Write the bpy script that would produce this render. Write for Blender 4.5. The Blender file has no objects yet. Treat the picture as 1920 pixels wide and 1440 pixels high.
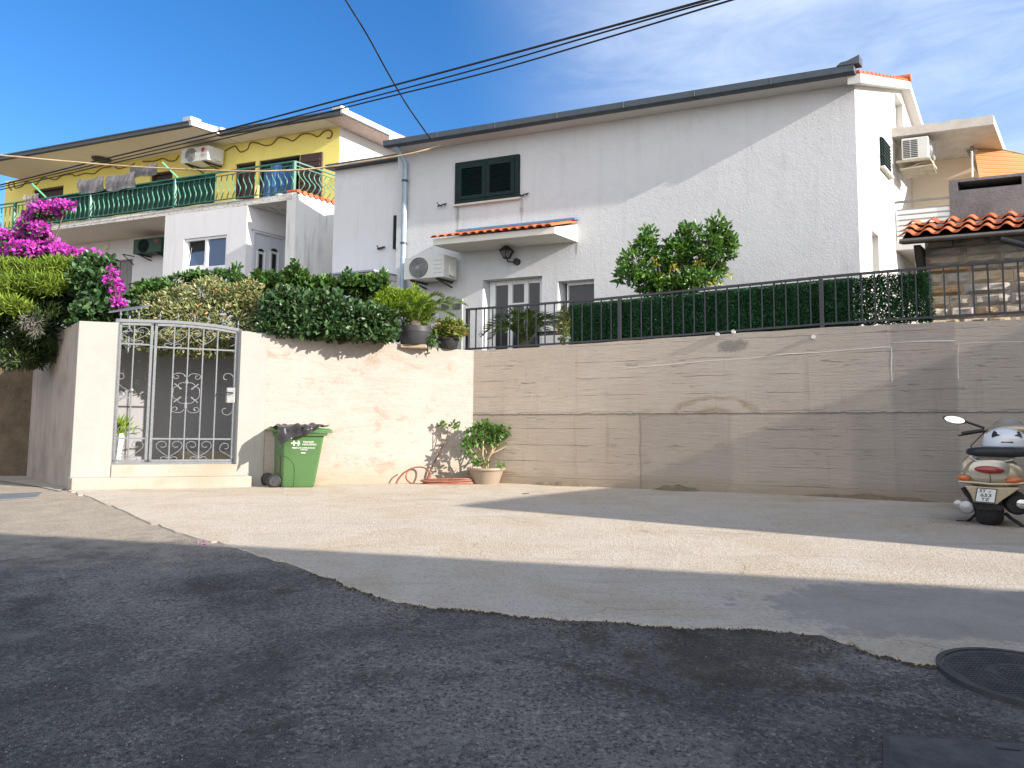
import bpy, bmesh, math, random
import numpy as np
from mathutils import Vector as V, Matrix
from mathutils.geometry import tessellate_polygon
R = math.radians
pi = math.pi
rnd = random.Random(7)
npr = np.random.default_rng(7)
sc = bpy.context.scene
col = sc.collection

# ------------------------------------------------------------------ camera model
FPX = 1250.0
CAM = V((0, 0, 1.0))
PITCH = math.atan(95 / FPX)
ROLL = R(0.5)
_f = V((0, math.cos(PITCH), math.sin(PITCH)))
_r0 = V((1, 0, 0))
_u0 = V((0, -math.sin(PITCH), math.cos(PITCH)))
_r = _r0 * math.cos(ROLL) + _u0 * math.sin(ROLL)
_u = _u0 * math.cos(ROLL) - _r0 * math.sin(ROLL)
SLOPE = 0.04
YB = 11.0
SUN_AZ = R(-26.0)      # direction towards the sun in plan, from +X
SUN_EL = R(22.5)
YLOW = -8.0


def gz(y):
    return -SLOPE * (YB - max(y, YLOW)) if y < YB else 0.0


def ray(px, py):
    return _f * FPX + _r * (px - 960) + _u * (720 - py)


def P(px, py, Y):
    d = ray(px, py)
    return CAM + d * (Y / d.y)


def G(px, py, dz=0.0):
    d = ray(px, py)
    p = CAM + d * ((dz - CAM.z) / d.z)
    if p.y < YB or d.z >= 0:
        # plane z = SLOPE*(y-YB)+dz
        t = (-SLOPE * YB + dz - CAM.z) / (d.z - SLOPE * d.y)
        p = CAM + d * t
    return p


class Fr:
    """upright frame: u right along a wall, v away from the street (may be skewed by k), z up"""

    def __init__(s, o, a, k=0.0):
        s.o = V((o[0], o[1], 0)); s.a = a; s.k = k
        s.U = V((math.cos(a), math.sin(a), 0)); s.Vv = V((-math.sin(a), math.cos(a), 0))

    def w(s, u, v, z=0.0):
        return s.o + s.U * (u + s.k * v) + s.Vv * v + V((0, 0, z))

    def hit(s, px, py, v=0.0):
        d = ray(px, py)
        n = s.Vv
        t = ((s.o - CAM).dot(n) + v) / d.dot(n)
        p = CAM + d * t - s.o
        return p.dot(s.U) - s.k * v, p.z

    def rect(s, l, t, r, b, v=0.0):
        my, mx = (t + b) / 2, (l + r) / 2
        return s.hit(l, my, v)[0], s.hit(r, my, v)[0], s.hit(mx, b, v)[1], s.hit(mx, t, v)[1]

    def dep(s, px, py, v=0.0):
        u, z = s.hit(px, py, v)
        return s.w(u, v, z).y


W0 = Fr((0, 0), 0)
BASE = {}


# ------------------------------------------------------------------ mesh builder
class MB:
    def __init__(s):
        s.v = []; s.f = []; s.m = []; s.mi = 0

    def add(s, vs, fs):
        o = len(s.v)
        s.v += [tuple(p) for p in vs]
        for f in fs:
            s.f.append(tuple(o + i for i in f)); s.m.append(s.mi)
        return s

    def box(s, x0, x1, y0, y1, z0, z1):
        if x0 > x1: x0, x1 = x1, x0
        if y0 > y1: y0, y1 = y1, y0
        if z0 > z1: z0, z1 = z1, z0
        vs = [(x, y, z) for z in (z0, z1) for y in (y0, y1) for x in (x0, x1)]
        return s.add(vs, [(0, 2, 3, 1), (4, 5, 7, 6), (0, 1, 5, 4), (2, 6, 7, 3), (0, 4, 6, 2), (1, 3, 7, 5)])

    def hexa(s, b, t):
        return s.add(list(b) + list(t), [(3, 2, 1, 0), (4, 5, 6, 7), (0, 1, 5, 4), (1, 2, 6, 5), (2, 3, 7, 6), (3, 0, 4, 7)])

    def extr(s, poly, d):
        n = len(poly); d = V(d)
        vs = [V(p) for p in poly] + [V(p) + d for p in poly]
        tri = tessellate_polygon([[V(p) for p in poly]])
        fs = [tuple(t) for t in tri] + [tuple(n + i for i in reversed(t)) for t in tri]
        fs += [(i, (i + 1) % n, n + (i + 1) % n, n + i) for i in range(n)]
        return s.add(vs, fs)

    def poly(s, pts):
        tri = tessellate_polygon([[V(p) for p in pts]])
        return s.add(pts, [tuple(t) for t in tri])

    def quad(s, *p):
        return s.add(p, [tuple(range(len(p)))])

    def tube(s, pts, r, n=6, caps=True, closed=False):
        pts = [V(p) for p in pts]
        N = len(pts)
        rs = r if isinstance(r, (list, tuple)) else [r] * N
        prev = None; vs = []
        for i, p in enumerate(pts):
            a = pts[(i - 1) % N] if (i > 0 or closed) else p
            b = pts[(i + 1) % N] if (i < N - 1 or closed) else p
            t = b - a
            t = t.normalized() if t.length > 1e-9 else V((0, 0, 1))
            if prev is None:
                q = t.orthogonal().normalized()
            else:
                q = prev - t * prev.dot(t)
                q = q.normalized() if q.length > 1e-6 else t.orthogonal().normalized()
            prev = q
            w = t.cross(q)
            for k in range(n):
                an = 2 * pi * k / n
                vs.append(p + (q * math.cos(an) + w * math.sin(an)) * rs[i])
        fs = []
        for i in range(N if closed else N - 1):
            j = (i + 1) % N
            for k in range(n):
                l = (k + 1) % n
                fs.append((i * n + k, i * n + l, j * n + l, j * n + k))
        if caps and not closed:
            fs.append(tuple(range(n - 1, -1, -1))); fs.append(tuple((N - 1) * n + k for k in range(n)))
        return s.add(vs, fs)

    def bar(s, a, b, w, h):
        """square bar from a to b, w sideways, h in height"""
        a, b = V(a), V(b); t = (b - a).normalized()
        side = t.cross(V((0, 0, 1)))
        side = side.normalized() if side.length > 1e-4 else V((1, 0, 0))
        up = side.cross(t)
        q = [side * (-w / 2) + up * (-h / 2), side * (w / 2) + up * (-h / 2), side * (w / 2) + up * (h / 2), side * (-w / 2) + up * (h / 2)]
        return s.hexa([a + x for x in q], [b + x for x in q])

    def lathe(s, prof, c=(0, 0, 0), n=24, axis='z', sx=1.0, sy=1.0, capb=True, capt=True, rad=None):
        c = V(c); vs = []
        for (r, h) in prof:
            for k in range(n):
                a = 2 * pi * k / n
                rr = r * (rad(a, h) if rad else 1)
                x, y = rr * math.cos(a) * sx, rr * math.sin(a) * sy
                p = {'z': (x, y, h), 'x': (h, x, y), 'y': (x, h, y)}[axis]
                vs.append(c + V(p))
        fs = []
        for i in range(len(prof) - 1):
            for k in range(n):
                l = (k + 1) % n
                f = (i * n + k, i * n + l, (i + 1) * n + l, (i + 1) * n + k)
                fs.append(f if axis != 'y' else f[::-1])
        if capb: fs.append(tuple(range(n - 1, -1, -1)))
        if capt: fs.append(tuple((len(prof) - 1) * n + k for k in range(n)))
        return s.add(vs, fs)

    def ball(s, c, rx, ry, rz, n=16, m=10, lo=-90, hi=90):
        prof = []
        for i in range(m + 1):
            t = R(lo + (hi - lo) * i / m)
            prof.append((max(math.cos(t), 1e-3), math.sin(t)))
        vs = []
        for (r, h) in prof:
            for k in range(n):
                a = 2 * pi * k / n
                vs.append((c[0] + rx * r * math.cos(a), c[1] + ry * r * math.sin(a), c[2] + rz * h))
        fs = [(i * n + k, i * n + (k + 1) % n, (i + 1) * n + (k + 1) % n, (i + 1) * n + k) for i in range(m) for k in range(n)]
        fs.append(tuple(range(n - 1, -1, -1))); fs.append(tuple(m * n + k for k in range(n)))
        return s.add(vs, fs)

    def grid(s, fn, nu, nv):
        vs = [fn(i / nu, j / nv) for j in range(nv + 1) for i in range(nu + 1)]
        fs = [(j * (nu + 1) + i, j * (nu + 1) + i + 1, (j + 1) * (nu + 1) + i + 1, (j + 1) * (nu + 1) + i) for j in range(nv) for i in range(nu)]
        return s.add(vs, fs)

    def loft(s, rings, caps=True):
        n = len(rings[0]); vs = [p for r in rings for p in r]
        fs = [(i * n + k, i * n + (k + 1) % n, (i + 1) * n + (k + 1) % n, (i + 1) * n + k) for i in range(len(rings) - 1) for k in range(n)]
        if caps:
            fs.append(tuple(range(n - 1, -1, -1))); fs.append(tuple((len(rings) - 1) * n + k for k in range(n)))
        return s.add(vs, fs)

    def wall(s, u0, u1, z0, z1, holes, v=0.0, depth=0.25):
        """front sheet with rectangular openings (u0,u1,z0,z1) and their reveals"""
        us = sorted({u0, u1, *[h[0] for h in holes], *[h[1] for h in holes]})
        zs = sorted({z0, z1, *[h[2] for h in holes], *[h[3] for h in holes]})
        for a, b in zip(us, us[1:]):
            for c, d in zip(zs, zs[1:]):
                mu, mz = (a + b) / 2, (c + d) / 2
                if any(h[0] < mu < h[1] and h[2] < mz < h[3] for h in holes): continue
                s.quad((a, v, c), (b, v, c), (b, v, d), (a, v, d))
        for (a, b, c, d) in holes:
            w = v + depth
            s.quad((a, v, c), (a, v, d), (a, w, d), (a, w, c)); s.quad((b, v, c), (b, w, c), (b, w, d), (b, v, d))
            s.quad((a, v, d), (b, v, d), (b, w, d), (a, w, d)); s.quad((a, v, c), (a, w, c), (b, w, c), (b, v, c))
        return s


def finish(me, smooth, bevel, weld=False):
    bm = bmesh.new(); bm.from_mesh(me)
    if weld: bmesh.ops.remove_doubles(bm, verts=bm.verts, dist=1e-4)
    bmesh.ops.recalc_face_normals(bm, faces=bm.faces)
    if bevel:
        es = [e for e in bm.edges if len(e.link_faces) == 2 and e.calc_face_angle(0) > R(35)]
        bmesh.ops.bevel(bm, geom=es, offset=bevel, segments=2, profile=.5, affect='EDGES', clamp_overlap=True)
    bm.to_mesh(me); bm.free()
    if smooth:
        me.shade_smooth()
        me.set_sharp_from_angle(angle=R(smooth))


def mesh_obj(name, mb, mats, off=(0, 0, 0), k=0.0, smooth=0, bevel=0.0, weld=False):
    me = bpy.data.meshes.new(name)
    vs = [(x + k * y - off[0], y - off[1], z - off[2]) for (x, y, z) in mb.v]
    me.from_pydata(vs, [], mb.f)
    mats = mats if isinstance(mats, (list, tuple)) else [mats]
    for m in mats: me.materials.append(m)
    if len(mats) > 1: me.polygons.foreach_set('material_index', mb.m)
    finish(me, smooth, bevel, weld)
    o = bpy.data.objects.new(name, me); col.objects.link(o)
    return o


def tag(o, label=None, cat=None, group=None, kind=None):
    if label: o['label'] = label
    if cat: o['category'] = cat
    if group: o['group'] = group
    if kind: o['kind'] = kind
    return o


def thing(name, label, cat, fr=W0, base=(0, 0, 0), group=None):
    o = bpy.data.objects.new(name, None); col.objects.link(o)
    o.location = fr.w(*base); o.rotation_euler = (0, 0, fr.a)
    o.empty_display_size = .2
    BASE[o] = (base[0] + fr.k * base[1], base[1], base[2], fr)
    return tag(o, label, cat, group)


def part(name, mb, mats, parent, smooth=0, bevel=0.0, label=None, weld=False):
    b = BASE[parent]
    o = mesh_obj(name, mb, mats, b[:3], b[3].k, smooth, bevel, weld)
    o.parent = parent
    BASE[o] = b
    if label: o['label'] = label
    return o


def part_split(name, mb, mats, parent, **kw):
    """one part per group of touching pieces"""
    n = len(mb.v); par = list(range(n))
    def find(i):
        while par[i] != i: par[i] = par[par[i]]; i = par[i]
        return i
    for f in mb.f:
        for i in f[1:]: par[find(i)] = find(f[0])
    comp = {}
    for i in range(n): comp.setdefault(find(i), []).append(i)
    groups = []
    for ids in comp.values():
        a = np.array([mb.v[i] for i in ids]); groups.append([a.min(0) - .012, a.max(0) + .012, list(ids)])
    merged = True
    while merged:
        merged = False
        for i in range(len(groups)):
            for j in range(i + 1, len(groups)):
                A, B = groups[i], groups[j]
                if (A[0] <= B[1]).all() and (B[0] <= A[1]).all():
                    groups[i] = [np.minimum(A[0], B[0]), np.maximum(A[1], B[1]), A[2] + B[2]]; groups.pop(j); merged = True; break
            if merged: break
    for lo, hi, ids in groups:
        st = set(ids); mp_ = {}; m = MB()
        for i in ids: mp_[i] = len(m.v); m.v.append(mb.v[i])
        for f, k in zip(mb.f, mb.m):
            if f[0] in st: m.f.append(tuple(mp_[i] for i in f)); m.m.append(k)
        part(name, m, mats, parent, **kw)


def single(name, mb, mats, label, cat, fr=W0, base=(0, 0, 0), group=None, kind=None, smooth=0, bevel=0.0, weld=False):
    b = (base[0] + fr.k * base[1], base[1], base[2])
    o = mesh_obj(name, mb, mats, b, fr.k, smooth, bevel, weld)
    o.location = fr.w(*base); o.rotation_euler = (0, 0, fr.a)
    BASE[o] = (*b, fr)
    return tag(o, label, cat, group, kind)


def structure(name, mb, mats, fr=W0, base=(0, 0, 0), **kw):
    return single(name, mb, mats, None, None, fr, base, kind='structure', **kw)


def dup(root, loc, rotz, label=None, sub=True):
    r = root.copy(); col.objects.link(r); r.location = loc; r.rotation_euler = (0, 0, rotz)
    if label: r['label'] = label
    for ch in list(root.children):
        c = ch.copy(); col.objects.link(c); c.parent = r
        for g in list(ch.children):
            d = g.copy(); col.objects.link(d); d.parent = c
    return r


def text_mesh(s, size, bold=0.0):
    cu = bpy.data.curves.new('lettering', 'FONT'); cu.body = s; cu.size = size
    cu.align_x = 'CENTER'; cu.align_y = 'CENTER'; cu.extrude = 0.0; cu.offset = bold; cu.resolution_u = 3
    ob = bpy.data.objects.new('lettering', cu); col.objects.link(ob)
    dg = bpy.context.evaluated_depsgraph_get()
    me = bpy.data.meshes.new_from_object(ob.evaluated_get(dg))
    vs = [v.co.copy() for v in me.vertices]; fs = [tuple(p.vertices) for p in me.polygons]
    bpy.data.objects.remove(ob); bpy.data.curves.remove(cu); bpy.data.meshes.remove(me)
    return vs, fs


def put_text(mb, s, size, o, ux, uy, bold=0.0, sx=1.0):
    """flat letters on a surface: o centre, ux/uy unit axes of the surface"""
    vs, fs = text_mesh(s, size, bold); o, ux, uy = V(o), V(ux), V(uy)
    mb.add([o + ux * (p.x * sx) + uy * p.y for p in vs], fs)


# ------------------------------------------------------------------ materials
class NT:
    def __init__(s, name, rough=.6, metal=0.0, spec=.5):
        s.m = bpy.data.materials.new(name); s.m.use_nodes = True
        s.t = s.m.node_tree; s.b = s.t.nodes['Principled BSDF']
        s.b.inputs['Roughness'].default_value = rough; s.b.inputs['Metallic'].default_value = metal
        s.b.inputs['Specular IOR Level'].default_value = spec

    def n(s, typ, inp=None, **props):
        nd = s.t.nodes.new('ShaderNode' + typ)
        for a, b in props.items(): setattr(nd, a, b)
        for a, b in (inp or {}).items():
            k = nd.inputs[a]
            if hasattr(b, 'links') or isinstance(b, bpy.types.NodeSocket): s.t.links.new(b, k)
            else: k.default_value = b
        return nd

    def obj(s, scale=(1, 1, 1), loc=(0, 0, 0), space='Object'):
        if space == 'World':
            src = s.n('NewGeometry').outputs['Position']
        else:
            src = s.n('TexCoord').outputs['Object']
        return s.n('Mapping', {'Vector': src, 'Scale': scale, 'Location': loc}).outputs[0]

    def noise(s, vec, scale, detail=5, rough=.6, dist=0.0):
        return s.n('TexNoise', {'Vector': vec, 'Scale': scale, 'Detail': detail, 'Roughness': rough, 'Distortion': dist}).outputs['Fac']

    def ramp(s, fac, stops, interp='LINEAR'):
        nd = s.n('ValToRGB', {'Fac': fac}); cr = nd.color_ramp; cr.interpolation = interp
        while len(cr.elements) < len(stops): cr.elements.new(.5)
        for e, (p, c) in zip(cr.elements, stops):
            e.position = p
            if not isinstance(c, (tuple, list)): c = (c, c, c)
            e.color = (*c, 1) if len(c) == 3 else c
        return nd.outputs[0]

    def mix(s, fac, a, b, blend='MIX'):
        nd = s.n('Mix', data_type='RGBA', blend_type=blend)
        for k, val in ((0, fac), (6, a), (7, b)):
            if isinstance(val, bpy.types.NodeSocket): s.t.links.new(val, nd.inputs[k])
            else: nd.inputs[k].default_value = val if k == 0 else (*val, 1) if len(val) == 3 else val
        return nd.outputs[2]

    def math(s, op, a, b=0.0, c=0.0, clamp=False):
        nd = s.n('Math', {0: a, 1: b, 2: c}, operation=op); nd.use_clamp = clamp
        return nd.outputs[0]

    def sep(s, vec):
        return s.n('SeparateXYZ', {0: vec}).outputs

    def band(s, x, lo, hi, soft=.02):
        """1 where lo<x<hi, soft edges"""
        a = s.n('MapRange', {0: x, 1: lo - soft, 2: lo + soft}, interpolation_type='SMOOTHSTEP').outputs[0]
        b = s.n('MapRange', {0: x, 1: hi - soft, 2: hi + soft, 3: 1.0, 4: 0.0}, interpolation_type='SMOOTHSTEP').outputs[0]
        return s.math('MULTIPLY', a, b)

    def color(s, c):
        if isinstance(c, bpy.types.NodeSocket): s.t.links.new(c, s.b.inputs['Base Color'])
        else: s.b.inputs['Base Color'].default_value = (*c, 1)

    def bump(s, h, strength=.5, dist=.01):
        nd = s.n('Bump', {'Height': h, 'Strength': strength, 'Distance': dist})
        s.t.links.new(nd.outputs[0], s.b.inputs['Normal'])

    def rough(s, sock):
        s.t.links.new(sock, s.b.inputs['Roughness'])


def surf(name, c, c2=None, scale=6.0, rough=.6, metal=0.0, bump=0.0, bscale=60.0, spec=.4, stretch=(1, 1, 1), lo=.35, hi=.65, bdist=.01, coat=0.0):
    t = NT(name, rough, metal, spec)
    if coat: t.b.inputs['Coat Weight'].default_value = coat
    vec = t.obj(stretch)
    if c2 is None: c2 = tuple(x * .8 for x in c)
    f = t.noise(vec, scale, 6, .65)
    t.color(t.ramp(f, [(lo, c), (hi, c2)]))
    if bump:
        t.bump(t.noise(vec, bscale, 4, .6), bump, bdist)
    t.rough(t.ramp(f, [(.3, min(1, rough + .06)), (.7, max(0, rough - .06))]))
    return t.m


def leafmat(name, stops, trans=.25, rough=.45):
    t = NT(name, rough, 0, .4)
    ri = t.n('NewGeometry').outputs['Random Per Island']
    c = t.ramp(ri, stops)
    t.color(c)
    tr = t.n('BsdfTranslucent', {'Color': t.mix(.5, c, (.25, .35, .05), 'MIX')})
    mx = t.n('MixShader', {0: trans, 1: t.b.outputs[0], 2: tr.outputs[0]})
    t.t.links.new(mx.outputs[0], t.t.nodes['Material Output'].inputs[0])
    return t.m


# ------------------------------------------------------------------ foliage
def rand_dirs(n, bias=(0, 0, 0), spread=1.0):
    d = npr.normal(size=(n, 3)) * spread + np.array(bias)
    return d / np.linalg.norm(d, axis=1, keepdims=True)


def sample_blobs(blobs, n, shell=.2, gap=0.0, gs=3.0):
    """points in the outer shells of ellipsoids (cx,cy,cz,rx,ry,rz); 'gap' drops points where a lumpy field is low"""
    b = np.array(blobs, float)
    wts = (b[:, 3] * b[:, 4] * b[:, 5]) ** (2 / 3); wts /= wts.sum()
    out_p, out_d = [], []
    need = n
    while need > 0:
        idx = npr.choice(len(b), need * 2, p=wts)
        d = npr.normal(size=(len(idx), 3)); d /= np.linalg.norm(d, axis=1, keepdims=True)
        rr = 1 - np.abs(npr.normal(size=len(idx))) * shell
        rr = np.clip(rr, .05, 1.1)
        p = b[idx, :3] + d * b[idx, 3:6] * rr[:, None]
        keep = np.ones(len(idx), bool)
        if gap:
            q = p * gs
            fld = np.sin(q[:, 0] * 1.7 + np.sin(q[:, 2] * 1.3)) * np.sin(q[:, 1] * 1.9 + q[:, 2]) * .5 + np.sin(q[:, 2] * 2.3 + q[:, 0] * 1.1) * .5
            keep = fld > (-1 + 2 * gap * npr.random(len(idx)))
        p, d = p[keep][:need], d[keep][:need]
        out_p.append(p); out_d.append(d); need -= len(p)
    return np.concatenate(out_p), np.concatenate(out_d)


def leaf_mesh(name, pts, dirs, length, asp, mat, off=(0, 0, 0), fold=.25, jit=.35, curl=.15):
    n = len(pts)
    d = dirs / np.linalg.norm(dirs, axis=1, keepdims=True)
    r = npr.normal(size=(n, 3))
    sd = np.cross(d, r); sd /= np.linalg.norm(sd, axis=1, keepdims=True) + 1e-9
    nm = np.cross(sd, d)
    L = (length * (1 + jit * (npr.random(n) * 2 - 1)))[:, None]
    Wd = L * asp * .5
    p = pts - np.array(off)
    v = np.empty((n, 6, 3))
    v[:, 0] = p
    v[:, 1] = p + d * L * .35 + sd * Wd + nm * Wd * fold
    v[:, 2] = p + d * L * .75 + sd * Wd * .75 + nm * Wd * fold - nm * L * curl * .5
    v[:, 3] = p + d * L - nm * L * curl
    v[:, 4] = p + d * L * .75 - sd * Wd * .75 + nm * Wd * fold - nm * L * curl * .5
    v[:, 5] = p + d * L * .35 - sd * Wd + nm * Wd * fold
    base = (np.arange(n) * 6)[:, None]
    faces = np.concatenate([base + np.array([[0, 1, 2, 3]]), base + np.array([[0, 3, 4, 5]])], 1).reshape(-1, 4)
    me = bpy.data.meshes.new(name)
    me.vertices.add(n * 6); me.vertices.foreach_set('co', v.reshape(-1).astype(np.float32))
    nf = len(faces)
    me.loops.add(nf * 4); me.polygons.add(nf)
    me.loops.foreach_set('vertex_index', faces.reshape(-1).astype(np.int32))
    me.polygons.foreach_set('loop_start', (np.arange(nf) * 4).astype(np.int32))
    me.update(calc_edges=True); me.validate()
    me.materials.append(mat)
    o = bpy.data.objects.new(name, me); col.objects.link(o)
    return o


def leaf_part(name, parent, pts, dirs, length, asp, mat, **kw):
    """foliage child in world coordinates under a root made in W0"""
    b = BASE[parent]
    o = leaf_mesh(name, pts, dirs, length, asp, mat, b[:3], **kw)
    o.parent = parent; BASE[o] = b
    return o


def pblob(px, py, Y, rxp, ryp, ry=None):
    c = P(px, py, Y); s = Y / FPX
    return (c.x, c.y, c.z, rxp * s, (ry if ry else rxp * s * .8), ryp * s)
# ------------------------------------------------------------------ frames
C = G(885, 905)
L0 = G(130, 918)
MW = Fr(C, R(-24))
GW = Fr(C, math.atan2(C.y - L0.y, C.x - L0.x), -0.436)
_o = P(755, 400, 17.5)
FA = Fr(_o, R(-20), 0.404)
UR = FA.hit(1607, 320)[0]
_c = FA.w(UR, 0)
HS = Fr(_c, R(48))
_o = P(637, 260, 20.55)
YF = Fr(_o, R(-19), 0.404)

# ------------------------------------------------------------------ materials of the setting
def m_asphalt():
    t = NT('asphalt', .85, 0, .3)
    p = t.obj(space='World'); s = t.sep(p)
    big = t.noise(p, .55, 5, .6, .3); mid = t.noise(p, 3.2, 7, .72); blot = t.noise(t.obj((1, 1, 1), (4.1, 7.7, 0), 'World'), 1.1, 6, .7, .8)
    vt = t.n('TexVoronoi', {'Vector': p, 'Scale': 105.0}); vor = vt.outputs['Distance']
    agg = t.sep(vt.outputs['Color'])[0]
    v2 = t.sep(t.n('TexVoronoi', {'Vector': p, 'Scale': 21.0, 'Randomness': 1.0}).outputs['Color'])
    base = t.ramp(t.math('ADD', t.math('MULTIPLY', big, .55), t.math('MULTIPLY', mid, .45)), [(.34, (.080, .073, .066)), (.48, (.145, .135, .122)), (.58, (.19, .175, .157)), (.68, (.25, .23, .20))])
    base = t.mix(t.ramp(blot, [(.53, 0.0), (.68, .62)]), base, (.050, .043, .036))
    base = t.mix(t.ramp(blot, [(.30, .65), (.44, 0.0)]), base, (.20, .19, .17))
    st = t.ramp(agg, [(.50, 0.0), (.95, 1.0)])
    c = t.mix(t.math('MULTIPLY', st, t.ramp(mid, [(.35, .10), (.65, .5)])), base, (.27, .255, .235))
    gr = t.noise(p, 48, 2, .6); g2 = t.noise(t.obj((1, 1, 1), (9, 3, 0), 'World'), 34, 3, .75); g3 = t.noise(t.obj((1, 1, 1), (2, 8, 0), 'World'), 15, 5, .8)
    c = t.mix(t.ramp(gr, [(.36, .85), (.50, 0.0)]), c, (.026, .024, .022)); c = t.mix(t.ramp(g2, [(.53, 0.0), (.66, .8)]), c, (.36, .34, .305)); c = t.mix(t.ramp(g3, [(.36, .4), (.48, 0.0)]), c, (.045, .041, .037)); c = t.mix(t.ramp(g3, [(.56, 0.0), (.70, .5)]), c, (.30, .285, .255))
    c = t.mix(t.ramp(big, [(.40, .55), (.54, 0.0)]), c, (.045, .042, .039)); c = t.mix(t.ramp(blot, [(.55, 0.0), (.66, .45)]), c, (.045, .039, .033)); c = t.mix(t.ramp(blot, [(.32, .4), (.44, 0.0)]), c, (.25, .235, .21))
    # oily brown patch near the concrete
    dx = t.math('MULTIPLY', t.math('SUBTRACT', s[0], 1.35), .75); dy = t.math('SUBTRACT', s[1], 4.05)
    r = t.math('ADD', t.math('SQRT', t.math('ADD', t.math('MULTIPLY', dx, dx), t.math('MULTIPLY', dy, dy))), t.math('MULTIPLY', t.math('SUBTRACT', mid, .5), 1.5))
    c = t.mix(t.math('MULTIPLY', t.band(r, -3, .42, .25), .6), c, (.040, .032, .022))
    ck = t.n('TexVoronoi', {'Vector': t.n('VectorMath', {0: p, 1: t.n('TexNoise', {'Vector': p, 'Scale': 2.3, 'Detail': 4.0}).outputs['Color']}, operation='ADD').outputs[0], 'Scale': .42}, feature='DISTANCE_TO_EDGE').outputs['Distance']
    cm = t.math('MULTIPLY', t.ramp(ck, [(.0, .6), (.0035, 0.0)]), t.ramp(big, [(.48, 0.0), (.6, 1.0)]))
    c = t.mix(cm, c, (.016, .015, .014))
    # the worn, dusty surface towards the upper left end of the street
    d = t.math('ADD', t.math('MULTIPLY', s[1], .55), t.math('MULTIPLY', s[0], -.22))
    d = t.math('ADD', d, t.math('MULTIPLY', t.math('SUBTRACT', mid, .5), 2.2))
    dust = t.n('MapRange', {0: d, 1: 3.7, 2: 5.3}, interpolation_type='SMOOTHSTEP').outputs[0]
    dc = t.ramp(t.math('ADD', t.math('MULTIPLY', mid, .6), t.math('MULTIPLY', agg, .35)), [(.3, (.27, .235, .185)), (.65, (.46, .41, .33))])
    c = t.mix(t.math('MULTIPLY', dust, .88), c, dc)
    scr = t.noise(t.obj((1.2, 14, 1), space='World'), 1.3, 7, .75)
    c = t.mix(t.ramp(scr, [(.60, 0.0), (.74, .4)]), c, (.24, .23, .215))
    t.color(c)
    h = t.math('ADD', vor, t.math('MULTIPLY', t.noise(p, 150, 3, .7), .7)); h = t.math('SUBTRACT', h, t.math('MULTIPLY', cm, 2.0))
    t.bump(t.math('ADD', h, t.math('ADD', t.math('MULTIPLY', mid, .4), t.math('MULTIPLY', gr, 1.2))), .9, .012)
    return t.m


def m_pad():
    t = NT('pad_concrete', .85, 0, .25)
    p = t.obj(space='World'); s = t.sep(p)
    big = t.noise(p, .55, 5, .6, .4); mid = t.noise(p, 2.6, 6, .7)
    fine = t.noise(p, 60, 4, .75)
    c = t.ramp(big, [(.32, (.455, .405, .335)), (.48, (.52, .47, .395)), (.58, (.47, .40, .305)), (.72, (.54, .495, .425))])
    c = t.mix(t.ramp(mid, [(.45, 0.0), (.75, .5)]), c, (.42, .34, .235))
    c = t.mix(t.ramp(fine, [(.30, .55), (.46, 0.0)]), c, (.22, .20, .18))
    peb = t.noise(p, 30, 3, .7); c = t.mix(t.ramp(peb, [(.34, .55), (.46, 0.0)]), c, (.27, .24, .20)); c = t.mix(t.ramp(peb, [(.56, 0.0), (.68, .4)]), c, (.62, .585, .53))
    # older grey patch at the right front
    dx = t.math('MULTIPLY', t.math('SUBTRACT', s[0], 3.1), .55); dy = t.math('SUBTRACT', s[1], 4.9)
    r = t.math('SQRT', t.math('ADD', t.math('MULTIPLY', dx, dx), t.math('MULTIPLY', dy, dy)))
    r = t.math('ADD', r, t.math('MULTIPLY', t.math('SUBTRACT', mid, .5), 1.2))
    old = t.n('MapRange', {0: r, 1: .62, 2: .74, 3: 1.0, 4: 0.0}, interpolation_type='SMOOTHSTEP').outputs[0]
    c = t.mix(t.math('MULTIPLY', old, .7), c, t.ramp(mid, [(.3, (.22, .20, .18)), (.7, (.34, .32, .30))]))
    # damp-looking stain running back towards the wall
    st = t.noise(t.obj((.5, 1.6, 1), (3.7, 1.2, 0), 'World'), .8, 5, .65, .6)
    c = t.mix(t.ramp(st, [(.58, 0.0), (.70, .45)]), c, (.27, .23, .18))
    t.color(c)
    ck = t.n('TexVoronoi', {'Vector': t.n('VectorMath', {0: p, 1: t.n('TexNoise', {'Vector': p, 'Scale': 1.6, 'Detail': 5.0}).outputs['Color']}, operation='ADD').outputs[0], 'Scale': .33}, feature='DISTANCE_TO_EDGE').outputs['Distance']
    cm = t.math('MULTIPLY', t.ramp(ck, [(.0, .5), (.004, 0.0)]), t.ramp(big, [(.48, 0.0), (.56, 1.0)]))
    c = t.mix(cm, c, (.10, .085, .065)); t.color(c)
    tyre = t.noise(t.obj((.25, 3.2, 1), (0, 0, 0), 'World'), 1.2, 6, .7)
    c = t.mix(t.ramp(tyre, [(.57, 0.0), (.72, .40)]), c, (.25, .21, .165)); t.color(c)
    pits = t.n('TexVoronoi', {'Vector': p, 'Scale': 34.0}).outputs['Distance']
    tro = t.n('TexWave', {'Vector': t.obj((1, .6, 1), space='World'), 'Scale': 1.1, 'Distortion': 14.0, 'Detail': 4.0}).outputs['Fac']
    h = t.math('ADD', t.math('MULTIPLY', pits, .3), t.math('ADD', fine, t.math('ADD', t.math('MULTIPLY', t.noise(p, 15, 5, .75), 1.1), t.math('MULTIPLY', tro, .06))))
    t.bump(h, .7, .018)
    return t.m


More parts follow.
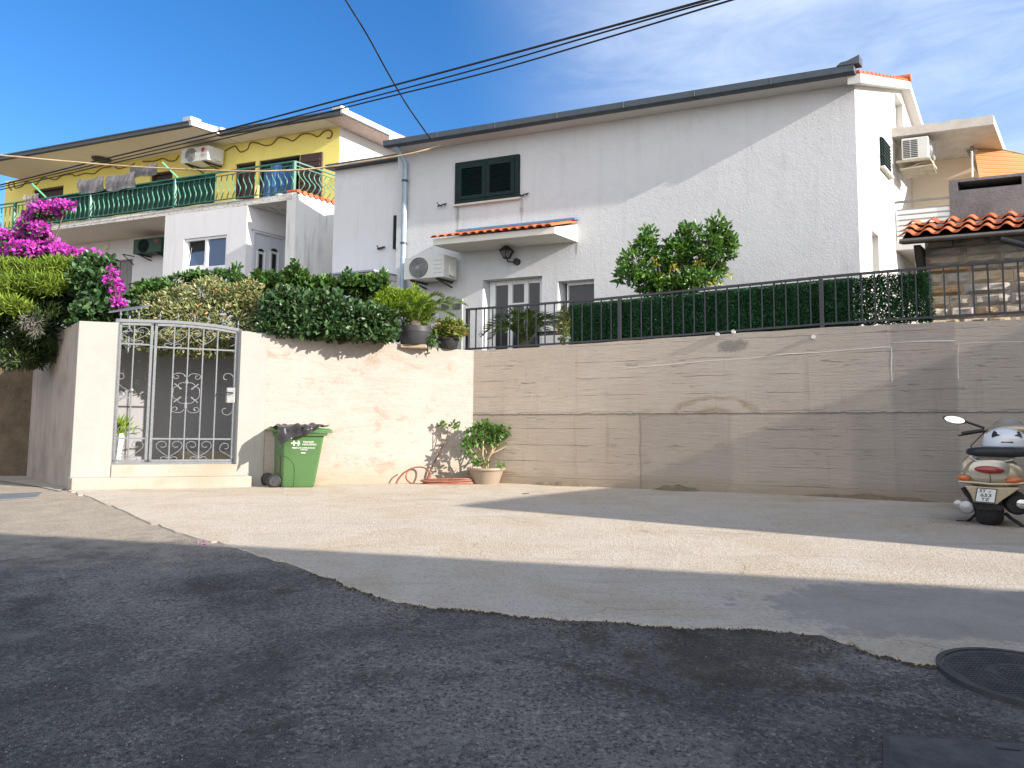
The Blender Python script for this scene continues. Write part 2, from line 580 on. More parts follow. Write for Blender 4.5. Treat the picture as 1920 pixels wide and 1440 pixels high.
def m_boardwall(name='board_marked_concrete', kind='main'):
    t = NT(name, .9, 0, .2)
    p = t.obj(); s = t.sep(p)
    u, z = s[0], s[2]
    big = t.noise(p, .5, 5, .6)
    streak = t.noise(t.obj((1.0, 1, 9)), 2.2, 7, .7)
    fine = t.noise(t.obj((1, 1, 4)), 16, 6, .75)
    pit = t.noise(t.obj((1, 1, 3.6), (5, 2, 9)), 10, 5, .65)
    dash = t.noise(t.obj((1, 1, 11), (2, 8, 1)), 3.2, 5, .62)
    if kind == 'main':
        c = t.ramp(streak, [(.30, (.53, .445, .355)), (.5, (.615, .525, .43)), (.70, (.66, .58, .49))])
        c = t.mix(t.ramp(big, [(.40, 0.0), (.65, .6)]), c, (.47, .39, .31))
    else:
        c = t.ramp(streak, [(.30, (.34, .295, .255)), (.5, (.39, .345, .305)), (.70, (.42, .385, .345))])
        c = t.mix(t.ramp(big, [(.42, 0.0), (.62, .5)]), c, (.44, .41, .37))
    h = t.math('ADD', t.math('MULTIPLY', streak, .8), t.math('MULTIPLY', fine, .5))
    pm = t.ramp(pit, [(.29, 1.0), (.36, 0.0)])
    c = t.mix(t.math('MULTIPLY', pm, .75 if kind == 'main' else .45), c, (.13, .105, .08))
    dm = t.math('MULTIPLY', t.ramp(dash, [(.33, .8), (.41, 0.0)]), t.ramp(t.noise(t.obj((1, 1, 2.2), (7, 1, 3)), 1.2, 5, .7), [(.50, 0.0), (.64, .8)])); c = t.mix(t.math('MULTIPLY', dm, .8 if kind == 'main' else .3), c, (.15, .12, .09)); h = t.math('SUBTRACT', h, t.math('MULTIPLY', dm, .9))
    # board joints
    wob = t.math('MULTIPLY', t.math('SUBTRACT', t.noise(t.obj((1, 1, 1)), 2.2, 5, .7), .5), .05)
    zz = t.math('ADD', z, wob)
    fr = t.math('FRACT', t.math('MULTIPLY', zz, 3.1))
    jl = t.band(fr, .47, .50, .012)
    jm = t.math('MULTIPLY', jl, t.ramp(t.noise(t.obj((1, 1, .4)), 1.4, 4), [(.42, 0.0), (.62, .6 if kind == 'main' else .12)]))
    c = t.mix(jm, c, (.17, .14, .11))
    h = t.math('SUBTRACT', h, t.math('MULTIPLY', jm, .8))
    if kind == 'main':
        zs_ = t.math('ADD', z, t.math('MULTIPLY', t.math('SUBTRACT', t.noise(t.obj((1, 1, 1)), 5.0, 7, .8), .5), .11))
        seam = t.band(zs_, 1.388, 1.412, .012)
        sm = t.math('MULTIPLY', seam, t.ramp(fine, [(.36, 1.0), (.62, .25)]))
        c = t.mix(t.math('MULTIPLY', sm, .8), c, (.12, .095, .07))
        h = t.math('SUBTRACT', h, t.math('MULTIPLY', seam, 1.2))
        # lower lift is darker and browner, right-hand panel darker
        low = t.n('MapRange', {0: zs_, 1: 1.38, 2: 1.42, 3: 1.0, 4: 0.0}).outputs[0]
        uw = t.math('ADD', u, t.math('MULTIPLY', wob, 2.0)); U = lambda px, py: MW.hit(px, py)[0]
        c = t.mix(t.math('MULTIPLY', low, .30), c, (.36, .285, .21))
        pa = t.math('MULTIPLY', t.band(uw, U(1200, 850), U(1372, 850), .05), low)
        c = t.mix(t.math('MULTIPLY', pa, .30), c, (.25, .225, .20))
        ja = t.math('MULTIPLY', t.band(uw, U(1199, 850), U(1202, 850), .012), low)
        c = t.mix(t.math('MULTIPLY', ja, .55), c, (.15, .12, .095))
        dk = t.band(uw, U(1674, 760), U(1796, 760), .03)
        c = t.mix(t.math('MULTIPLY', dk, t.ramp(big, [(.3, .25), (.6, .65)])), c, (.20, .185, .17))
        c = t.mix(t.math('MULTIPLY', t.band(t.math('ADD', uw, t.math('MULTIPLY', fine, .3)), U(1615, 760), U(1700, 760), .1), t.math('MULTIPLY', low, .35)), c, (.17, .155, .14))
        c = t.mix(t.math('MULTIPLY', t.n('MapRange', {0: uw, 1: 1.0, 2: 7.5}).outputs[0], .55), c, (.30, .275, .26))  # smooth greying to the right: fading bounce light painted into the colour
        vs = t.noise(t.obj((6, 1, .35)), 1.5, 5, .7)
        c = t.mix(t.math('MULTIPLY', t.ramp(vs, [(.58, 0.0), (.72, .25)]), low), c, (.50, .46, .42))
        dv = t.noise(t.obj((5, 1, .3), (3, 0, 0)), 1.3, 6, .7)
        c = t.mix(t.ramp(dv, [(.57, 0.0), (.72, .35)]), c, (.22, .19, .155))
        # arched seep stain on the lift joint
        du = t.math('DIVIDE', t.math('SUBTRACT', u, U(1340, 770)), .78)
        dz = t.math('DIVIDE', t.math('SUBTRACT', z, 1.40), .33)
        n3 = t.noise(p, 3.5, 6, .7)
        rr = t.math('SQRT', t.math('ADD', t.math('MULTIPLY', du, du), t.math('MULTIPLY', dz, dz)))
        rr = t.math('ADD', rr, t.math('MULTIPLY', t.math('SUBTRACT', n3, .5), .55))
        up = t.n('MapRange', {0: zs_, 1: 1.39, 2: 1.41}).outputs[0]
        ring = t.math('MULTIPLY', t.math('ADD', t.band(rr, .82, .98, .08), t.band(rr, -1, .40, .12)), up)
        c = t.mix(t.math('MULTIPLY', t.math('MULTIPLY', ring, t.ramp(n3, [(.35, .25), (.65, .9)])), .75), c, (.25, .17, .095))
        # patched hole below the fence
        du = t.math('DIVIDE', t.math('SUBTRACT', u, U(1375, 648)), .24); dz = t.math('DIVIDE', t.math('SUBTRACT', z, MW.hit(1375, 648)[1]), .13)
        rr = t.math('ADD', t.math('MULTIPLY', du, du), t.math('MULTIPLY', dz, dz))
        rr = t.math('ADD', rr, t.math('ADD', t.math('MULTIPLY', t.math('SUBTRACT', fine, .5), 4.0), t.math('MULTIPLY', t.math('SUBTRACT', n3, .5), 3.0)))
        c = t.mix(t.math('MULTIPLY', t.band(rr, -9, .9, .5), .75), c, (.19, .18, .165))
        # earth splashed along the foot
        foot = t.n('MapRange', {0: t.math('ADD', zz, t.math('MULTIPLY', wob, 3.0)), 1: .05, 2: .32, 3: 1.0, 4: 0.0}).outputs[0]
        c = t.mix(t.math('MULTIPLY', foot, .45), c, (.25, .19, .12))
    else:
        # hairline cracks and scuffed plaster
        pt2 = t.noise(t.obj((1, 1, 1.6), (4, 4, 1)), 1.3, 7, .72, .5)
        c = t.mix(t.ramp(pt2, [(.50, 0.0), (.56, .55)]), c, (.42, .395, .365)); c = t.mix(t.ramp(pt2, [(.36, .7), (.42, 0.0)]), c, (.31, .245, .20))
        h = t.math('ADD', t.math('MULTIPLY', h, .45), t.math('MULTIPLY', pt2, 1.4))
        vc = t.n('TexVoronoi', {'Vector': t.n('VectorMath', {0: p, 1: t.n('TexNoise', {'Vector': p, 'Scale': 3.0}).outputs['Color']}, operation='ADD').outputs[0], 'Scale': .9}, feature='DISTANCE_TO_EDGE').outputs['Distance']
        cm = t.ramp(vc, [(.0, .38), (.009, 0.0)])
        c = t.mix(t.math('MULTIPLY', cm, t.ramp(big, [(.4, 0.0), (.55, 1.0)])), c, (.26, .20, .15))
        foot = t.n('MapRange', {0: t.math('ADD', zz, t.math('MULTIPLY', wob, 3.0)), 1: .05, 2: .5, 3: 1.0, 4: 0.0}).outputs[0]
        c = t.mix(t.math('MULTIPLY', foot, .55), c, (.36, .27, .175))
    t.color(c)
    t.bump(h, .8 if kind == 'main' else .5, .035)
    return t.m


def m_weathered(name, c1, c2, dark=(.12, .10, .085), vert=True):
    t = NT(name, .9, 0, .2)
    p = t.obj()
    f = t.noise(t.obj((5, 5, .6) if vert else (1, 1, 1)), 1.2, 6, .65)
    b = t.noise(p, 1.1, 5, .6); fn = t.noise(p, 22, 5, .7)
    c = t.ramp(f, [(.35, c1), (.65, c2)])
    c = t.mix(t.ramp(b, [(.48, 0.0), (.68, .65)]), c, dark)
    c = t.mix(t.ramp(fn, [(.28, .5), (.4, 0.0)]), c, dark)
    t.color(c); t.bump(t.math('ADD', fn, t.math('MULTIPLY', f, .5)), .5, .02)
    return t.m


def m_stucco(name, c, grain=38, strength=.55, dist=.02, stain=(.52, .52, .50), amt=.35):
    t = NT(name, .9, 0, .2)
    p = t.obj()
    b = t.noise(p, .45, 5, .6); v = t.noise(t.obj((3.5, 3.5, .35)), 1.2, 5, .65)
    k = t.mix(t.ramp(v, [(.52, 0.0), (.75, amt)]), c, stain)
    k = t.mix(t.ramp(b, [(.45, 0.0), (.7, .25)]), k, tuple(x * .86 for x in c))
    tw = t.noise(t.obj((1, 1, 1.3), (2.2, 5, 7)), 1.6, 7, .72, .6); k = t.mix(t.ramp(tw, [(.50, 0.0), (.60, .22)]), k, tuple(x * .84 for x in c))
    ck = t.n('TexVoronoi', {'Vector': t.n('VectorMath', {0: p, 1: t.n('TexNoise', {'Vector': p, 'Scale': 2.0, 'Detail': 5.0}).outputs['Color']}, operation='ADD').outputs[0], 'Scale': .30}, feature='DISTANCE_TO_EDGE').outputs['Distance']
    k = t.mix(t.math('MULTIPLY', t.ramp(ck, [(.0, .35), (.003, 0.0)]), t.ramp(b, [(.5, 0.0), (.6, 1.0)])), k, tuple(x * .5 for x in c))
    t.color(k)
    g = t.noise(p, grain, 5, .65)
    t.bump(t.math('ADD', g, t.math('MULTIPLY', t.noise(p, grain * .3, 3), .8)), strength, dist)
    return t.m


M_asph, M_pad = m_asphalt(), m_pad()
M_mw, M_gw = m_boardwall(), m_boardwall('scuffed_pale_concrete', 'left')
M_plast = m_stucco('pale_plaster', (.36, .352, .33), 60, .25, .01, (.50, .47, .42), .3)
M_pierside = m_weathered('weathered_pier_concrete', (.40, .345, .30), (.31, .27, .235), (.20, .17, .145))
M_oldwall = m_weathered('old_street_wall', (.20, .18, .16), (.13, .115, .10), (.07, .06, .055))
M_grey = m_stucco('grey_render', (.34, .345, .36), 50, .3, .01, (.30, .30, .30), .3)
M_step = m_weathered('step_stone', (.42, .385, .33), (.35, .315, .265), (.35, .29, .21), False)
M_soil = surf('soil', (.16, .12, .08), (.09, .07, .05), 3, .95, bump=.8, bscale=20, bdist=.05)
M_earth = surf('dry_earth', (.30, .25, .17), (.19, .16, .11), .5, .95, bump=.5, bscale=6, bdist=.05)
M_fence = surf('anthracite_steel', (.055, .060, .068), (.040, .044, .050), 9, .45, .3)
M_gate = surf('silver_grey_paint', (.27, .285, .30), (.20, .215, .23), 30, .45, .35)
M_black = surf('black_plastic', (.018, .018, .020), (.030, .030, .032), 14, .5)
M_white = surf('white_paint', (.78, .78, .76), (.70, .70, .68), 8, .4)
M_seal = surf('white_sealant', (.80, .79, .76), (.70, .68, .64), 20, .6)
M_iron = surf('cast_iron', (.045, .045, .047), (.075, .072, .070), 10, .6, .4, bump=.3, bscale=80)
M_dirt = surf('dirt', (.21, .165, .11), (.12, .095, .065), 12, .95, bump=.6, bscale=60)

# ------------------------------------------------------------------ ground
def strip_sheet(name, x0, x1, ys, dz, mat):
    mb = MB()
    for a, b in zip(ys, ys[1:]):
        mb.quad((x0, a, gz(a) + dz), (x1, a, gz(a) + dz), (x1, b, gz(b) + dz), (x0, b, gz(b) + dz))
    return structure(name, mb, mat)


strip_sheet('ground', -500, 500, [-500, YLOW, YB, 700], -0.004, M_earth)
strip_sheet('road', -45, 45, [-14, YLOW, YB, 17], 0.0, M_asph)


def clip(poly, y, keep_above):
    out = []
    for i, a in enumerate(poly):
        b = poly[(i + 1) % len(poly)]
        ia, ib = (a.y >= y) == keep_above, (b.y >= y) == keep_above
        if ia: out.append(a)
        if ia != ib:
            t = (y - a.y) / (b.y - a.y); out.append(a.lerp(b, t))
    return out


def ground_sheet(name, pts, dz, mat, **kw):
    mb = MB()
    for ab in (True, False):
        q = clip([V((p.x, p.y, 0)) for p in pts], YB, ab)
        if len(q) > 2: mb.poly([V((p.x, p.y, gz(p.y) + dz)) for p in q])
    return structure(name, mb, mat, **kw)


def rough_line(pts, n, amp, seed):
    r = random.Random(seed); out = []
    for (a, b) in zip(pts, pts[1:]):
        for i in range(n):
            t = i / n
            e = 0 if i == 0 else 1
            out.append((a[0] + (b[0] - a[0]) * t + r.uniform(-amp, amp) * e * 1.6, a[1] + (b[1] - a[1]) * t + r.uniform(-amp, amp) * e))
    return out + [pts[-1]]


EDGE = [(128, 921), (180, 938), (250, 968), (330, 1000), (420, 1022), (500, 1045), (620, 1084), (670, 1106), (730, 1126), (800, 1138), (900, 1146), (970, 1156), (1060, 1162), (1180, 1168), (1300, 1180),
        (1400, 1178), (1540, 1190), (1640, 1228), (1720, 1246), (1782, 1252), (1850, 1236), (1990, 1225), (2200, 1215)]
edge_px = rough_line(EDGE, 7, 2.2, 3)
pad = [G(x, y) for x, y in edge_px]
pad += [MW.w(16, -.5), MW.w(16, .1), MW.w(0, .1), GW.w(-3.2, .08), GW.w(-7.0, .08)]
po = ground_sheet('parking_pad', pad, 0.016, M_pad)
mb = MB()
for k in range(len(edge_px) - 1):              # broken outer edge of the slab
    a, b = pad[k], pad[k + 1]; o = V((.0, -.018, 0))
    mb.quad(V((a.x, a.y, gz(a.y) + .016)), V((b.x, b.y, gz(b.y) + .016)), V((b.x, b.y, gz(b.y) - .01)) + o, V((a.x, a.y, gz(a.y) - .01)) + o)
structure('pad_edge', mb, M_pad)
# small paved strip along the foot of the pier
pv = [(-60, 893), (10, 884), (52, 886), (122, 917), (112, 922), (70, 913), (0, 902), (-60, 903)]
ground_sheet('pavement', [G(x, y) for x, y in pv], 0.012, M_step)

# earth terrace that the walls hold up
uA = GW.hit(130, 918)[0]
uB = GW.hit(214, 735)[0]
uC = GW.hit(448, 735)[0]
pk = G(50, 884) - GW.o
PD = min((i * .02 for i in range(20, 220)), key=lambda t: abs(960 + FPX * (lambda p: p.dot(_r) / p.dot(_f))(GW.w(uA, t, .1) - CAM) - 50))   # depth of the gate pier
VB = 1.9                                  # distance of the passage's back wall
Tp = [GW.w(0, .24), MW.w(.1, .24), MW.w(16, .24), V((40, 12, 0)), V((40, 60, 0)), V((-60, 60, 0)), GW.w(uA - 14, PD + 4), GW.w(uA + .1, PD - .05), GW.w(uA + .3, VB + .21), GW.w(uC + 1.0, VB + .21), GW.w(uC + 1.0, .24)]
mb = MB(); mb.extr([V((p.x, p.y, -.5)) for p in Tp], (0, 0, 3.02))
structure('terrace', mb, M_soil)
mb = MB(); mb.extr([GW.w(uB - .3, .16, -.3), GW.w(uC + 1.0, .16, -.3), GW.w(uC + 1.0, VB + .02, -.3), GW.w(uB - .3, VB + .02, -.3)], (0, 0, .68))
structure('path', mb, M_step)

# ------------------------------------------------------------------ walls
def wall_prism(prof, v0, v1, fr):
    mb = MB(); n = len(prof)
    mb.extr([(u, v0, z) for u, z in prof], (0, v1 - v0, 0))
    return mb


# main retaining wall, slightly uneven top
top = []
for i, px in enumerate(range(885, 1925, 40)):
    yy = np.interp(px, [885, 960, 1140, 1300, 1500, 1740, 1920], [657, 654, 641, 630, 617, 605, 598])
    u, z = MW.hit(px, yy); top.append((max(u, 0.0) if i else 0.0, z + rnd.uniform(-.008, .008)))
top.append((16, top[-1][1] + .02))
rw = thing('retaining_wall', 'long board-marked concrete retaining wall below the green fence screen', 'wall', MW)
mb = wall_prism([(0, -.5)] + [(16, -.9)] + top[::-1], 0, .22, MW)
part('wall_face', mb, M_mw, rw)
mb = MB()
def pxline(fr, pts, v): return [(u, v, z) for u, z in (fr.hit(x, y, v) for x, y in pts)]
for seg in ([(1180, 690), (1260, 683), (1330, 676), (1400, 672), (1470, 664), (1540, 660), (1600, 655), (1668, 650)], [(1671, 650), (1672, 668), (1671, 690), (1673, 716)], [(1674, 642), (1740, 640), (1790, 639)], [(1797, 710), (1796, 680), (1797, 645), (1840, 642), (1925, 640)]):
    mb.tube([(u, v + rnd.uniform(-.001, .001), z + rnd.uniform(-.005, .005)) for u, v, z in pxline(MW, seg, .004)], .0062, 5)
part('sealant_line', mb, M_seal, rw)
for (px, py, l) in ((1375, 622, .07), (1345, 627, .05), (1525, 632, .04)):
    mb = MB(); u, z = MW.hit(px, py); mb.lathe([(.035, -.03), (.035, .05), (.028, .05)], (u, 0, z), 12, 'y'); part('drain_pipe', mb, M_seal, rw, smooth=40)

# garden wall left of the corner
gw = thing('garden_wall', 'sunlit pale concrete wall between the gate and the wall corner', 'wall', GW, (uC, 0, 0))
tl = [GW.hit(462, 622), GW.hit(520, 627), GW.hit(600, 632), GW.hit(700, 640), GW.hit(800, 651)]
zE = GW.hit(884, 657)[1]
uPl = GW.hit(497, 760)[0]
zt = lambda u: float(np.interp(u, [a for a, b in tl] + [0], [b for a, b in tl] + [zE]))
prof = [(uPl, -.3), (0, -.3), (0, zE)] + [(u, z) for u, z in tl[::-1] if u > uPl + .05] + [(uPl, zt(uPl))]
part('wall_face', wall_prism(prof, 0, .22, GW), M_gw, gw)
prof = [(uC, -.3), (uPl, -.3), (uPl, zt(uPl) + .004), (uC, zt(uC) + .01)]
part('plaster_end', wall_prism(prof, -.012, .24, GW), M_plast, gw, label='smooth pale plaster end beside the gate')

gp = thing('gate_pier', 'broad concrete pier with pale plaster front left of the gate', 'pier', GW, (uA, 0, 0))
zP = GW.hit(190, 604)[1]
zPl = GW.hit(156, 603)[1]
mb = MB()
# skewed block, top slightly rounded towards the back
side = [(0, zPl), (PD * .4, zPl - .01), (PD * .8, zPl - .05), (PD, zPl - .22)]
a = [(uA, v, -.6) for v in (PD, 0)] + [(uA, v, z) for v, z in side]
mb.extr(a, (uB - uA, 0, 0))
part('pier_body', mb, M_pierside, gp)
mb = MB(); mb.hexa([(uA - .004, -.02, -.3), (uB, -.02, -.3), (uB, .0, -.3), (uA - .004, 0, -.3)], [(uA - .004, -.02, zPl + .006), (uB, -.02, zP + .006), (uB, .0, zP + .006), (uA - .004, 0, zPl + .006)])
part('plaster_face', mb, M_plast, gp, bevel=.008, label='smooth pale plaster front')
mb = MB(); mb.box(uB, uB + .006, -.018, VB, -.3, zP); part('plaster_return', mb, M_plast, gp)

# wall behind the gate
pw = thing('passage_wall', 'smooth grey rendered wall seen through the gate bars', 'wall', GW, (uB, VB, 0))
zBk = GW.hit(330, 657, VB)[1]
mb = MB(); mb.box(uB - .4, uC + 1.0, VB, VB + .2, -.3, zBk); mb.box(uC + .8, uC + 1.0, .22, VB, -.3, 2.5)
part('wall_face', mb, M_grey, pw)
mb = MB(); mb.box(*GW.hit(338, 850, 1.5)[:1], *GW.hit(447, 850, 1.5)[:1], 1.1, VB - .01, .2, .62)
single('stone_block', mb, M_step, 'tan stone block low behind the right half of the gate', 'step', GW, (GW.hit(390, 850, 1.5)[0], 1.5, .38), bevel=.01)

# steps at the gate
st = thing('doorstep', 'two pale stone steps below the gate', 'steps', GW, (uB, -.3, 0))
zs1 = GW.hit(300, 895, -.32)[1]; zs2 = GW.hit(320, 871, 0.0)[1]
uS0 = GW.hit(134, 908, -.32)[0]; uS1 = GW.hit(472, 901, -.32)[0]
mb = MB(); mb.box(uS0, uS1, -.32, .0, -.4, zs1); part('lower_step', mb, M_step, st, bevel=.012)
mb = MB(); mb.box(uB + .008, uC - .002, -.04, .16, -.4, zs2); part('upper_step', mb, M_step, st, bevel=.01)

# old street wall running off to the left behind the pier
a0 = GW.w(uA, PD); b0 = G(-2, 869)
SW = Fr(b0, math.atan2(a0.y - b0.y, a0.x - b0.x))
ln = (V((a0.x, a0.y, 0)) - V((b0.x, b0.y, 0))).length
mb = MB(); mb.box(-12, ln, 0, .3, -.4, 2.55)
single('street_wall', mb, M_oldwall, 'dark stained old wall left of the gate pier under hanging greenery', 'wall', SW, (0, 0, 0))

# drain grate and covers in the road
mb = MB(); q = [G(-40, 942), G(66, 934), G(78, 924), G(-40, 930)]
mb.extr([p + V((0, 0, .006)) for p in q], (0, 0, .01))
single('drain_grate', mb, surf('dull_grey_metal', (.20, .22, .24), (.14, .15, .16), 20, .6, .3, bump=.6, bscale=120, stretch=(1, .1, 1)), 'flat grey drain grate at the left edge of the street', 'drain', W0, tuple(q[1]))

mc = G(1932, 1277); mr = (G(1932, 1231) - G(1932, 1326)).length / 2
mh = thing('manhole_cover', 'round dark iron manhole cover at the edge of the concrete', 'manhole cover', W0, (mc.x, mc.y, mc.z))
sl = lambda x, y: gz(y)
mb = MB()
def disc(mb, c, r0, r1, h0, h1, n=64):
    ring = []
    for r, h in ((r0, h0), (r1, h0), (r1, h1 + .010), (r0, h1 + .010)):
        ring.append([(c.x + r * math.cos(2 * pi * k / n), c.y + r * math.sin(2 * pi * k / n), gz(c.y + r * math.sin(2 * pi * k / n)) + h) for k in range(n)])
    vs = [p for g in ring for p in g]
    fs = [(a * n + k, a * n + (k + 1) % n, ((a + 1) % 4) * n + (k + 1) % n, ((a + 1) % 4) * n + k) for a in range(4) for k in range(n)]
    mb.add(vs, fs)
disc(mb, mc, mr * .93, mr, -.01, .018); part('ring_frame', mb, M_iron, mh)
mb = MB(); disc(mb, mc, .001, mr * .915, -.01, .012)
part('cover_plate', mb, M_iron, mh)
mb = MB()
for i in range(-14, 15):
    for j in range(-14, 15):
        x, y = i * mr * .062, j * mr * .062
        if (x * x + y * y) ** .5 < mr * .86 and not (.33 * mr < (x * x + y * y) ** .5 < .45 * mr):
            s = mr * .021; z = gz(mc.y + y)
            mb.box(mc.x + x - s, mc.x + x + s, mc.y + y - s, mc.y + y + s, z + .020, z + .0245)
disc(mb, mc, mr * .36, mr * .42, .010, .0145)
part('raised_pattern', mb, M_iron, mh)

q = [G(1656, 1380), G(1990, 1400), G(1990, 1500), G(1654, 1500)]
qi = [G(1668, 1385), G(1990, 1405), G(1990, 1500), G(1666, 1500)]
uc = thing('utility_cover', 'rectangular dark steel cover in the asphalt at the bottom right corner', 'access cover', W0, tuple(q[0]))
mb = MB(); n = 4
mb.hexa([p + V((0, 0, -.01)) for p in q[::-1]], [p + V((0, 0, .010)) for p in q[::-1]]); part('frame', mb, M_iron, uc)
mb = MB(); mb.hexa([p + V((0, 0, -.01)) for p in qi[::-1]], [p + V((0, 0, .013)) for p in qi[::-1]]); part('cover_plate', mb, surf('worn_steel_cover', (.045, .047, .052), (.09, .09, .09), 6, .55, .5, bump=.2), uc)
mb = MB(); a = G(1868, 1408); b = G(1912, 1412); mb.bar(a + V((0, 0, .013)), b + V((0, 0, .013)), .02, .006); part('lifting_slot', mb, M_black, uc)

# heaped earth along the foot of the main wall
def mound(px0, px1, hpx, seed, mat=M_dirt):
    r = random.Random(seed)
    u0, _ = MW.hit(px0, 915); u1, _ = MW.hit(px1, 920)
    s = (u1 - u0); n = 26; hh = hpx * .0095
    mb = MB()
    off = [1 + .18 * math.sin(i * .9 + seed) + r.uniform(-.05, .05) for i in range(n + 1)]
    def fn(a, b):
        u = u0 + s * a; v = -.32 * b * math.sin(pi * min(max(a, .02), .98)) ** .5
        w = MW.w(u, v); z = gz(w.y)
        return (u, v + .02, z + hh * math.sin(pi * a) * (1 - b) ** 1.4 * off[int(a * n)] - .012 * b + r.uniform(-.008, .008))
    mb.grid(fn, n, 7)
    return mb, (u0, 0, 0)
for k, (a, b, h, sd, lab) in enumerate(((1215, 1322, 13, 1, 'rounded mound of brown dirt against the middle of the retaining wall'), (985, 1120, 9, 2, 'low ragged heap of earth at the foot of the wall near the pot'), (1480, 1800, 9, 3, 'long low ridge of dark dirt along the wall near the scooter'))):
    mb, bs = mound(a, b, h, sd)
    single('dirt_heap', mb, M_dirt, lab, 'dirt heap', MW, bs, 'dirt heaps along the retaining wall', smooth=60)

# dark grit collected along the edge of the concrete, pale grit on the asphalt
def flecks(name, pts, size, mat, lab, cat):
    n = len(pts); mb = MB(); r = random.Random(5)
    for p in pts:
        s = size * r.uniform(.4, 1.5); a = r.uniform(0, 6.3)
        q = [(p.x + s * r.uniform(.6, 1.2) * math.cos(a + k * 2.1), p.y + s * r.uniform(.6, 1.2) * math.sin(a + k * 2.1), gz(p.y) + .004) for k in range(3)]
        mb.add(q + [(p.x, p.y, gz(p.y) + .006 + s * r.uniform(.3, .8))], [(0, 1, 3), (1, 2, 3), (2, 0, 3), (0, 2, 1)])
    o = single(name, mb, mat, lab, cat, W0, tuple(pts[0]), kind='stuff')
    return o
pts = []
for i in range(1500):
    k = rnd.randrange(40, len(edge_px) - 22); x, y = edge_px[k]
    w = 1 + abs(rnd.gauss(0, 1)) * (3 + 20 * max(0, math.sin(k * .23 + 1)) ** 4)
    pts.append(G(x + rnd.uniform(-9, 9), y + w + rnd.uniform(-2, 2)))
flecks('edge_grit', pts, .008, surf('dark_edge_dirt', (.085, .065, .045), (.045, .036, .027), 30, .95), 'dark grit and moss along the ragged asphalt edge', 'grit')
pts = [G(rnd.uniform(-40, 1960), 1010 + 430 * rnd.random() ** 1.2) for i in range(1500)]
pts = [p for p in pts if p.y < 9]
flecks('loose_grit', pts, .0045, surf('pale_grit', (.34, .32, .29), (.22, .21, .2), 40, .9), 'pale grit scattered over the dark asphalt', 'grit')

# ------------------------------------------------------------------ fence on the retaining wall
VF = .10
fu = lambda px, py: MW.hit(px, py, VF)
topz = [fu(x, y) for x, y in ((868, 581), (1140, 560), (1540, 520), (1740, 502), (1920, 488))]
botz = [fu(x, y) for x, y in ((868, 655), (1150, 638), (1540, 608), (1745, 595), (1920, 585))]
ft = lambda u: float(np.interp(u, [a for a, b in topz], [b for a, b in topz]))
fb = lambda u: float(np.interp(u, [a for a, b in botz], [b for a, b in botz]))
uP = [fu(877, 610)[0], fu(1162, 600)[0], fu(1540, 565)[0]]
du = (uP[2] - uP[1]) / 18
uP.append(uP[2] + 18 * du)
uEnd = uP[2] + 19 * du + 2.2
fence = thing('metal_fence', 'dark grey steel bar fence along the top of the retaining wall', 'fence', MW, (uP[0], VF, 2.7))
def rail(zf, w, name):
    mb = MB(); us = np.linspace(uP[0] - .05, uEnd, 14)
    for a, b in zip(us, us[1:]): mb.bar((a, VF, zf(a)), (b, VF, zf(b)), w, w * .8)
    part(name, mb, M_fence, fence)
rail(ft, .05, 'top_rail'); rail(fb, .045, 'bottom_rail')
for u in uP:
    mb = MB(); mb.box(u - .035, u + .035, VF - .037, VF + .037, fb(u) - .16, ft(u) - .02); part('post', mb, M_fence, fence, bevel=.004)
u = uP[0] + du; 
bars = []
while u < uEnd:
    if min(abs(u - q) for q in uP) > .08: bars.append(u)
    u += du
for u in bars:
    mb = MB(); mb.box(u - .011, u + .011, VF - .011, VF + .011, fb(u) + .018, ft(u) - .02); part('baluster', mb, M_fence, fence)

# artificial hedge matting fixed behind the fence
M_mat = leafmat('artificial_leaf', [(0, (.018, .075, .036)), (.5, (.028, .105, .046)), (.85, (.040, .135, .050)), (1, (.065, .17, .05))], .1, .5)
M_backing = surf('mat_backing', (.016, .066, .036), (.024, .082, .044), 20, .9)
u0, u1, u2 = MW.hit(1069, 600, .2)[0], MW.hit(1600, 560, .2)[0], MW.hit(1746, 550, .2)[0]
hs = thing('hedge_screen', 'dark green artificial leaf matting behind the fence bars', 'hedge screen', MW, (u0, .2, 2.7))
def matting(name, ua, ub, n, ln, back, seed):
    g = np.random.default_rng(seed)
    uu = ua + (ub - ua) * g.random(n); s = g.random(n)
    fold = .028 * np.sin(uu * 22 + np.sin(uu * 7) * 2)       # the mats hang in soft vertical folds
    z = np.array([fb(a) - .05 + (ft(a) + .0 - fb(a)) * b for a, b in zip(uu, s)])
    v = .19 + fold + g.normal(size=n) * .012
    p = np.stack([uu, v, z], 1); d = np.stack([g.normal(size=n) * .6, -np.abs(g.normal(size=n)) * .6 - .2, g.normal(size=n) * .6 - .2], 1)
    b = BASE[hs]
    o = leaf_mesh(name, p, d, ln, .32, M_mat, b[:3]); o.parent = hs; BASE[o] = b
    if back:
        mb = MB(); mb.box(ua, ub, .235, .24, fb(ua) - .12, 0); mb.v = []; mb.f = []; mb.m = []
        k = 10; us = np.linspace(ua, ub, k + 1)
        for i in range(k):
            a, c = us[i], us[i + 1]
            mb.quad((a, .235, fb(a) - .14), (c, .235, fb(c) - .14), (c, .235, ft(c) - .02), (a, .235, ft(a) - .02))
        part('mat_backing', mb, M_backing, o)
    return o
w = (u1 - u0) / 4
for i in range(4): matting('leaf_mat', u0 + i * w, u0 + (i + 1) * w, 5200, .055, True, i)
o = matting('leaf_mat', u1, u2, 8600, .06, False, 9); o['label'] = 'thin see-through end of the leaf matting'
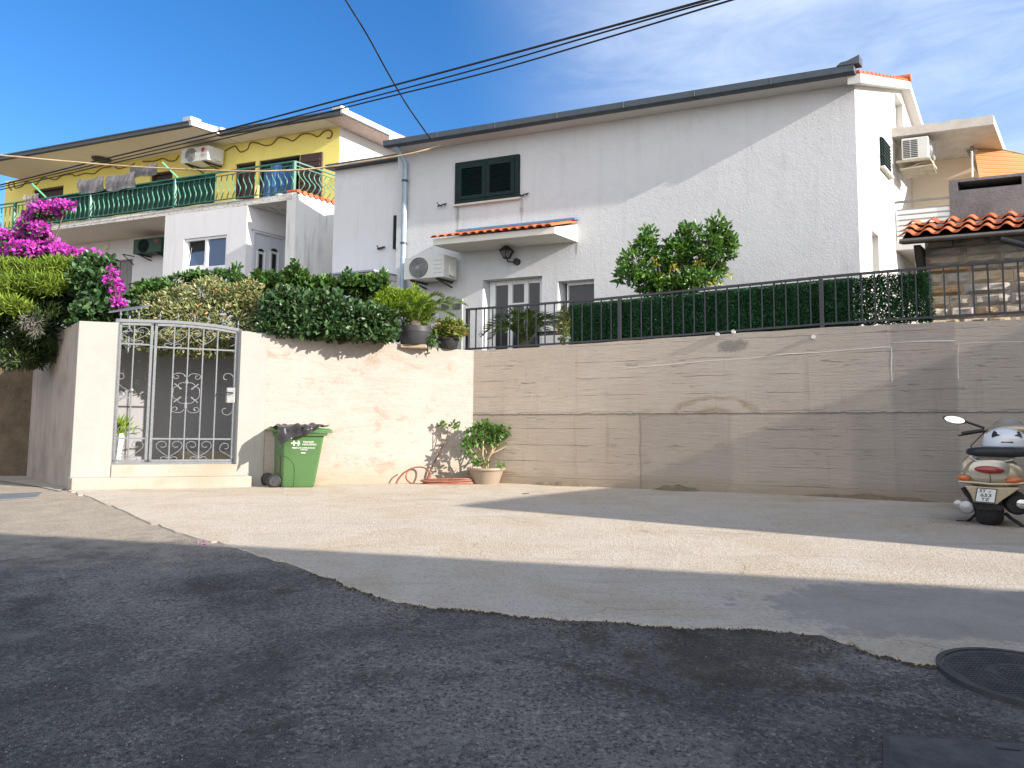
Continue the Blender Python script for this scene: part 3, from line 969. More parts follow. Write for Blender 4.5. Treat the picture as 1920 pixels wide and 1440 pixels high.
# ------------------------------------------------------------------ metal gate
VG = .10
gt = thing('metal_gate', 'silver grey wrought metal gate with scrolls and arched top', 'gate', GW, (uB, VG, zs2))
gh = lambda x, y: GW.hit(x, y, VG)
zb = gh(320, 869)[1]
def ztop(u):
    xs = [gh(x, y) for x, y in ((222, 598), (295, 600), (340, 602), (375, 605), (415, 610), (455, 618))]
    return float(np.interp(u, [a for a, b in xs], [b for a, b in xs]))
uL, uR2 = gh(213, 735)[0], gh(445, 735)[0]
m1, m2 = gh(279, 735)[0], gh(287, 735)[0]
def vbar(mb, u, z0, z1, w, d=.02): mb.box(u - w / 2, u + w / 2, VG - d, VG + d, z0, z1)
def arch(mb, ua, ub, dz, h, d, n=10):
    us = np.linspace(ua, ub, n + 1)
    for a, b in zip(us, us[1:]):
        mb.hexa([(a, VG - d, ztop(a) + dz - h), (b, VG - d, ztop(b) + dz - h), (b, VG + d, ztop(b) + dz - h), (a, VG + d, ztop(a) + dz - h)],
                [(a, VG - d, ztop(a) + dz), (b, VG - d, ztop(b) + dz), (b, VG + d, ztop(b) + dz), (a, VG + d, ztop(a) + dz)])
mb = MB(); vbar(mb, uL, zb, ztop(uL), .055, .03); vbar(mb, uR2 - .005, zb, ztop(uR2), .055, .03); arch(mb, uL - .027, uR2 + .03, .0, .055, .03); mb.box(uL, uR2, VG - .025, VG + .025, zb - .02, zb + .025)
part('gate_frame', mb, M_gate, gt)
mb = MB()
for px in (226, 260, 300, 334, 365, 391, 418, 447):
    u = gh(px, 600)[0]; z = ztop(u)
    mb.lathe([(.008, z), (.009, z + .05), (.024, z + .075), (.002, z + .155)], (u, VG, 0), 6)
part('spike_row', mb, M_gate, gt)

def spiral(c, r0, r1, a0, a1, n=18):
    return [(c[0] + (r0 + (r1 - r0) * i / n) * math.cos(a0 + (a1 - a0) * i / n), VG, c[1] + (r0 + (r1 - r0) * i / n) * math.sin(a0 + (a1 - a0) * i / n)) for i in range(n + 1)]
def bez(p0, p1, p2, p3, n=10):
    o = []
    for i in range(n + 1):
        t = i / n; s = 1 - t
        o.append(tuple(s ** 3 * a + 3 * s * s * t * b + 3 * s * t * t * c + t ** 3 * d for a, b, c, d in zip(p0, p1, p2, p3)))
    return o
TR = .0075
def heart(mb, c, w, h, tail=True):
    """open heart of two scrolls on a vertical bar; c is the middle of its foot"""
    for s in (-1, 1):
        b = (c[0], VG, c[1] + h * .12); e = (c[0] + s * w * .5, VG, c[1] + h * .72)
        p = bez(b, (c[0] + s * w * .22, VG, c[1] + h * .30), (c[0] + s * w * .5, VG, c[1] + h * .5), e, 8)
        cc = (c[0] + s * w * .27, c[1] + h * .74)
        sp = [(c[0] + s * abs(x - c[0]), y, z) for x, y, z in [(cc[0] + s * (w * .23) * math.cos(a) * (1 - .62 * k), VG, cc[1] + h * .24 * math.sin(a) * (1 - .62 * k)) for k, a in [(i / 20, i / 20 * pi * 1.75) for i in range(21)]]]
        mb.tube(p + sp[1:], TR, 5)
        if tail:
            q = [(c[0] + s * w * .02, VG, c[1] + h * .14)] + [(c[0] + s * (w * .2 + w * .12 * math.cos(a)), VG, c[1] + h * .04 + h * .09 * math.sin(a)) for a in [pi * (1 - i / 12 * 1.6) for i in range(13)]]
            mb.tube(q, TR, 5)
def leaf(name, ua, ub, bars, yr_top, yr_bot, xm):
    lf = MB(); w = .042
    vbar(lf, ua, zb + .03, ztop(ua) - .07, w); vbar(lf, ub, zb + .03, ztop(ub) - .07, w)
    lf.box(ua - w / 2, ub + w / 2, VG - .02, VG + .02, zb + .03, zb + .072); arch(lf, ua - w / 2, ub + w / 2, -.066, .042, .02, 8)
    L = part(name, lf, M_gate, gt)
    zr, zr2 = gh(xm, yr_top)[1], gh(xm, yr_bot)[1]
    mb = MB(); mb.box(ua, ub, VG - .008, VG + .008, zr - .014, zr + .014); part('cross_rail', mb, M_gate, L)
    mb = MB(); mb.box(ua, ub, VG - .008, VG + .008, zr2 - .014, zr2 + .014); part('cross_rail', mb, M_gate, L)
    for u in bars:
        mb = MB(); mb.box(u - .010, u + .010, VG - .0095, VG + .0095, zb + .05, ztop(u) - .09); part('vertical_bar', mb, M_gate, L)
    return L, zr, zr2
# narrow fixed leaf
b1 = (gh(246, 735)[0] + .0)
L1, zr, zr2 = leaf('narrow_leaf', uL + .055, m1, [b1], 645, 822, 248)
mb = MB(); wl = m1 - uL - .09
heart(mb, (b1, zb + .075), wl, zr2 - zb - .10); heart(mb, (b1, zr + .03), wl, ztop(b1) - zr - .15)
zm = gh(230, 746)[1]; mb.box(uL + .05, b1, VG - .008, VG + .008, zm - .012, zm + .012)
mb.tube(bez((b1, VG, zm + .12), (b1 - .20, VG, zm + .18), (b1 - .34, VG, zm + .38), (b1 - .20, VG, zm + .44), 8) + spiral((b1 - .18, zm + .37), .07, .02, pi / 2, -pi * 1.0, 12), TR, 5)
mb.tube(spiral((b1 - .17, zm + .07), .055, .015, -pi * .3, pi * 1.4, 14), TR, 5)
mb.tube(spiral((b1 - .14, zr2 + .14), .10, .03, -pi * .45, pi * 1.2, 16), TR, 5)
mb.ball((b1, VG, zm + .14), .035, .03, .04, 8, 6)
part_split('scrollwork', mb, M_gate, L1)
# wide opening leaf
bx = [gh(x, 735)[0] for x in (322, 349, 377, 404)]
L2, zr, zr2 = leaf('wide_leaf', m2, uR2 - .055, bx, 654, 823, 365)
mb = MB(); hh = zr2 - zb - .10
heart(mb, (bx[0], zb + .075), .42, hh); heart(mb, (bx[2], zb + .075), .42, hh)
mb.tube(bez((uR2 - .06, VG, zb + .10), (uR2 - .16, VG, zb + .2), (uR2 - .30, VG, zb + hh * .6), (uR2 - .26, VG, zb + hh * .85), 8) + spiral((uR2 - .17, zb + hh * .86), .09, .03, pi, -pi * .6, 12), TR, 5)
hz = ztop(bx[1]) - zr - .17
heart(mb, (bx[0] - .02, zr + .03), .44, hz, True); heart(mb, (bx[2] + .0, zr + .03), .40, hz, False)
mb.tube(spiral((uR2 - .15, zr + .2), .12, .03, -pi * .5, pi, 14), TR, 5)
# centre ornament of eight scrolls
oc = gh(348, 737); ow, oh = .20, .27
zc = oc[1]
for sx in (-1, 1):
    for sz in (-1, 1):
        mb.tube([(bx[1] + sx * (.03 + .10 * (1 - math.cos(t))), VG, zc + sz * (.30 + .06 * math.sin(t * 1.0))) for t in [i / 14 * pi * 1.0 for i in range(15)]] + spiral((bx[1] + sx * .17, zc + sz * .30), .055, .015, 0 if sx > 0 else pi, (-1 if sx * sz > 0 else 1) * pi * 1.6 + (0 if sx > 0 else pi), 12), TR, 5)
        mb.tube(bez((bx[1] + sx * .02, VG, zc + sz * .19), (bx[1] + sx * .16, VG, zc + sz * .20), (bx[1] + sx * .16, VG, zc + sz * .10), (bx[1] + sx * .09, VG, zc + sz * .09), 8), TR, 5)
        mb.tube(bez((bx[1] + sx * .22, VG, zc + sz * .0), (bx[1] + sx * .24, VG, zc + sz * .13), (bx[1] + sx * .11, VG, zc + sz * .15), (bx[1] + sx * .11, VG, zc + sz * .07), 8), TR, 5)
        mb.bar((bx[1] + sx * .08, VG, zc + sz * .07), (bx[1] + sx * .20, VG, zc + sz * .17), .012, .018)
mb.box(bx[1] - .02, bx[1] + .02, VG - .015, VG + .015, zc + .17, zc + .24); mb.box(bx[1] - .02, bx[1] + .02, VG - .015, VG + .015, zc - .28, zc - .17)
# scrolls round the lock
ub = uR2 - .06
for s in (-1, 1):
    mb.tube(spiral((ub - .13, zc + s * .30), .12, .03, -s * pi * .1, s * pi * 1.5, 16), TR, 5)
part_split('scrollwork', mb, M_gate, L2)
mb = MB(); mb.box(ub - .13, ub + .01, VG - .035, VG + .03, zc - .16, zc + .12); part('lock_case', mb, surf('bright_lock_steel', (.55, .56, .56), (.42, .43, .43), 20, .35, .6), L2, bevel=.006)
mb = MB(); mb.tube([(ub - .04, VG - .035, zc + .02), (ub - .05, VG - .09, zc + .02), (ub - .17, VG - .09, zc + .03), (ub - .34, VG - .085, zc - .01)], .014, 8); part('gate_handle', mb, M_black, L2, smooth=50)
mb = MB(); mb.box(uR2 + .03, uC + .004, VG - .05, VG + .05, zb, ztop(uR2) - .12); part('closing_post', mb, surf('dark_steel_post', (.035, .037, .042), (.05, .05, .055), 10, .5, .3), gt, bevel=.005)

# ------------------------------------------------------------------ wheelie bin
M_bin = surf('green_bin_plastic', (.066, .150, .050), (.080, .172, .058), 2.5, .42, bump=.15, bscale=140, spec=.5)
M_bin2 = surf('green_lid_plastic', (.085, .20, .065), (.10, .22, .08), 3, .4, spec=.5)
b0 = G(528, 916)
BF = Fr(b0, R(9), -.42)
bh = lambda x, y, v=0.0: BF.hit(x, y, v)
b_w0 = bh(590, 914)[0]; t_l = bh(530, 813)[0]; t_r = bh(609, 813)[0]; b_h = bh(570, 812)[1]
bz0 = gz(b0.y) + .012
bn = thing('wheelie_bin', 'green two-wheeled refuse bin beside the gate', 'bin', BF, (0, 0, bz0))
DV0, DV1 = .62, .74
def rring(u0, u1, v0, v1, z, r=.05, n=4):
    o = []
    for cx, cy, a in ((u1 - r, v0 + r, -pi / 2), (u1 - r, v1 - r, 0), (u0 + r, v1 - r, pi / 2), (u0 + r, v0 + r, pi)):
        for k in range(n + 1):
            t = a + pi / 2 * k / n; o.append((cx + r * math.cos(t), cy + r * math.sin(t), z))
    return o
rings = []
for t in (0, .02, .05, .3, .6, .88, .97, 1.0):
    e = .02 * (1 - min(t / .05, 1)) ** 2
    rings.append(rring(t_l * t + e, b_w0 + (t_r - b_w0) * t - e, -.02 * t + e, DV0 + (DV1 - DV0) * t - e, bz0 + (b_h - bz0) * t, .045))
mb = MB(); mb.loft(rings)
body = part('bin_body', mb, M_bin, bn, smooth=40)
mb = MB(); mb.loft([rring(t_l - .03, t_r + .035, -.05, DV1 + .03, b_h - .05, .05), rring(t_l - .035, t_r + .045, -.055, DV1 + .035, b_h - .03, .05), rring(t_l - .035, t_r + .045, -.055, DV1 + .035, b_h, .05), rring(t_l - .02, t_r + .03, -.04, DV1 + .02, b_h + .003, .05)])
part('rim', mb, M_bin, bn, smooth=35)
mb = MB(); ov = bh(622, 806)[0]
mb.loft([rring(t_l - .05, ov, -.075, DV1 + .05, b_h + .006, .06), rring(t_l - .055, ov + .01, -.08, DV1 + .055, b_h + .018, .06), rring(t_l - .055, ov + .01, -.08, DV1 + .055, b_h + .062, .06), rring(t_l - .02, ov - .04, -.04, DV1 + .02, b_h + .085, .06), rring(t_l + .2, ov - .3, .15, DV1 - .15, b_h + .10, .06)])
part('lid', mb, M_bin2, bn, smooth=40)
mb = MB(); mb.tube([(t_l - .04, .1, b_h + .02), (t_l - .15, .1, b_h + .05), (t_l - .16, .12, b_h + .06), (t_l - .16, DV1 - .12, b_h + .06), (t_l - .15, DV1 - .1, b_h + .05), (t_l - .04, DV1 - .1, b_h + .02)], .022, 8); part('handle', mb, M_bin, bn, smooth=50)
mb = MB(); mb.bar((t_l + .02, DV1 - .02, b_h + .12), (t_l + (t_r - t_l) * .72, DV1 - .02, b_h + .12), .06, .05); part('lid_grip', mb, M_bin2, bn, bevel=.01)
for v in (.06, DV0 - .06):
    mb = MB(); rw_ = .125; c = (-.13, v, bz0 + rw_ - .012)
    mb.lathe([(rw_ * .8, -.045), (rw_ * .97, -.035), (rw_, -.015), (rw_, .015), (rw_ * .97, .035), (rw_ * .8, .045)], c, 28, 'y'); wh = part('wheel', mb, M_black, bn, smooth=50)
    mb = MB(); mb.lathe([(.085, -.05), (.075, -.052), (.06, -.04), (.03, -.045), (.025, -.06)], c, 20, 'y'); part('hub', mb, surf('grey_hub', (.06, .06, .065), None, 5, .5), wh, smooth=50)
mb = MB(); mb.tube([(-.13, .02, bz0 + .115), (-.13, DV0 - .02, bz0 + .115)], .015, 8); part('axle', mb, M_black, bn)
# moulded curve and the pale printed sheet on the rear side
mb = MB()
fv = lambda t: -.02 * t - .003
cv = []
for x, y in ((530, 854), (538, 857), (545, 862), (550, 868), (552, 878), (552, 895), (550, 914)):
    u, z = bh(x, y, -.015); cv.append((u, fv((z - bz0) / (b_h - bz0)), z))
mb.tube(cv, .006, 5); part('moulded_line', mb, surf('darker_green', (.030, .11, .022), None, 4, .5), body)
mb = MB()
n_ = V((0, 1, 0)); mb.quad((t_l * .45 - .006, .10, bz0 + .25), (t_l * .45 - .006, .34, bz0 + .25), (t_l * .66 - .006, .34, bz0 + .58), (t_l * .66 - .006, .10, bz0 + .58))
part('worn_sticker', mb, surf('worn_sticker', (.16, .19, .12), (.10, .13, .07), 6, .7), body)
# printing on the sunlit side
mb = MB()
def bp(x, y):
    u, z = bh(x, y, -.02); return V((u, -.02 * (z - bz0) / (b_h - bz0) - .006, z))
s = bh(570, 830)[0] - bh(569, 830)[0]
o = bp(556, 831)
U_, Z_ = V((1, 0, 0)), V((0, -.025, 1)).normalized()
def rc(x0, x1, y0, y1):
    mb.quad(*[o + U_ * (a * s) + Z_ * (b * s) for a, b in ((x0, y0), (x1, y0), (x1, y1), (x0, y1))])
rc(-6.2, -3.3, -4.6, 4.6); rc(2.2, 5.2, -4.6, 4.6); rc(-3.3, 2.2, -1.1, 1.1); rc(-10.2, -6.2, -1.2, 1.2); rc(5.2, 6.4, -1.2, 1.2)
put_text(mb, 'TROGIR', 4.6 * s, bp(578, 829), U_, Z_, .06 * s, 1.25)
put_text(mb, 'HOLDING', 4.6 * s, bp(580, 833.5), U_, Z_, .06 * s, 1.25)
put_text(mb, 'MIJEŠANI KOMUNALNI', 3.5 * s, bp(569, 840), U_, Z_, .04 * s, 1.2)
put_text(mb, 'OTPAD', 3.5 * s, bp(570, 843.5), U_, Z_, .04 * s, 1.2)
rc(9, 17.5, -19.4, -18.0)
part('printing', mb, surf('white_print', (.80, .82, .80), (.72, .74, .72), 40, .5), body)

# black plastic sheet lying on the lid
sh = MB(); r2 = random.Random(4)
ph = [r2.uniform(0, 6) for _ in range(6)]
def fsh(a, b):
    # a along the lid, b from the back of the lid over the street edge
    u = t_l - .10 + (ov - t_l + .06) * a
    hang = max(0, .34 * (1 - a * 1.05)) + .04
    sl = DV1 + hang; q = b * sl
    if q < DV1 + .06: v = DV1 - q; dz = 0
    else: v = -.09 - .02 * (q - DV1); dz = -(q - DV1 - .06)
    if a < .08: dz -= (.08 - a) * 1.1
    wr = .028 * math.sin(9 * a + 5 * b + ph[0]) + .018 * math.sin(21 * a - 8 * b + ph[1]) + .014 * math.sin(14 * b + 17 * a + ph[2])
    pk_ = .055 * math.exp(-((a - .80) / .10) ** 2) + .03 * math.exp(-((a - .35) / .12) ** 2)
    if q < DV1 + .06: return (u + wr * .4, v, b_h + .108 + abs(wr) + pk_ * (.4 + .6 * b))
    return (u + wr * .4, v - abs(wr) * 1.2 - .01, b_h + .108 + dz + wr * .4 + pk_)
sh.grid(fsh, 44, 40)
M_sheet = surf('black_polythene', (.022, .022, .025), (.035, .034, .038), 6, .32, spec=.5, bump=.3, bscale=25)
single('plastic_sheet', sh, M_sheet, 'crumpled black plastic sheet draped over the bin lid', 'plastic sheet', BF, (t_l, 0, b_h + .1), smooth=70, weld=False)

# ------------------------------------------------------------------ potted shrub by the wall corner
M_pot = surf('beige_plastic_pot', (.34, .275, .215), (.29, .235, .18), 5, .55, bump=.1, bscale=90)
p0 = G(911, 908)
s = p0.y / FPX
ps = thing('potted_shrub', 'leggy green shrub in a beige fluted pot at the wall corner', 'potted plant', W0, tuple(p0))
zt_ = 31 * s; rt, rb = 34.5 * s, 24 * s
flute = lambda a, h: 1 - (.018 * (.5 + .5 * math.cos(a * 40)) if .10 * zt_ < h < .72 * zt_ else 0)
mb = MB(); mb.lathe([(rb * .96, 0), (rb, .02), (rb + (rt - rb) * .1, zt_ * .11), (rb + (rt - rb) * .66, zt_ * .72), (rb + (rt - rb) * .72, zt_ * .76), (rt * .95, zt_ * .84), (rt * 1.02, zt_ * .86), (rt * 1.04, zt_ * .9), (rt * 1.03, zt_), (rt * .93, zt_), (rt * .9, zt_ * .85)], p0, 120, capt=False, rad=flute)
part('pot', mb, M_pot, ps, smooth=35)
mb = MB(); mb.lathe([(rt * .9, zt_ * .86), (rt * .4, zt_ * .9), (.01, zt_ * .9)], p0, 20, capb=False); part('potting_soil', mb, M_soil, ps)
M_twig = surf('pale_twig', (.42, .33, .20), (.30, .23, .13), 20, .8)
Y0 = p0.y
mb = MB(); stems = [[(912, 878, 0), (905, 855, -.05), (897, 838, -.1), (890, 822, -.1)], [(914, 878, 0), (916, 858, .05), (908, 840, .05), (900, 818, 0)], [(914, 862, .05), (922, 848, 0), (926, 832, .05), (930, 818, .1)], [(912, 878, 0), (898, 862, -.15), (888, 850, -.2), (876, 838, -.2)], [(918, 852, .05), (932, 846, .05), (948, 838, .1), (968, 828, .1)], [(905, 855, -.1), (906, 835, -.1), (906, 815, 0), (905, 800, 0)], [(916, 858, .1), (930, 838, .15), (940, 822, .2), (948, 812, .2)]]
for st_ in stems:
    mb.tube([P(x, y, Y0 + d) for x, y, d in st_], [.019, .015, .011, .006], 6)
part('stems', mb, M_twig, ps, smooth=60)
M_shrub = leafmat('shrub_leaf', [(0, (.030, .085, .018)), (.45, (.060, .16, .030)), (.8, (.11, .25, .045)), (1, (.17, .32, .07))])
bl = [pblob(*b) for b in ((890, 812, Y0 - .05, 20, 11), (905, 800, Y0, 18, 11), (922, 810, Y0 + .1, 24, 12), (940, 808, Y0 + .1, 16, 9), (880, 830, Y0 - .2, 14, 10), (893, 828, Y0, 20, 9), (925, 824, Y0 + .1, 24, 8), (948, 826, Y0 + .2, 12, 7), (968, 822, Y0 + .2, 14, 6), (872, 842, Y0 - .2, 8, 6), (886, 852, Y0 - .2, 10, 5), (900, 868, Y0 - .1, 16, 5), (938, 872, Y0 - .2, 9, 5))]
pt, dd = sample_blobs(bl, 950, .5, .35, 6)
leaf_part('foliage', ps, pt, dd + rand_dirs(950, (0, 0, .5)) * .8, .085, .5, M_shrub)

# thin bare sapling with its shadow on the pale wall
Ys = GW.dep(820, 890, -.12)
sp_ = thing('sapling', 'thin bare sapling against the pale wall behind the hose', 'small tree', W0, tuple(P(803, 900, Ys)))
mb = MB(); mb.tube([P(x, y, Ys) for x, y in ((800, 902), (806, 885), (815, 866), (824, 848), (833, 832), (839, 815), (841, 795))], [.022, .02, .017, .014, .012, .008, .005], 6)
mb.tube([P(x, y, Ys) for x, y in ((827, 838), (827, 815), (828, 800), (817, 793))], [.009, .008, .006, .004], 5)
mb.tube([P(x, y, Ys - .05) for x, y in ((838, 818), (846, 806), (852, 798))], [.008, .006, .004], 5)
part('trunk', mb, surf('dark_twig', (.17, .11, .075), (.10, .07, .05), 20, .85), sp_)
pt, dd = sample_blobs([pblob(*b) for b in ((832, 795, Ys, 9, 3), (852, 797, Ys, 6, 7), (856, 800, Ys, 4, 4))], 46, .5)
leaf_part('foliage', sp_, pt, dd + rand_dirs(46), .085, .6, M_shrub)

# garden hose
M_hose = surf('terracotta_hose', (.30, .115, .07), (.22, .085, .055), 8, .45)
Yh = GW.dep(800, 890, -.35)
mb = MB(); hp = []
ctr = GW.w(GW.hit(842, 895, -.42)[0], -.42)
for i in range(170):
    a = i / 170 * 2 * pi * 5; rr = .40 + .035 * math.sin(a * .37)
    hp.append((ctr.x + rr * 1.25 * math.cos(a), ctr.y + rr * .40 * math.sin(a) + .22 * rr * math.cos(a), .022 + .021 * (i // 34) + .014 * math.sin(a * 1.3)))
mb.tube(hp, .019, 7)
cc = P(783, 890, Yh - .02); rr = 23 * Yh / FPX
mb.tube([(cc.x + rr * math.cos(a), cc.y + .12 * math.sin(a) + .1, max(.02, .02 + rr * .62 + rr * .68 * math.sin(a))) for a in [R(-60) + i / 30 * R(330) for i in range(31)]], .016, 7)
q = [P(x, y, Yh) for x, y in ((743, 905), (747, 897), (755, 888), (764, 882), (772, 878))]; q[0].z = .018
mb.tube(q, .015, 7)
single('garden_hose', mb, M_hose, 'reddish brown garden hose coiled on the ground beside the pot', 'hose', W0, (ctr.x, ctr.y, 0), smooth=60)

# red bucket lying behind the pot
bc = G(947, 902); s = bc.y / FPX
bk = thing('toy_bucket', 'small red and black bucket lying half behind the fluted pot', 'bucket', W0, (bc.x, bc.y + .25, 0))
M_red = surf('faded_red_plastic', (.33, .045, .05), (.24, .035, .04), 6, .5)
t0 = V((bc.x - .06, bc.y + .25, .15))
ax = V((.42, -.25, -.18)).normalized(); mb = MB()
def tilt_lathe(mb, prof, c, ax, n=20):
    q = ax.to_track_quat('Z', 'Y')
    tmp = MB(); tmp.lathe(prof, (0, 0, 0), n, capt=False)
    mb.add([V(c) + q @ V(p) for p in tmp.v], tmp.f)
tilt_lathe(mb, [(.11, -.16), (.16, .13), (.15, .13), (.10, -.14)], t0, ax); part('bucket_body', mb, M_red, bk, smooth=40)
mb = MB(); tilt_lathe(mb, [(.155, .13), (.172, .14), (.168, .17), (.15, .165)], t0, ax); part('rim', mb, M_black, bk, smooth=40)
mb = MB(); tilt_lathe(mb, [(.12, -.02), (.14, .09), (.0, .09)], t0 + V((.12, -.1, -.04)), ax); part('inside', mb, M_black, bk)

# fallen leaf and fallen petals
q = G(985, 928); mb = MB()
mb.grid(lambda a, b: (q.x + (a - .5) * .13, q.y + (b - .5) * .07 * (1 - (2 * a - 1) ** 2) ** .5, gz(q.y) + .012 + .018 * abs(b - .5) + .012 * a), 8, 4)
single('fallen_leaf', mb, surf('dry_green_leaf', (.08, .11, .03), (.05, .06, .02), 9, .7), 'single green leaf fallen on the concrete near the shadow tip', 'leaf', W0, tuple(q))
q = G(375, 1021); pt = np.array([[q.x + rnd.gauss(0, .035), q.y + rnd.gauss(0, .03), gz(q.y) + .012] for _ in range(5)])
M_brac = leafmat('magenta_bract', [(0, (.36, .020, .34)), (.5, (.50, .035, .46)), (.85, (.62, .07, .56)), (1, (.70, .16, .62))], .25, .6)
o = leaf_mesh('fallen_petals', pt, rand_dirs(5, (0, 0, .3)), .035, .8, M_brac, tuple(q)); o.location = q
tag(o, 'few magenta petals fallen on the asphalt at the shadow edge', 'petals')

# ------------------------------------------------------------------ houses across the street that throw the long shadows
TE = math.tan(SUN_EL); hd = V((math.cos(SUN_AZ), math.sin(SUN_AZ), 0))
M_cream = m_stucco('cream_render', (.62, .56, .45), 45, .3, .01)
M_tile = surf('terracotta_tile', (.42, .11, .045), (.30, .075, .035), 7, .75, bump=.3, bscale=30)
ap = G(845, 950); f1 = G(1160, 912)
H = 6.0; ca = ap + hd * ((H - ap.z) / TE); e = V((f1.x - ap.x, f1.y - ap.y, 0)).normalized()
nb = thing('neighbour_house', 'flat roofed cream house across the lane to the right, shading the wall', 'house', W0, (ca.x, ca.y, 0))
d2 = V((math.cos(R(-16)), math.sin(R(-16)), 0))
pl = [ca, ca + e * 18, ca + e * 18 + d2 * 9, ca + d2 * 9]
mb = MB(); mb.extr([V((p.x, p.y, -1)) for p in pl], (0, 0, H + 1 - .12)); part('wall', mb, M_cream, nb)
mb = MB(); mb.extr([V((p.x, p.y, H - .12)) for p in pl], (0, 0, .12)); part('roof', mb, M_tile, nb)
sA, sB = G(0, 1000), G(1920, 1110)
H = 6.5; eA, eB = sA + hd * ((H - sA.z) / TE), sB + hd * ((H - sB.z) / TE)
e = V((eB.x - eA.x, eB.y - eA.y, 0)).normalized(); n = V((e.y, -e.x, 0))
o0 = V((eA.x, eA.y, 0)) - e * 5
nb2 = thing('neighbour_house', 'tile roofed house behind the viewer, shading the street', 'house', W0, (o0.x, o0.y, 0))
pp = lambda a, b, z: o0 + e * a + n * b + V((0, 0, z))
mb = MB(); mb.extr([pp(.3, .5, -1), pp(21.7, .5, -1), pp(21.7, 9.5, -1), pp(.3, 9.5, -1)], (0, 0, H + .95)); part('wall', mb, M_cream, nb2)
mb = MB(); mb.extr([pp(0, 0, H - .15), pp(0, 0, H), pp(0, 5, H + 1.2), pp(0, 10, H), pp(0, 10, H - .15)], e * 22); part('roof', mb, M_tile, nb2)
for k in range(4):
    mb = MB(); a = 3 + k * 4.6; mb.extr([pp(a, .46, 2.8), pp(a + 1.2, .46, 2.8), pp(a + 1.2, .46, 4.3), pp(a, .46, 4.3)], n * .1); part('window', mb, M_black, nb2)
# ------------------------------------------------------------------ white house
def inv(fr, p):
    q = V((p.x, p.y, 0)) - fr.o; v = q.dot(fr.Vv); return (q.dot(fr.U) - fr.k * v, v, p.z)
def conv(mb, a, b):
    mb.v = [inv(b, a.w(*p)) for p in mb.v]; return mb
HK = (1 + .404 ** 2) ** .5
M_stW = m_stucco('white_stucco', (.595, .605, .62), 26, .33, .025, (.45, .46, .46), .45)
def drip_stains(m, spots):
    """grey run-off stains below sill ends, each with its own ragged outline"""
    t = NT.__new__(NT); t.m = m; t.t = m.node_tree; t.b = t.t.nodes['Principled BSDF']
    c = t.b.inputs['Base Color'].links[0].from_socket; p = t.obj(); s = t.sep(p)
    n = t.noise(t.obj((9, 9, 1.2)), 2.2, 6, .7)
    for (u, z, w, h) in spots:
        du = t.math('DIVIDE', t.math('SUBTRACT', s[0], u), w); dz = t.math('DIVIDE', t.math('SUBTRACT', z, s[2]), h)
        r = t.math('ADD', t.math('ABSOLUTE', du), t.math('MULTIPLY', t.math('ABSOLUTE', t.math('SUBTRACT', dz, .35)), 1.2))
        r = t.math('ADD', r, t.math('MULTIPLY', t.math('SUBTRACT', n, .5), 2.2))
        c = t.mix(t.math('MULTIPLY', t.band(r, -9, .55, .45), .75), c, (.21, .215, .19))
    t.color(c)
M_stS = m_stucco('white_stucco_side', (.60, .595, .575), 40, .3, .01, (.62, .60, .55), .25)
M_stA = m_stucco('smooth_white_render', (.70, .70, .71), 55, .25, .01, (.42, .42, .42), .35)
M_gut = surf('blue_grey_gutter', (.075, .095, .115), (.055, .072, .090), 6, .5, .3)
M_pipe = surf('pale_blue_pipe', (.40, .50, .60), (.34, .43, .52), 5, .4, .4)
M_gshut = surf('dark_green_paint', (.004, .016, .016), (.006, .021, .020), 8, .55, spec=.2)
M_dkin = surf('dark_interior', (.012, .012, .013), None, 5, .8)
M_pvc = surf('white_pvc', (.76, .77, .78), (.70, .71, .72), 6, .3)
def m_glass(name='window_glass', c=(.035, .036, .042)):
    t = NT(name, .05, 0, .5); t.color(c); t.b.inputs['IOR'].default_value = 1.45
    t.bump(t.noise(t.obj(), 1.7, 2), .04, .02); return t.m
M_glass = m_glass()
M_acw = surf('ac_white_metal', (.66, .66, .63), (.60, .60, .57), 5, .4)
M_acg = surf('ac_grey_grille', (.30, .31, .31), (.25, .26, .26), 9, .5)
M_slab = surf('old_white_concrete', (.58, .55, .50), (.48, .45, .40), 4, .9, bump=.4, bscale=25, bdist=.02)
def m_barrel():
    t = NT('orange_clay_tile', .75, 0, .25)
    ri = t.n('NewGeometry').outputs['Random Per Island']
    c = t.ramp(ri, [(0, (.36, .085, .035)), (.5, (.47, .125, .050)), (1, (.55, .17, .075))])
    n = t.noise(t.obj(), 14, 5, .7)
    c = t.mix(t.ramp(n, [(.5, 0), (.75, .5)]), c, (.24, .08, .045)); t.color(c); t.bump(n, .3, .01)
    return t.m
M_clay = m_barrel()

uWL = FA.hit(744, 400)[0]
zG = FA.hit(755, 267, -.45)[1]
wh = thing('white_house', 'two storey white stucco house above the retaining wall', 'house', FA, (uWL, 0, 2.5))
def frect(fr, l, t, r, b, v=0.0): return fr.rect(l, t, r, b, v)
dU0, dU1, _, dZ1 = FA.rect(905, 521, 1016, 640)
dZ0 = 2.56
wU0, wU1, wZ0, wZ1 = FA.rect(1046, 525, 1114, 580)
mb = MB()
mb.wall(uWL, UR, 2.4, zG - .02, [(dU0, dU1, dZ0, dZ1), (wU0, wU1, wZ0, wZ1)], 0, .30)
part('front_wall', mb, M_stW, wh, weld=True)
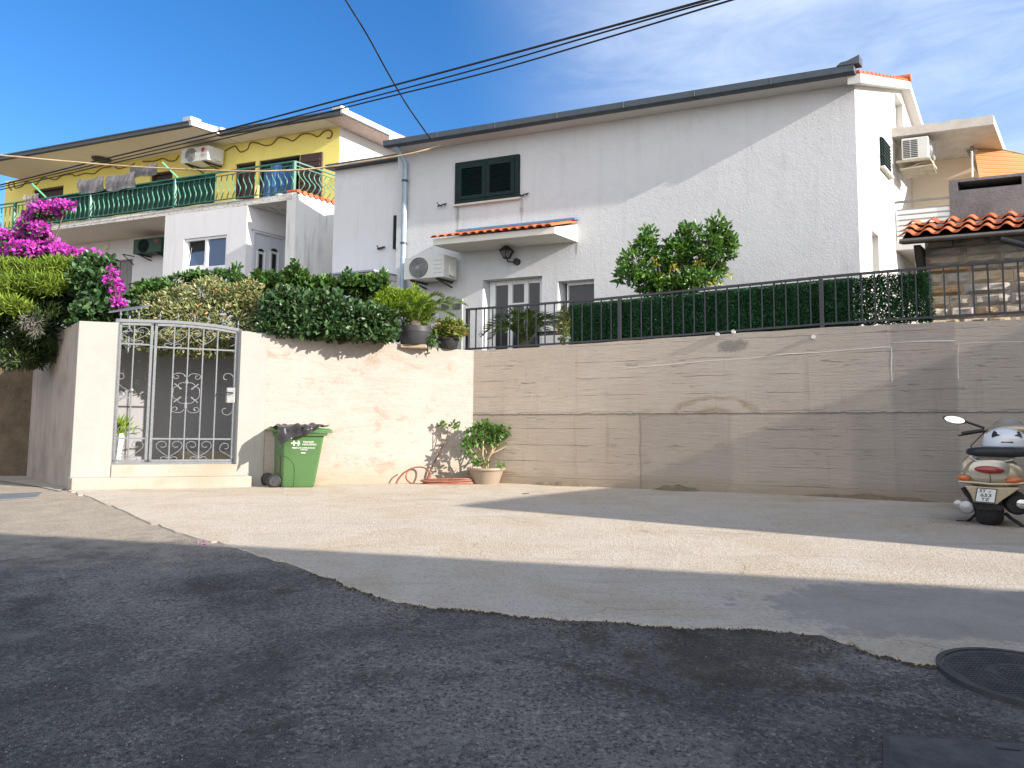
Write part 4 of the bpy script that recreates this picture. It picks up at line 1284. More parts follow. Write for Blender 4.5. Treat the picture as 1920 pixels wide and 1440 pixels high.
# gable side
vr = HS.hit(1688, 163)[0] / HK; zR = HS.hit(1688, 163)[1]
tR = vr * HK
tB = tR * 2; zEs = zG - .02
sl_ = HS.rect(1679, 186, 1693, 262); gs = HS.rect(1650, 268, 1665, 320); lo_ = HS.rect(1636, 438, 1648, 512)
mb = MB()
holes = [gs, lo_]
mb.wall(0, tB, 2.4, zEs, holes, 0, .22)
a, b, c, d = sl_[0], sl_[1], max(sl_[2], zEs + .03), sl_[3]
lp_ = [[V((0, 0, zEs)), V((tB, 0, zEs)), V((tR, 0, zR))], [V((a, 0, c)), V((b, 0, c)), V((b, 0, d)), V((a, 0, d))]]
mb.add([p for l in lp_ for p in l], [tuple(t_) for t_ in tessellate_polygon(lp_)])
for (x0, z0), (x1, z1) in (((a, c), (b, c)), ((b, c), (b, d)), ((b, d), (a, d)), ((a, d), (a, c))): mb.quad((x0, 0, z0), (x1, 0, z1), (x1, .22, z1), (x0, .22, z0))
sl_ = (a, b, c, d)
mb.v = [p for p in mb.v]
mb = conv(mb, HS, FA)
part('side_wall', mb, M_stS, wh)
mb = MB(); mb.quad((uWL, 0, 2.4), (uWL, 0, zG), (uWL, 2 * vr, zG), (uWL, 2 * vr, 2.4)); mb.quad((uWL, 0, zG), (uWL, vr, zR), (uWL, 2 * vr, zG)); mb.quad((uWL, 2 * vr, 2.4), (UR, 2 * vr, 2.4), (UR, 2 * vr, zG), (uWL, 2 * vr, zG))
part('rear_wall', mb, M_stS, wh)
for h_, m_ in ((sl_, M_pvc), (lo_, M_pvc)):
    mb = MB(); mb.box(h_[0], h_[1], .16, .2, h_[2], h_[3]); part('slit_window', conv(mb, HS, FA), M_stS, wh)
mb = MB()
a, b, c, d = gs
mb.box(a, b, -.05, -.005, c, d)
for k in range(9):
    z = c + (d - c) * (k + .5) / 9; mb.box(a + .04, b - .04, -.075, -.05, z - .02, z + .02)
mb.bar((a - .15, -.06, c + .35 * (d - c)), (a + .02, -.06, c + .33 * (d - c)), .02, .02)
part('side_shutter', conv(mb, HS, FA), M_gshut, wh)
mb = MB(); mb.box(a - .05, b + .08, -.10, -.002, c - .07, c - .01); part('window_sill', conv(mb, HS, FA), M_stS, wh)

_s = [FA.hit(x, y) for x, y in ((858, 388), (978, 376), (760, 345), (1080, 452), (1150, 300), (812, 330))]
drip_stains(M_stW, [(_s[0][0] - uWL, _s[0][1] - 2.5, .10, .8), (_s[1][0] - uWL, _s[1][1] - 2.5, .07, .7), (_s[2][0] - uWL, _s[2][1] - 2.5, .12, 1.6), (_s[3][0] - uWL, _s[3][1] - 2.5, .05, .5)])
# roof with tile rows showing along the verge
oh = .40; uo0 = FA.hit(726, 268, -oh)[0]; uo1 = UR + .20
th_ = .16
def rz(v): return zG + .10 + (zR - zG + .01) * (v / vr) if v <= vr else zG + .10 + (zR - zG + .01) * (2 - v / vr)
mb = MB()
prof = [(-oh + .03, rz(-oh + .03)), (vr, rz(vr)), (2 * vr + oh, rz(2 * vr + oh))]
for (va, za), (vb, zb_) in zip(prof, prof[1:]):
    mb.hexa([(uo0, va, za - .0), (uo1, va, za), (uo1, vb, zb_), (uo0, vb, zb_)], [(uo0, va, za + .07), (uo1, va, za + .07), (uo1, vb, zb_ + .07), (uo0, vb, zb_ + .07)])
part('roof', mb, M_tile, wh)
mb = MB()
for i in range(9):                               # white verge boards under the tile edge
    for (va, vb) in ((-oh + (vr + oh) * i / 9, -oh + (vr + oh) * (i + 1) / 9 - .012),):
        mb.hexa([(UR - .02, va, rz(va) - .2), (uo1 + .03, va, rz(va) - .2), (uo1 + .03, vb, rz(vb) - .2), (UR - .02, vb, rz(vb) - .2)], [(UR - .02, va, rz(va) - .003), (uo1 + .03, va, rz(va) - .003), (uo1 + .03, vb, rz(vb) - .003), (UR - .02, vb, rz(vb) - .003)])
va, vb = vr, 2 * vr + oh
mb.hexa([(UR - .02, va, rz(va) - .2), (uo1 + .03, va, rz(va) - .2), (uo1 + .03, vb, rz(vb) - .2), (UR - .02, vb, rz(vb) - .2)], [(UR - .02, va, rz(va) - .003), (uo1 + .03, va, rz(va) - .003), (uo1 + .03, vb, rz(vb) - .003), (UR - .02, vb, rz(vb) - .003)])
part('verge', mb, M_stS, wh)
mb = MB()
for i in range(14):
    v = -oh + (vr + oh) * (i + .1) / 14
    mb.tube([(uo1 - .25, v, rz(v) + .045), (uo1 + .012, v, rz(v) + .045)], .042, 8)
part('verge_tiles', mb, M_clay, wh, smooth=50)
mb = MB(); mb.tube([(uo1 - .6, vr, rz(vr) + .10), (uo1 + .06, vr, rz(vr) + .10)], .10, 10); part('ridge_tile', mb, M_clay, wh, smooth=50)
# gutter in jointed lengths with a raised end piece
mb = MB(); us = np.linspace(uo0, uo1 - .05, 8)
for a, b in zip(us, us[1:]):
    gp_ = [(-oh - .13, zG - .05), (-oh - .14, zG + .09), (-oh - .10, zG + .10), (-oh + .02, zG + .10), (-oh + .02, zG - .08), (-oh - .09, zG - .08)]
    mb.extr([(a + .004, v, z) for v, z in gp_], (b - a - .008, 0, 0))
    mb.extr([(b - .035, v * 1.0 - .003, z + (.003 if z > zG else -.003)) for v, z in gp_], (.03, 0, 0))
part('gutter', mb, M_gut, wh, bevel=.006)
mb = MB(); a, b = uo1 - .38, uo1 + .05
mb.extr([(a, -oh - .15, zG + .10), (b, -oh - .15, zG + .09), (b, -oh - .15, zG + .27), (a + .2, -oh - .15, zG + .18), (a + .08, -oh - .15, zG + .165)], (0, .22, 0)); part('eave_end_piece', mb, M_gut, wh)
mb = MB(); mb.box(uo0 + .04, uo1 - .02, -oh + .025, -.003, zG - .075, zG - .03); mb.box(uo0 + .02, uo0 + .035, -oh + .03, .3, zG - .07, zG + .30); part('eave_soffit', mb, M_stS, wh)
# downpipe
ud = FA.hit(758, 400, -.10)[0]
mb = MB(); mb.tube([(ud, -oh - .02, zG - .06), (ud, -oh * .7, zG - .2), (ud, -.10, zG - .42), (ud, -.10, 2.7)], .062, 12); part('downpipe', mb, M_pipe, wh, smooth=60)
for z in (zG - .9, zG - 2.6, zG - 4.3):
    mb = MB(); mb.lathe([(.075, z - .03), (.075, z + .03)], (ud, -.10, 0), 12); part('pipe_clip', mb, M_gut, wh, smooth=50)
# shuttered window
a, b, c, d = FA.rect(855, 298, 974, 377, -.03)
mb = MB(); F = .10
mb.box(a, b, -.07, -.003, c, c + F); mb.box(a, b, -.07, -.003, d - F, d); mb.box(a, a + F, -.07, -.003, c + F, d - F); mb.box(b - F, b, -.07, -.003, c + F, d - F)
mid = (a + b) / 2
sw = part('shuttered_window', mb, M_gshut, wh, bevel=.006)
for (p, q) in ((a + F, mid - .005), (mid + .005, b - F)):
    mb = MB(); f = .10
    mb.box(p, p + f, -.085, -.02, c + F, d - F); mb.box(q - f, q, -.085, -.02, c + F, d - F); mb.box(p + f, q - f, -.085, -.02, c + F, c + F + .09); mb.box(p + f, q - f, -.085, -.02, d - F - .09, d - F)
    n = 15
    for k in range(n):
        z = c + F + .09 + (d - c - 2 * F - .18) * (k + .5) / n
        mb.hexa([(p + f, -.08, z - .026), (q - f, -.08, z - .026), (q - f, -.074, z - .032), (p + f, -.074, z - .032)], [(p + f, -.03, z + .030), (q - f, -.03, z + .030), (q - f, -.024, z + .024), (p + f, -.024, z + .024)])
    part('shutter', mb, M_gshut, sw)
mb = MB(); mb.box(a + F, b - F, -.02, -.004, c + F, d - F); part('pane', mb, M_dkin, sw)
mb = MB(); mb.box(a - .04, b + .04, -.09, -.003, c - .05, c - .004); part('sill', mb, surf('pale_sill', (.66, .60, .54), None, 9, .7), sw)
for (x, y) in ((834, 387), (987, 368)):
    u, z = FA.hit(x, y); mb = MB()
    mb.tube([(u - .10, -.0, z + .03), (u - .10, -.10, z + .03), (u - .13, -.11, z + .09)], .012, 6); mb.tube([(u + .02, 0, z + .03), (u + .02, -.10, z + .03), (u + .0, -.11, z - .04)], .012, 6); mb.bar((u - .16, -.06, z), (u + .10, -.06, z + .05), .02, .025)
    part('shutter_hook', mb, M_black, wh)
# door canopy
vc = -.83
cu0, cu1 = FA.hit(812, 455, vc)[0], FA.hit(1040, 432, vc)[0]
cb = FA.hit(925, 449, vc)[1]; ct = cb + .155
cwt = FA.hit(1080, 414)[1]
mb = MB(); mb.extr([(cu0, vc, cb), (cu0, -.0, cb), (cu0, .0, cwt - .10), (cu0, vc, ct)], (cu1 - cu0, 0, 0))
cn = part('canopy', mb, m_stucco('cream_canopy', (.72, .70, .64), 50, .2, .01, (.6, .57, .5), .2), wh, bevel=.004)
mb = MB(); nt_ = 15
for i in range(nt_):
    u = cu0 + (cu1 - cu0) * (i + .5) / nt_; w = (cu1 - cu0) / nt_
    ring = lambda v, z: [(u + w * .46 * math.cos(t), v, z + w * .30 * math.sin(t)) for t in [pi * k / 8 for k in range(9)]] + [(u + w * .38 * math.cos(t), v, z + w * .22 * math.sin(t)) for t in [pi * (8 - k) / 8 for k in range(9)]]
    mb.loft([ring(vc - .10, ct + .005), ring(-.02, cwt - .04)])
part('canopy_tiles', mb, M_clay, cn, smooth=45)
mb = MB(); mb.hexa([(cu0 + .02, -.16, cwt - .02), (cu1 + .03, -.16, cwt - .02), (cu1 + .03, -.004, cwt + .02), (cu0 + .02, -.004, cwt + .02)], [(cu0 + .02, -.16, cwt + .035), (cu1 + .03, -.16, cwt + .035), (cu1 + .03, -.004, cwt + .085), (cu0 + .02, -.004, cwt + .085)])
part('flashing', mb, surf('blue_flashing', (.13, .24, .36), (.10, .19, .30), 5, .4, .4), cn)
# door: three tall panes
mb = MB(); D0 = .26
fr_ = .07
mb.box(dU0 + .22, dU1, D0 - .06, D0 + .03, dZ1 - .14, dZ1 - .0)
ps_ = [FA.rect(x0, 530, x1, 600, D0)[:2] for x0, x1 in ((931, 955), (963, 985), (993, 1016))]
uw = [dU0 + .02, ps_[0][0], ps_[0][1], ps_[1][0], ps_[1][1], ps_[2][0], ps_[2][1]]
mb = MB()
for a, b in ((uw[0], uw[1]), (uw[2], uw[3]), (uw[4], uw[5]), (uw[6] - .02, max(dU1 - .002, uw[6] + .01))): mb.box(a, b, D0 - .05, D0 + .03, dZ0, dZ1 - .005)
for a, b in ((uw[1], uw[2]), (uw[3], uw[4]), (uw[5], uw[6] - .02)):
    mb.box(a, b, D0 - .045, D0 + .03, dZ1 - .12, dZ1 - .005); mb.box(a, b, D0 - .045, D0 + .03, dZ0, dZ0 + .12)
zmid = FA.hit(975, 571, D0)[1]
mb.box(uw[3], uw[4], D0 - .045, D0 + .03, zmid - .04, zmid + .04)
dr = part('door', mb, M_pvc, wh, bevel=.008)
for a, b in ((uw[1], uw[2]), (uw[3], uw[4]), (uw[5], uw[6] - .02)):
    mb = MB(); mb.box(a, b, D0 - .01, D0 + .0, dZ0 + .1, dZ1 - .1); part('pane', mb, M_glass, dr)
# small window
mb = MB(); D0 = .24; f = .06; lx = FA.hit(1068, 545, D0)[0]
mb.box(wU0 + .1, lx, D0 - .05, D0 + .03, wZ0, wZ1 - .002); mb.box(lx, wU1 - .002, D0 - .05, D0 + .03, wZ1 - .08, wZ1 - .004); mb.box(lx, wU1 - .002, D0 - .05, D0 + .03, wZ0, wZ0 + .07)
wd = part('window', mb, M_pvc, wh, bevel=.006)
mb = MB(); mb.box(lx, wU1 - .002, D0 - .01, D0, wZ0 + .06, wZ1 - .07); part('pane', mb, M_glass, wd)
mb = MB(); mb.box(wU0 - .04, wU1 + .04, -.06, .2, wZ0 - .05, wZ0 - .004); part('sill', mb, M_stS, wd)
# grey utility door low on the facade
a, b, c, d = FA.rect(823, 562, 867, 660, -.03)
mb = MB(); mb.box(a, b, -.05, -.004, 2.56, d); ud_ = part('utility_door', mb, surf('grey_green_door', (.30, .33, .31), (.26, .29, .27), 4, .5), wh, bevel=.006)
for x0, x1 in ((828, 842), (849, 864)):
    p = FA.rect(x0, 569, x1, 580, -.05); mb = MB(); mb.box(p[0], p[1], -.062, -.05, p[2], p[3]); part('pane', mb, M_glass, ud_)
# dark drip streaks are in the stucco; cable bracket below the gutter
u, z = FA.hit(826, 272, -.08); mb = MB()
mb.bar((u - .25, -.06, z), (u + .28, -.06, z + .06), .03, .05); mb.ball((u, -.12, z + .02), .07, .05, .05, 8, 6); mb.ball((u + .16, -.12, z + .05), .06, .05, .045, 8, 6); mb.bar((u + .1, -.05, z + .05), (u + .34, -.12, z + .02), .03, .03)
part('cable_bracket', mb, surf('weathered_bracket', (.36, .34, .31), (.22, .21, .2), 14, .7), wh)

# ------------------------------------------------------------------ air conditioners
def aircon(fr, u0, u1, z0, z1, v0, v1, label, fan=True, mat=None, logo=None, brackets=True, group='air conditioner outdoor units on the houses'):
    mat = mat or M_acw
    t = thing('air_conditioner', label, 'air conditioner', fr, (u0, v0, z0), group)
    w, h = u1 - u0, z1 - z0
    mb = MB(); mb.box(u0, u1, v1, v0, z0, z1); part('casing', mb, mat, t, bevel=.018)
    if fan:
        c = (u0 + w * .38, v1 - .004, z0 + h * .5); r = min(h * .46, w * .36)
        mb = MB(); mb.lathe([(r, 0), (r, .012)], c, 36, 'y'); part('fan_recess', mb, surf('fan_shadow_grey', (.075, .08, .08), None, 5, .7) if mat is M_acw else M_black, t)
        mb = MB()
        for k in range(1, 7):
            rr = r * k / 6.4
            mb.tube([(c[0] + rr * math.cos(a), c[1] - .012, c[2] + rr * math.sin(a)) for a in [2 * pi * i / 36 for i in range(36)]], .013, 5, closed=True)
        for k in range(8):
            a = 2 * pi * k / 8; mb.tube([(c[0], c[1] - .01, c[2]), (c[0] + r * math.cos(a), c[1] - .01, c[2] + r * math.sin(a))], .007, 5)
        mb.lathe([(.001, -.03), (r * .2, -.026), (r * .22, -.01)], c, 18, 'y')
        part('fan_grille', mb, M_acg if mat is M_acw else M_gshut, t)
        mb = MB(); x = u0 + w * .74
        for k in range(4): mb.box(x, u1 - .04, v1 - .004, v1 - .002 + .004, z0 + h * (.2 + .18 * k), z0 + h * (.2 + .18 * k) + .008)
        part('panel_seam', mb, M_acg if mat is M_acw else M_black, t)
        mb = MB(); mb.box(u1, u1 + .05, v1 + (v0 - v1) * .35, v1 + (v0 - v1) * .8, z0 + h * .12, z0 + h * .55); mb.box(u1, u1 + .08, v1 + (v0 - v1) * .45, v1 + (v0 - v1) * .7, z0 + h * .08, z0 + h * .3)
        part('valve_cover', mb, mat, t, bevel=.01)
    if logo: logo(t, u0, u1, z0, z1, v1)
    if brackets:
        for k in (.18, .82):
            u = u0 + w * k; mb = MB(); mb.box(u - .02, u + .02, v1, -.003 if v0 < .2 else v0, z0 - .05, z0 - .008); mb.bar((u, v1 + .08, z0 - .05), (u, v0 + .08, z0 - .16), .03, .03); part('bracket', mb, M_black, t)
    return t
a, b, c, d = FA.rect(757, 480, 832, 522, -.52)
def logo1(t, u0, u1, z0, z1, v1):
    mb = MB(); put_text(mb, 'SAMSUNG', .075, (u0 + (u1 - u0) * .84, v1 - .006, z1 - .09), (1, 0, 0), (0, 0, 1), .002); part('maker_lettering', mb, surf('navy_print', (.03, .05, .14), None, 9, .5), t)
aircon(FA, a, b, c, d, -.10, -.52, 'white air conditioner unit on brackets beside the downpipe of the white house', logo=None)

# wall lantern below the canopy
u, z = FA.hit(952, 476, -.16)
ln_ = thing('wall_lantern', 'black iron wall lantern under the tiled door canopy', 'lamp', FA, (u, -.16, z - .2))
mb = MB()
mb.lathe([(.02, z + .26), (.03, z + .2), (.10, z + .14), (.17, z + .07), (.175, z + .055), (.15, z + .055)], (u, -.2, 0), 6, capb=True)
mb.lathe([(.07, z - .13), (.09, z - .115), (.07, z - .10)], (u, -.2, 0), 6)
for k in range(6):
    a = 2 * pi * k / 6; mb.tube([(u + .15 * math.cos(a), -.2 + .15 * math.sin(a), z + .06), (u + .08 * math.cos(a), -.2 + .08 * math.sin(a), z - .11)], .009, 5)
part('lantern_cage', mb, M_black, ln_)
mb = MB(); mb.lathe([(.075, z - .10), (.14, z + .055)], (u, -.2, 0), 6)
tg = NT('lantern_glass', .1); tg.color((.7, .72, .70)); tg.b.inputs['Transmission Weight'].default_value = .8
part('glass', mb, tg.m, ln_)
mb = MB(); mb.tube([(u, -.2, z - .12), (u + .02, -.17, z - .2), (u + .08, -.08, z - .2), (u + .13, -.02, z - .17)], .018, 7); mb.lathe([(.085, -.05), (.085, 0)], (u + .14, 0, z - .18), 16, 'y'); part('arm', mb, M_black, ln_, smooth=50)

# ------------------------------------------------------------------ low white wing between the houses
VA = .30
aU0, aU1 = FA.hit(626, 400, VA)[0], uWL
zA = FA.hit(640, 314, VA - .14)[1]
ax_ = thing('white_wing', 'lower white wing with grey gutter between the white and yellow houses', 'house', FA, (aU0, VA, 2.5))
mb = MB(); mb.extr([(aU0, VA, 2.4), (aU0, VA + 3.5, 2.4), (aU0, VA + 3.5, zA - 1.1), (aU0, VA, zA)], (aU1 - .004 - aU0, 0, 0)); part('wall', mb, M_stA, ax_)
mb = MB(); mb.box(aU0 - .12, aU1 - .01, VA - .20, VA + .06, zA + .0, zA + .13); part('gutter', mb, M_gut, ax_, bevel=.01)
p = FA.rect(737, 404, 742, 466, VA - .06); mb = MB(); mb.box(p[0], p[1], VA - .06, VA - .003, p[2], p[3]); part('shutter_edge', mb, M_gshut, ax_)
u, z = FA.hit(718, 467, VA); mb = MB(); mb.bar((u - .12, VA - .05, z), (u + .1, VA - .05, z + .04), .03, .04); mb.tube([(u - .05, VA, z + .02), (u - .05, VA - .1, z + .02), (u - .09, VA - .1, z + .08)], .014, 6); part('shutter_hook', mb, M_black, ax_)
z = FA.hit(660, 514, VA - .9)[1]
mb = MB(); mb.box(aU0 - .35, aU1 + .05, VA - .95, VA - .003, z - .14, z); part('ledge', mb, M_slab, ax_, bevel=.01)
mb = MB(); mb.box(aU0 - .37, aU1 + .05, VA - 1.0, VA - .003, z + .003, z + .05); part('ledge_flashing', mb, surf('lilac_flashing', (.26, .28, .38), None, 5, .5, .3), ax_)
mb = MB(); mb.box(aU0 - .30, aU1 + .03, VA - .9, VA - .003, 2.4, z - .14); part('ledge_wall', mb, M_stA, ax_)

# ------------------------------------------------------------------ balcony wing at the right
t1 = HS.hit(1672, 250)[0]; o1 = HS.w(t1, -.004)
BR = Fr(o1, R(-20), .404)
bw = thing('balcony_wing', 'cream balcony wing with flat slab roof right of the white house', 'house', BR, (0, 0, 2.5))
M_crm = m_stucco('cream_balcony_wall', (.74, .67, .54), 45, .2, .01, (.55, .48, .36), .2)
bu1 = BR.hit(1863, 230)[0]; bz1 = BR.hit(1672, 241)[1]; bz0_ = BR.hit(1672, 257)[1]
mb = MB()
def slabedge(a, b):
    u = bu1 * a
    return u
nseg = 14
tp = [(bu1 * i / nseg, bz1 + rnd.uniform(-.012, .02)) for i in range(nseg + 1)]
mb.extr([(0, 0, bz0_), (bu1, 0, bz0_)] + [(u, 0, z) for u, z in tp[::-1]], (0, 2.35, 0)); part('roof_slab', mb, M_slab, bw)
mb = MB(); mb.box(.0, bu1 - .25, 2.0, 2.3, 2.4, bz0_ - .003); part('rear_wall', mb, M_crm, bw)
fz = BR.hit(1690, 452)[1]
mb = MB(); mb.box(0, bu1 + .6, .0, 1.995, fz - .22, fz); part('balcony_floor', mb, M_stS, bw)
mb = MB(); mb.box(.28, bu1, .6, .8, 2.4, fz - .225); part('lower_wall', mb, M_stS, bw)
mb = MB(); mb.extr([(0.02, .35, 4.2), (.9, .35, 4.2), (.02, .35, 5.6)], (0, .12, 0)); 
# balcony rail with white boards
rU0, rU1 = BR.hit(1676, 410, .04)[0], BR.hit(1783, 405, .04)[0]
rz1 = BR.hit(1730, 375, .04)[1]
br = part('balcony_rail', (lambda m: (m.bar((rU0, .04, rz1), (rU1, .04, rz1), .05, .05), m.bar((rU0 + .02, .04, fz), (rU0 + .02, .04, rz1), .035, .035), m.bar((rU1, .04, fz), (rU1, .04, rz1), .035, .035), m)[-1])(MB()), surf('grey_rail', (.22, .22, .21), (.17, .17, .16), 7, .5, .3), bw)
zt1, zb1 = BR.hit(1730, 388, .04)[1], fz + .02
for k in range(6):
    z0_ = zb1 + (zt1 - zb1) * k / 6; mb = MB(); mb.box(rU0 + .10, rU1, .05, .07, z0_, z0_ + (zt1 - zb1) / 6 * .68); part('rail_board', mb, M_white, br)
    mb = MB(); mb.box(rU0 + .06, rU1, .055, .066, z0_ + (zt1 - zb1) / 6 * .70, z0_ + (zt1 - zb1) / 6 * .96); part('rail_slat', mb, M_acg, br)
# awning
Yb = BR.w(bu1 * .8, 1.7).y
aw = thing('awning', 'orange striped awning hanging below the balcony slab roof', 'awning', W0, tuple(P(1830, 300, Yb)))
def m_awn():
    t = NT('striped_awning_cloth', .85, 0, .2); s = t.sep(t.obj(space='World'))
    w = t.math('FRACT', t.math('MULTIPLY', t.math('ADD', s[2], t.math('MULTIPLY', s[1], .25)), 5.0))
    c = t.ramp(w, [(.0, (.50, .22, .07)), (.3, (.62, .36, .16)), (.45, (.40, .34, .22)), (.55, (.55, .26, .09)), (.8, (.66, .42, .22))], 'CONSTANT'); t.color(c)
    tr = t.n('BsdfTranslucent', {'Color': c}); mx = t.n('MixShader', {0: .35, 1: t.b.outputs[0], 2: tr.outputs[0]}); t.t.links.new(mx.outputs[0], t.t.nodes['Material Output'].inputs[0])
    return t.m
A0, A1, B0, B1 = P(1826, 270, Yb), P(2020, 310, Yb - .2), P(1836, 334, Yb - 1.1), P(2020, 345, Yb - 1.3)
mb = MB()
def fa(a, b):
    p = A0.lerp(A1, a).lerp(B0.lerp(B1, a), b); return (p.x, p.y, p.z - .06 * math.sin(pi * b) - .02 * math.sin(pi * a * 3) * b)
mb.grid(fa, 18, 8); part('cloth', mb, m_awn(), aw, smooth=60)
mb = MB(); mb.tube([tuple(A0), tuple(A1)], .035, 8); part('roller', mb, M_acg, aw, smooth=50)
mb = MB(); mb.tube([tuple(P(1822, 284, Yb - .9)), tuple(P(1823, 332, Yb - .9))], .022, 8); part('pole', mb, M_white, aw, smooth=50)
mb = MB(); a_, b_ = P(1812, 276, Yb), P(1836, 325, Yb - .4); mb.bar(a_, b_, .05, .05); mb.bar(P(1815, 272, Yb), P(1830, 284, Yb - .5), .06, .06); part('folding_arm', mb, surf('grey_arm', (.35, .33, .29), (.25, .24, .2), 8, .6), aw)

# right air conditioner standing on a bracket tray
a, b, c, d = BR.rect(1690, 257, 1741, 299, -.02)
ar = thing('air_conditioner', 'white air conditioner with louvred end under the right slab roof', 'air conditioner', BR, (a, -.02, c), 'air conditioner outdoor units on the houses')
ue = BR.hit(1722, 280, -.02)[0]
mb = MB(); mb.box(a, b, -.02, .62, c, d); part('casing', mb, M_acw, ar, bevel=.025)
mb = MB(); lw = (ue - a) * .40
for j in range(2):
    for k in range(10):
        z = c + (d - c) * (.12 + .08 * k); x = a + (ue - a) * (.10 + .46 * j); mb.box(x, x + lw, -.026, -.021, z, z + (d - c) * .045)
part('louvre_slots', mb, M_black, ar)
mb = MB(); cx = b - .02; mb.lathe([(.24, 0.0), (.23, .05), (.16, .08), (.02, .09)], (b, .3, (c + d) / 2), 22, 'x', capb=False); part('fan_guard', mb, M_acg, ar, smooth=50)
mb = MB(); x0, x1, y0, y1 = BR.rect(1681, 299, 1745, 303, -.05); mb.box(x0, x1, -.1, .7, c - .07, c - .012); x0 = BR.hit(1688, 312, -.05)[0]; mb.hexa([(x0, -.1, c - .25), (x1 + .05, -.05, c - .20), (x1, .6, c - .20), (x0, .6, c - .25)], [(x0, -.1, c - .22), (x1 + .05, -.05, c - .17), (x1, .6, c - .17), (x0, .6, c - .22)])
mb.bar((x0 + .05, .0, c - .23), (x1 - .1, .0, c - .06), .03, .03)
part('bracket_tray', mb, surf('rusty_cream_tray', (.46, .42, .33), (.30, .26, .19), 8, .7, .2), ar)

# ------------------------------------------------------------------ stone clad outbuilding at the right
HU = Fr(P(1735, 500, 11.75), R(-20), .404)
hu = thing('stone_outbuilding', 'stone clad outbuilding with small tiled eave behind the fence at right', 'outbuilding', HU, (0, 0, 2.5))
hz1 = HU.hit(1800, 447)[1]
mb = MB(); mb.box(0, 3.0, .04, .95, 2.4, hz1 + .3); part('wall', mb, surf('mortar', (.30, .27, .23), (.22, .20, .17), 8, .9, bump=.5), hu)
def m_stone():
    t = NT('split_stone', .9, 0, .2)
    ri = t.n('NewGeometry').outputs['Random Per Island']
    c = t.ramp(ri, [(0, (.34, .31, .28)), (.2, (.50, .43, .34)), (.4, (.38, .36, .34)), (.55, (.56, .47, .34)), (.7, (.44, .28, .16)), (.82, (.42, .40, .37)), (1, (.62, .55, .44))])
    n = t.noise(t.obj((1, 1, 2.2)), 7, 6, .7); c = t.mix(t.ramp(n, [(.42, 0), (.7, .6)]), c, (.45, .32, .18)); t.color(c)
    t.bump(t.noise(t.obj(), 26, 6, .7), .7, .03); return t.m
mb = MB(); rs = random.Random(11); z = 2.45
while z < hz1 + .05:
    h = rs.uniform(.13, .22); u = -.0 if rs.random() < .5 else -.0; u = 0.0
    while u < 2.9:
        l = rs.uniform(.28, .75); jut = rs.uniform(.0, .05)
        n1_, n2_ = 7, 4; ph_ = rs.uniform(0, 9)
        def fs(a, b, u=u, z=z, l=l, h=h, jut=jut, ph_=ph_):
            e = min(a, 1 - a, (b if b < .5 else 1 - b) * .6) ; inn = 0 if e <= 0 else 1
            return (u + .006 + (l - .012) * a, .038 - inn * (.03 + jut + .022 * math.sin(7 * a + ph_) * math.cos(5 * b + ph_ * 2) + rs.uniform(-.012, .012)), z + .005 + (h - .012) * b)
        mb.grid(fs, n1_, n2_); u += l
    z += h
part('stone_facing', mb, m_stone(), hu)
# tiled eave
VE = -.36; te0 = HU.hit(1681, 449, VE); zq0 = HU.hit(1800, 439, VE)[1]; zq1 = HU.hit(1800, 411, .4)[1]
uTe = HU.hit(1683, 450, VE)[0]
mb = MB(); W = .30; nrow = 3; i = 0; u = uTe
while u < 3.0:
    for r_ in range(nrow):
        v0_, v1_ = VE + .76 * r_ / nrow - .05, VE + .76 * (r_ + 1) / nrow
        za, zb2 = zq0 + (zq1 - zq0) * r_ / nrow + .035, zq0 + (zq1 - zq0) * (r_ + 1) / nrow
        prof_ = [(0, .0), (.10, .0), (.2, .012), (.3, .05), (.42, .075), (.55, .075), (.68, .05), (.78, .015), (.9, .0), (1.0, .0)]
        off = (r_ % 2) * 0.0
        ring = lambda v, z: [(u + W * a + off, v, z + b) for a, b in prof_] + [(u + W * a + off, v, z + b - .018) for a, b in prof_[::-1]]
        mb.loft([ring(v0_, za + .01), ring(v1_, zb2)])
    u += W * .98
part('tiled_eave', mb, M_clay, hu, smooth=40)
mb = MB(); mb.hexa([(uTe + .06, VE + .03, zq0 - .10), (3.0, VE + .03, zq0 - .10), (3.0, .4, zq1 - .10), (uTe + .06, .4, zq1 - .10)], [(uTe + .06, VE + .03, zq0 - .005), (3.0, VE + .03, zq0 - .005), (3.0, .4, zq1 - .005), (uTe + .06, .4, zq1 - .005)]); part('eave_boards', mb, surf('dark_stained_wood', (.045, .033, .026), (.03, .022, .018), 6, .8, stretch=(1, 8, 8)), hu)
mb = MB(); mb.tube([(uTe + .04, VE - .05, zq0 - .06), (3.0, VE - .05, zq0 - .06)], .045, 8); part('eave_gutter', mb, surf('brown_grey_gutter', (.13, .12, .11), None, 5, .5, .2), hu, smooth=50)
us_ = HU.hit(1712, 455, -.3)[0]; ue_ = HU.hit(1727, 500, .1)[0]
mb = MB(); mb.hexa([(ue_ - .02, .0, zq0 - 1.0), (-.01, .0, zq0 - 1.0), (-.01, .2, zq0 - 1.0), (ue_ - .02, .2, zq0 - 1.0)], [(us_, -.28, zq0 - .11), (-.01, -.28, zq0 - .11), (-.01, .3, zq0 - .11), (us_, .3, zq0 - .11)]); part('eave_strut', mb, surf('dark_brown_wood', (.05, .036, .028), (.03, .022, .018), 6, .8), hu)
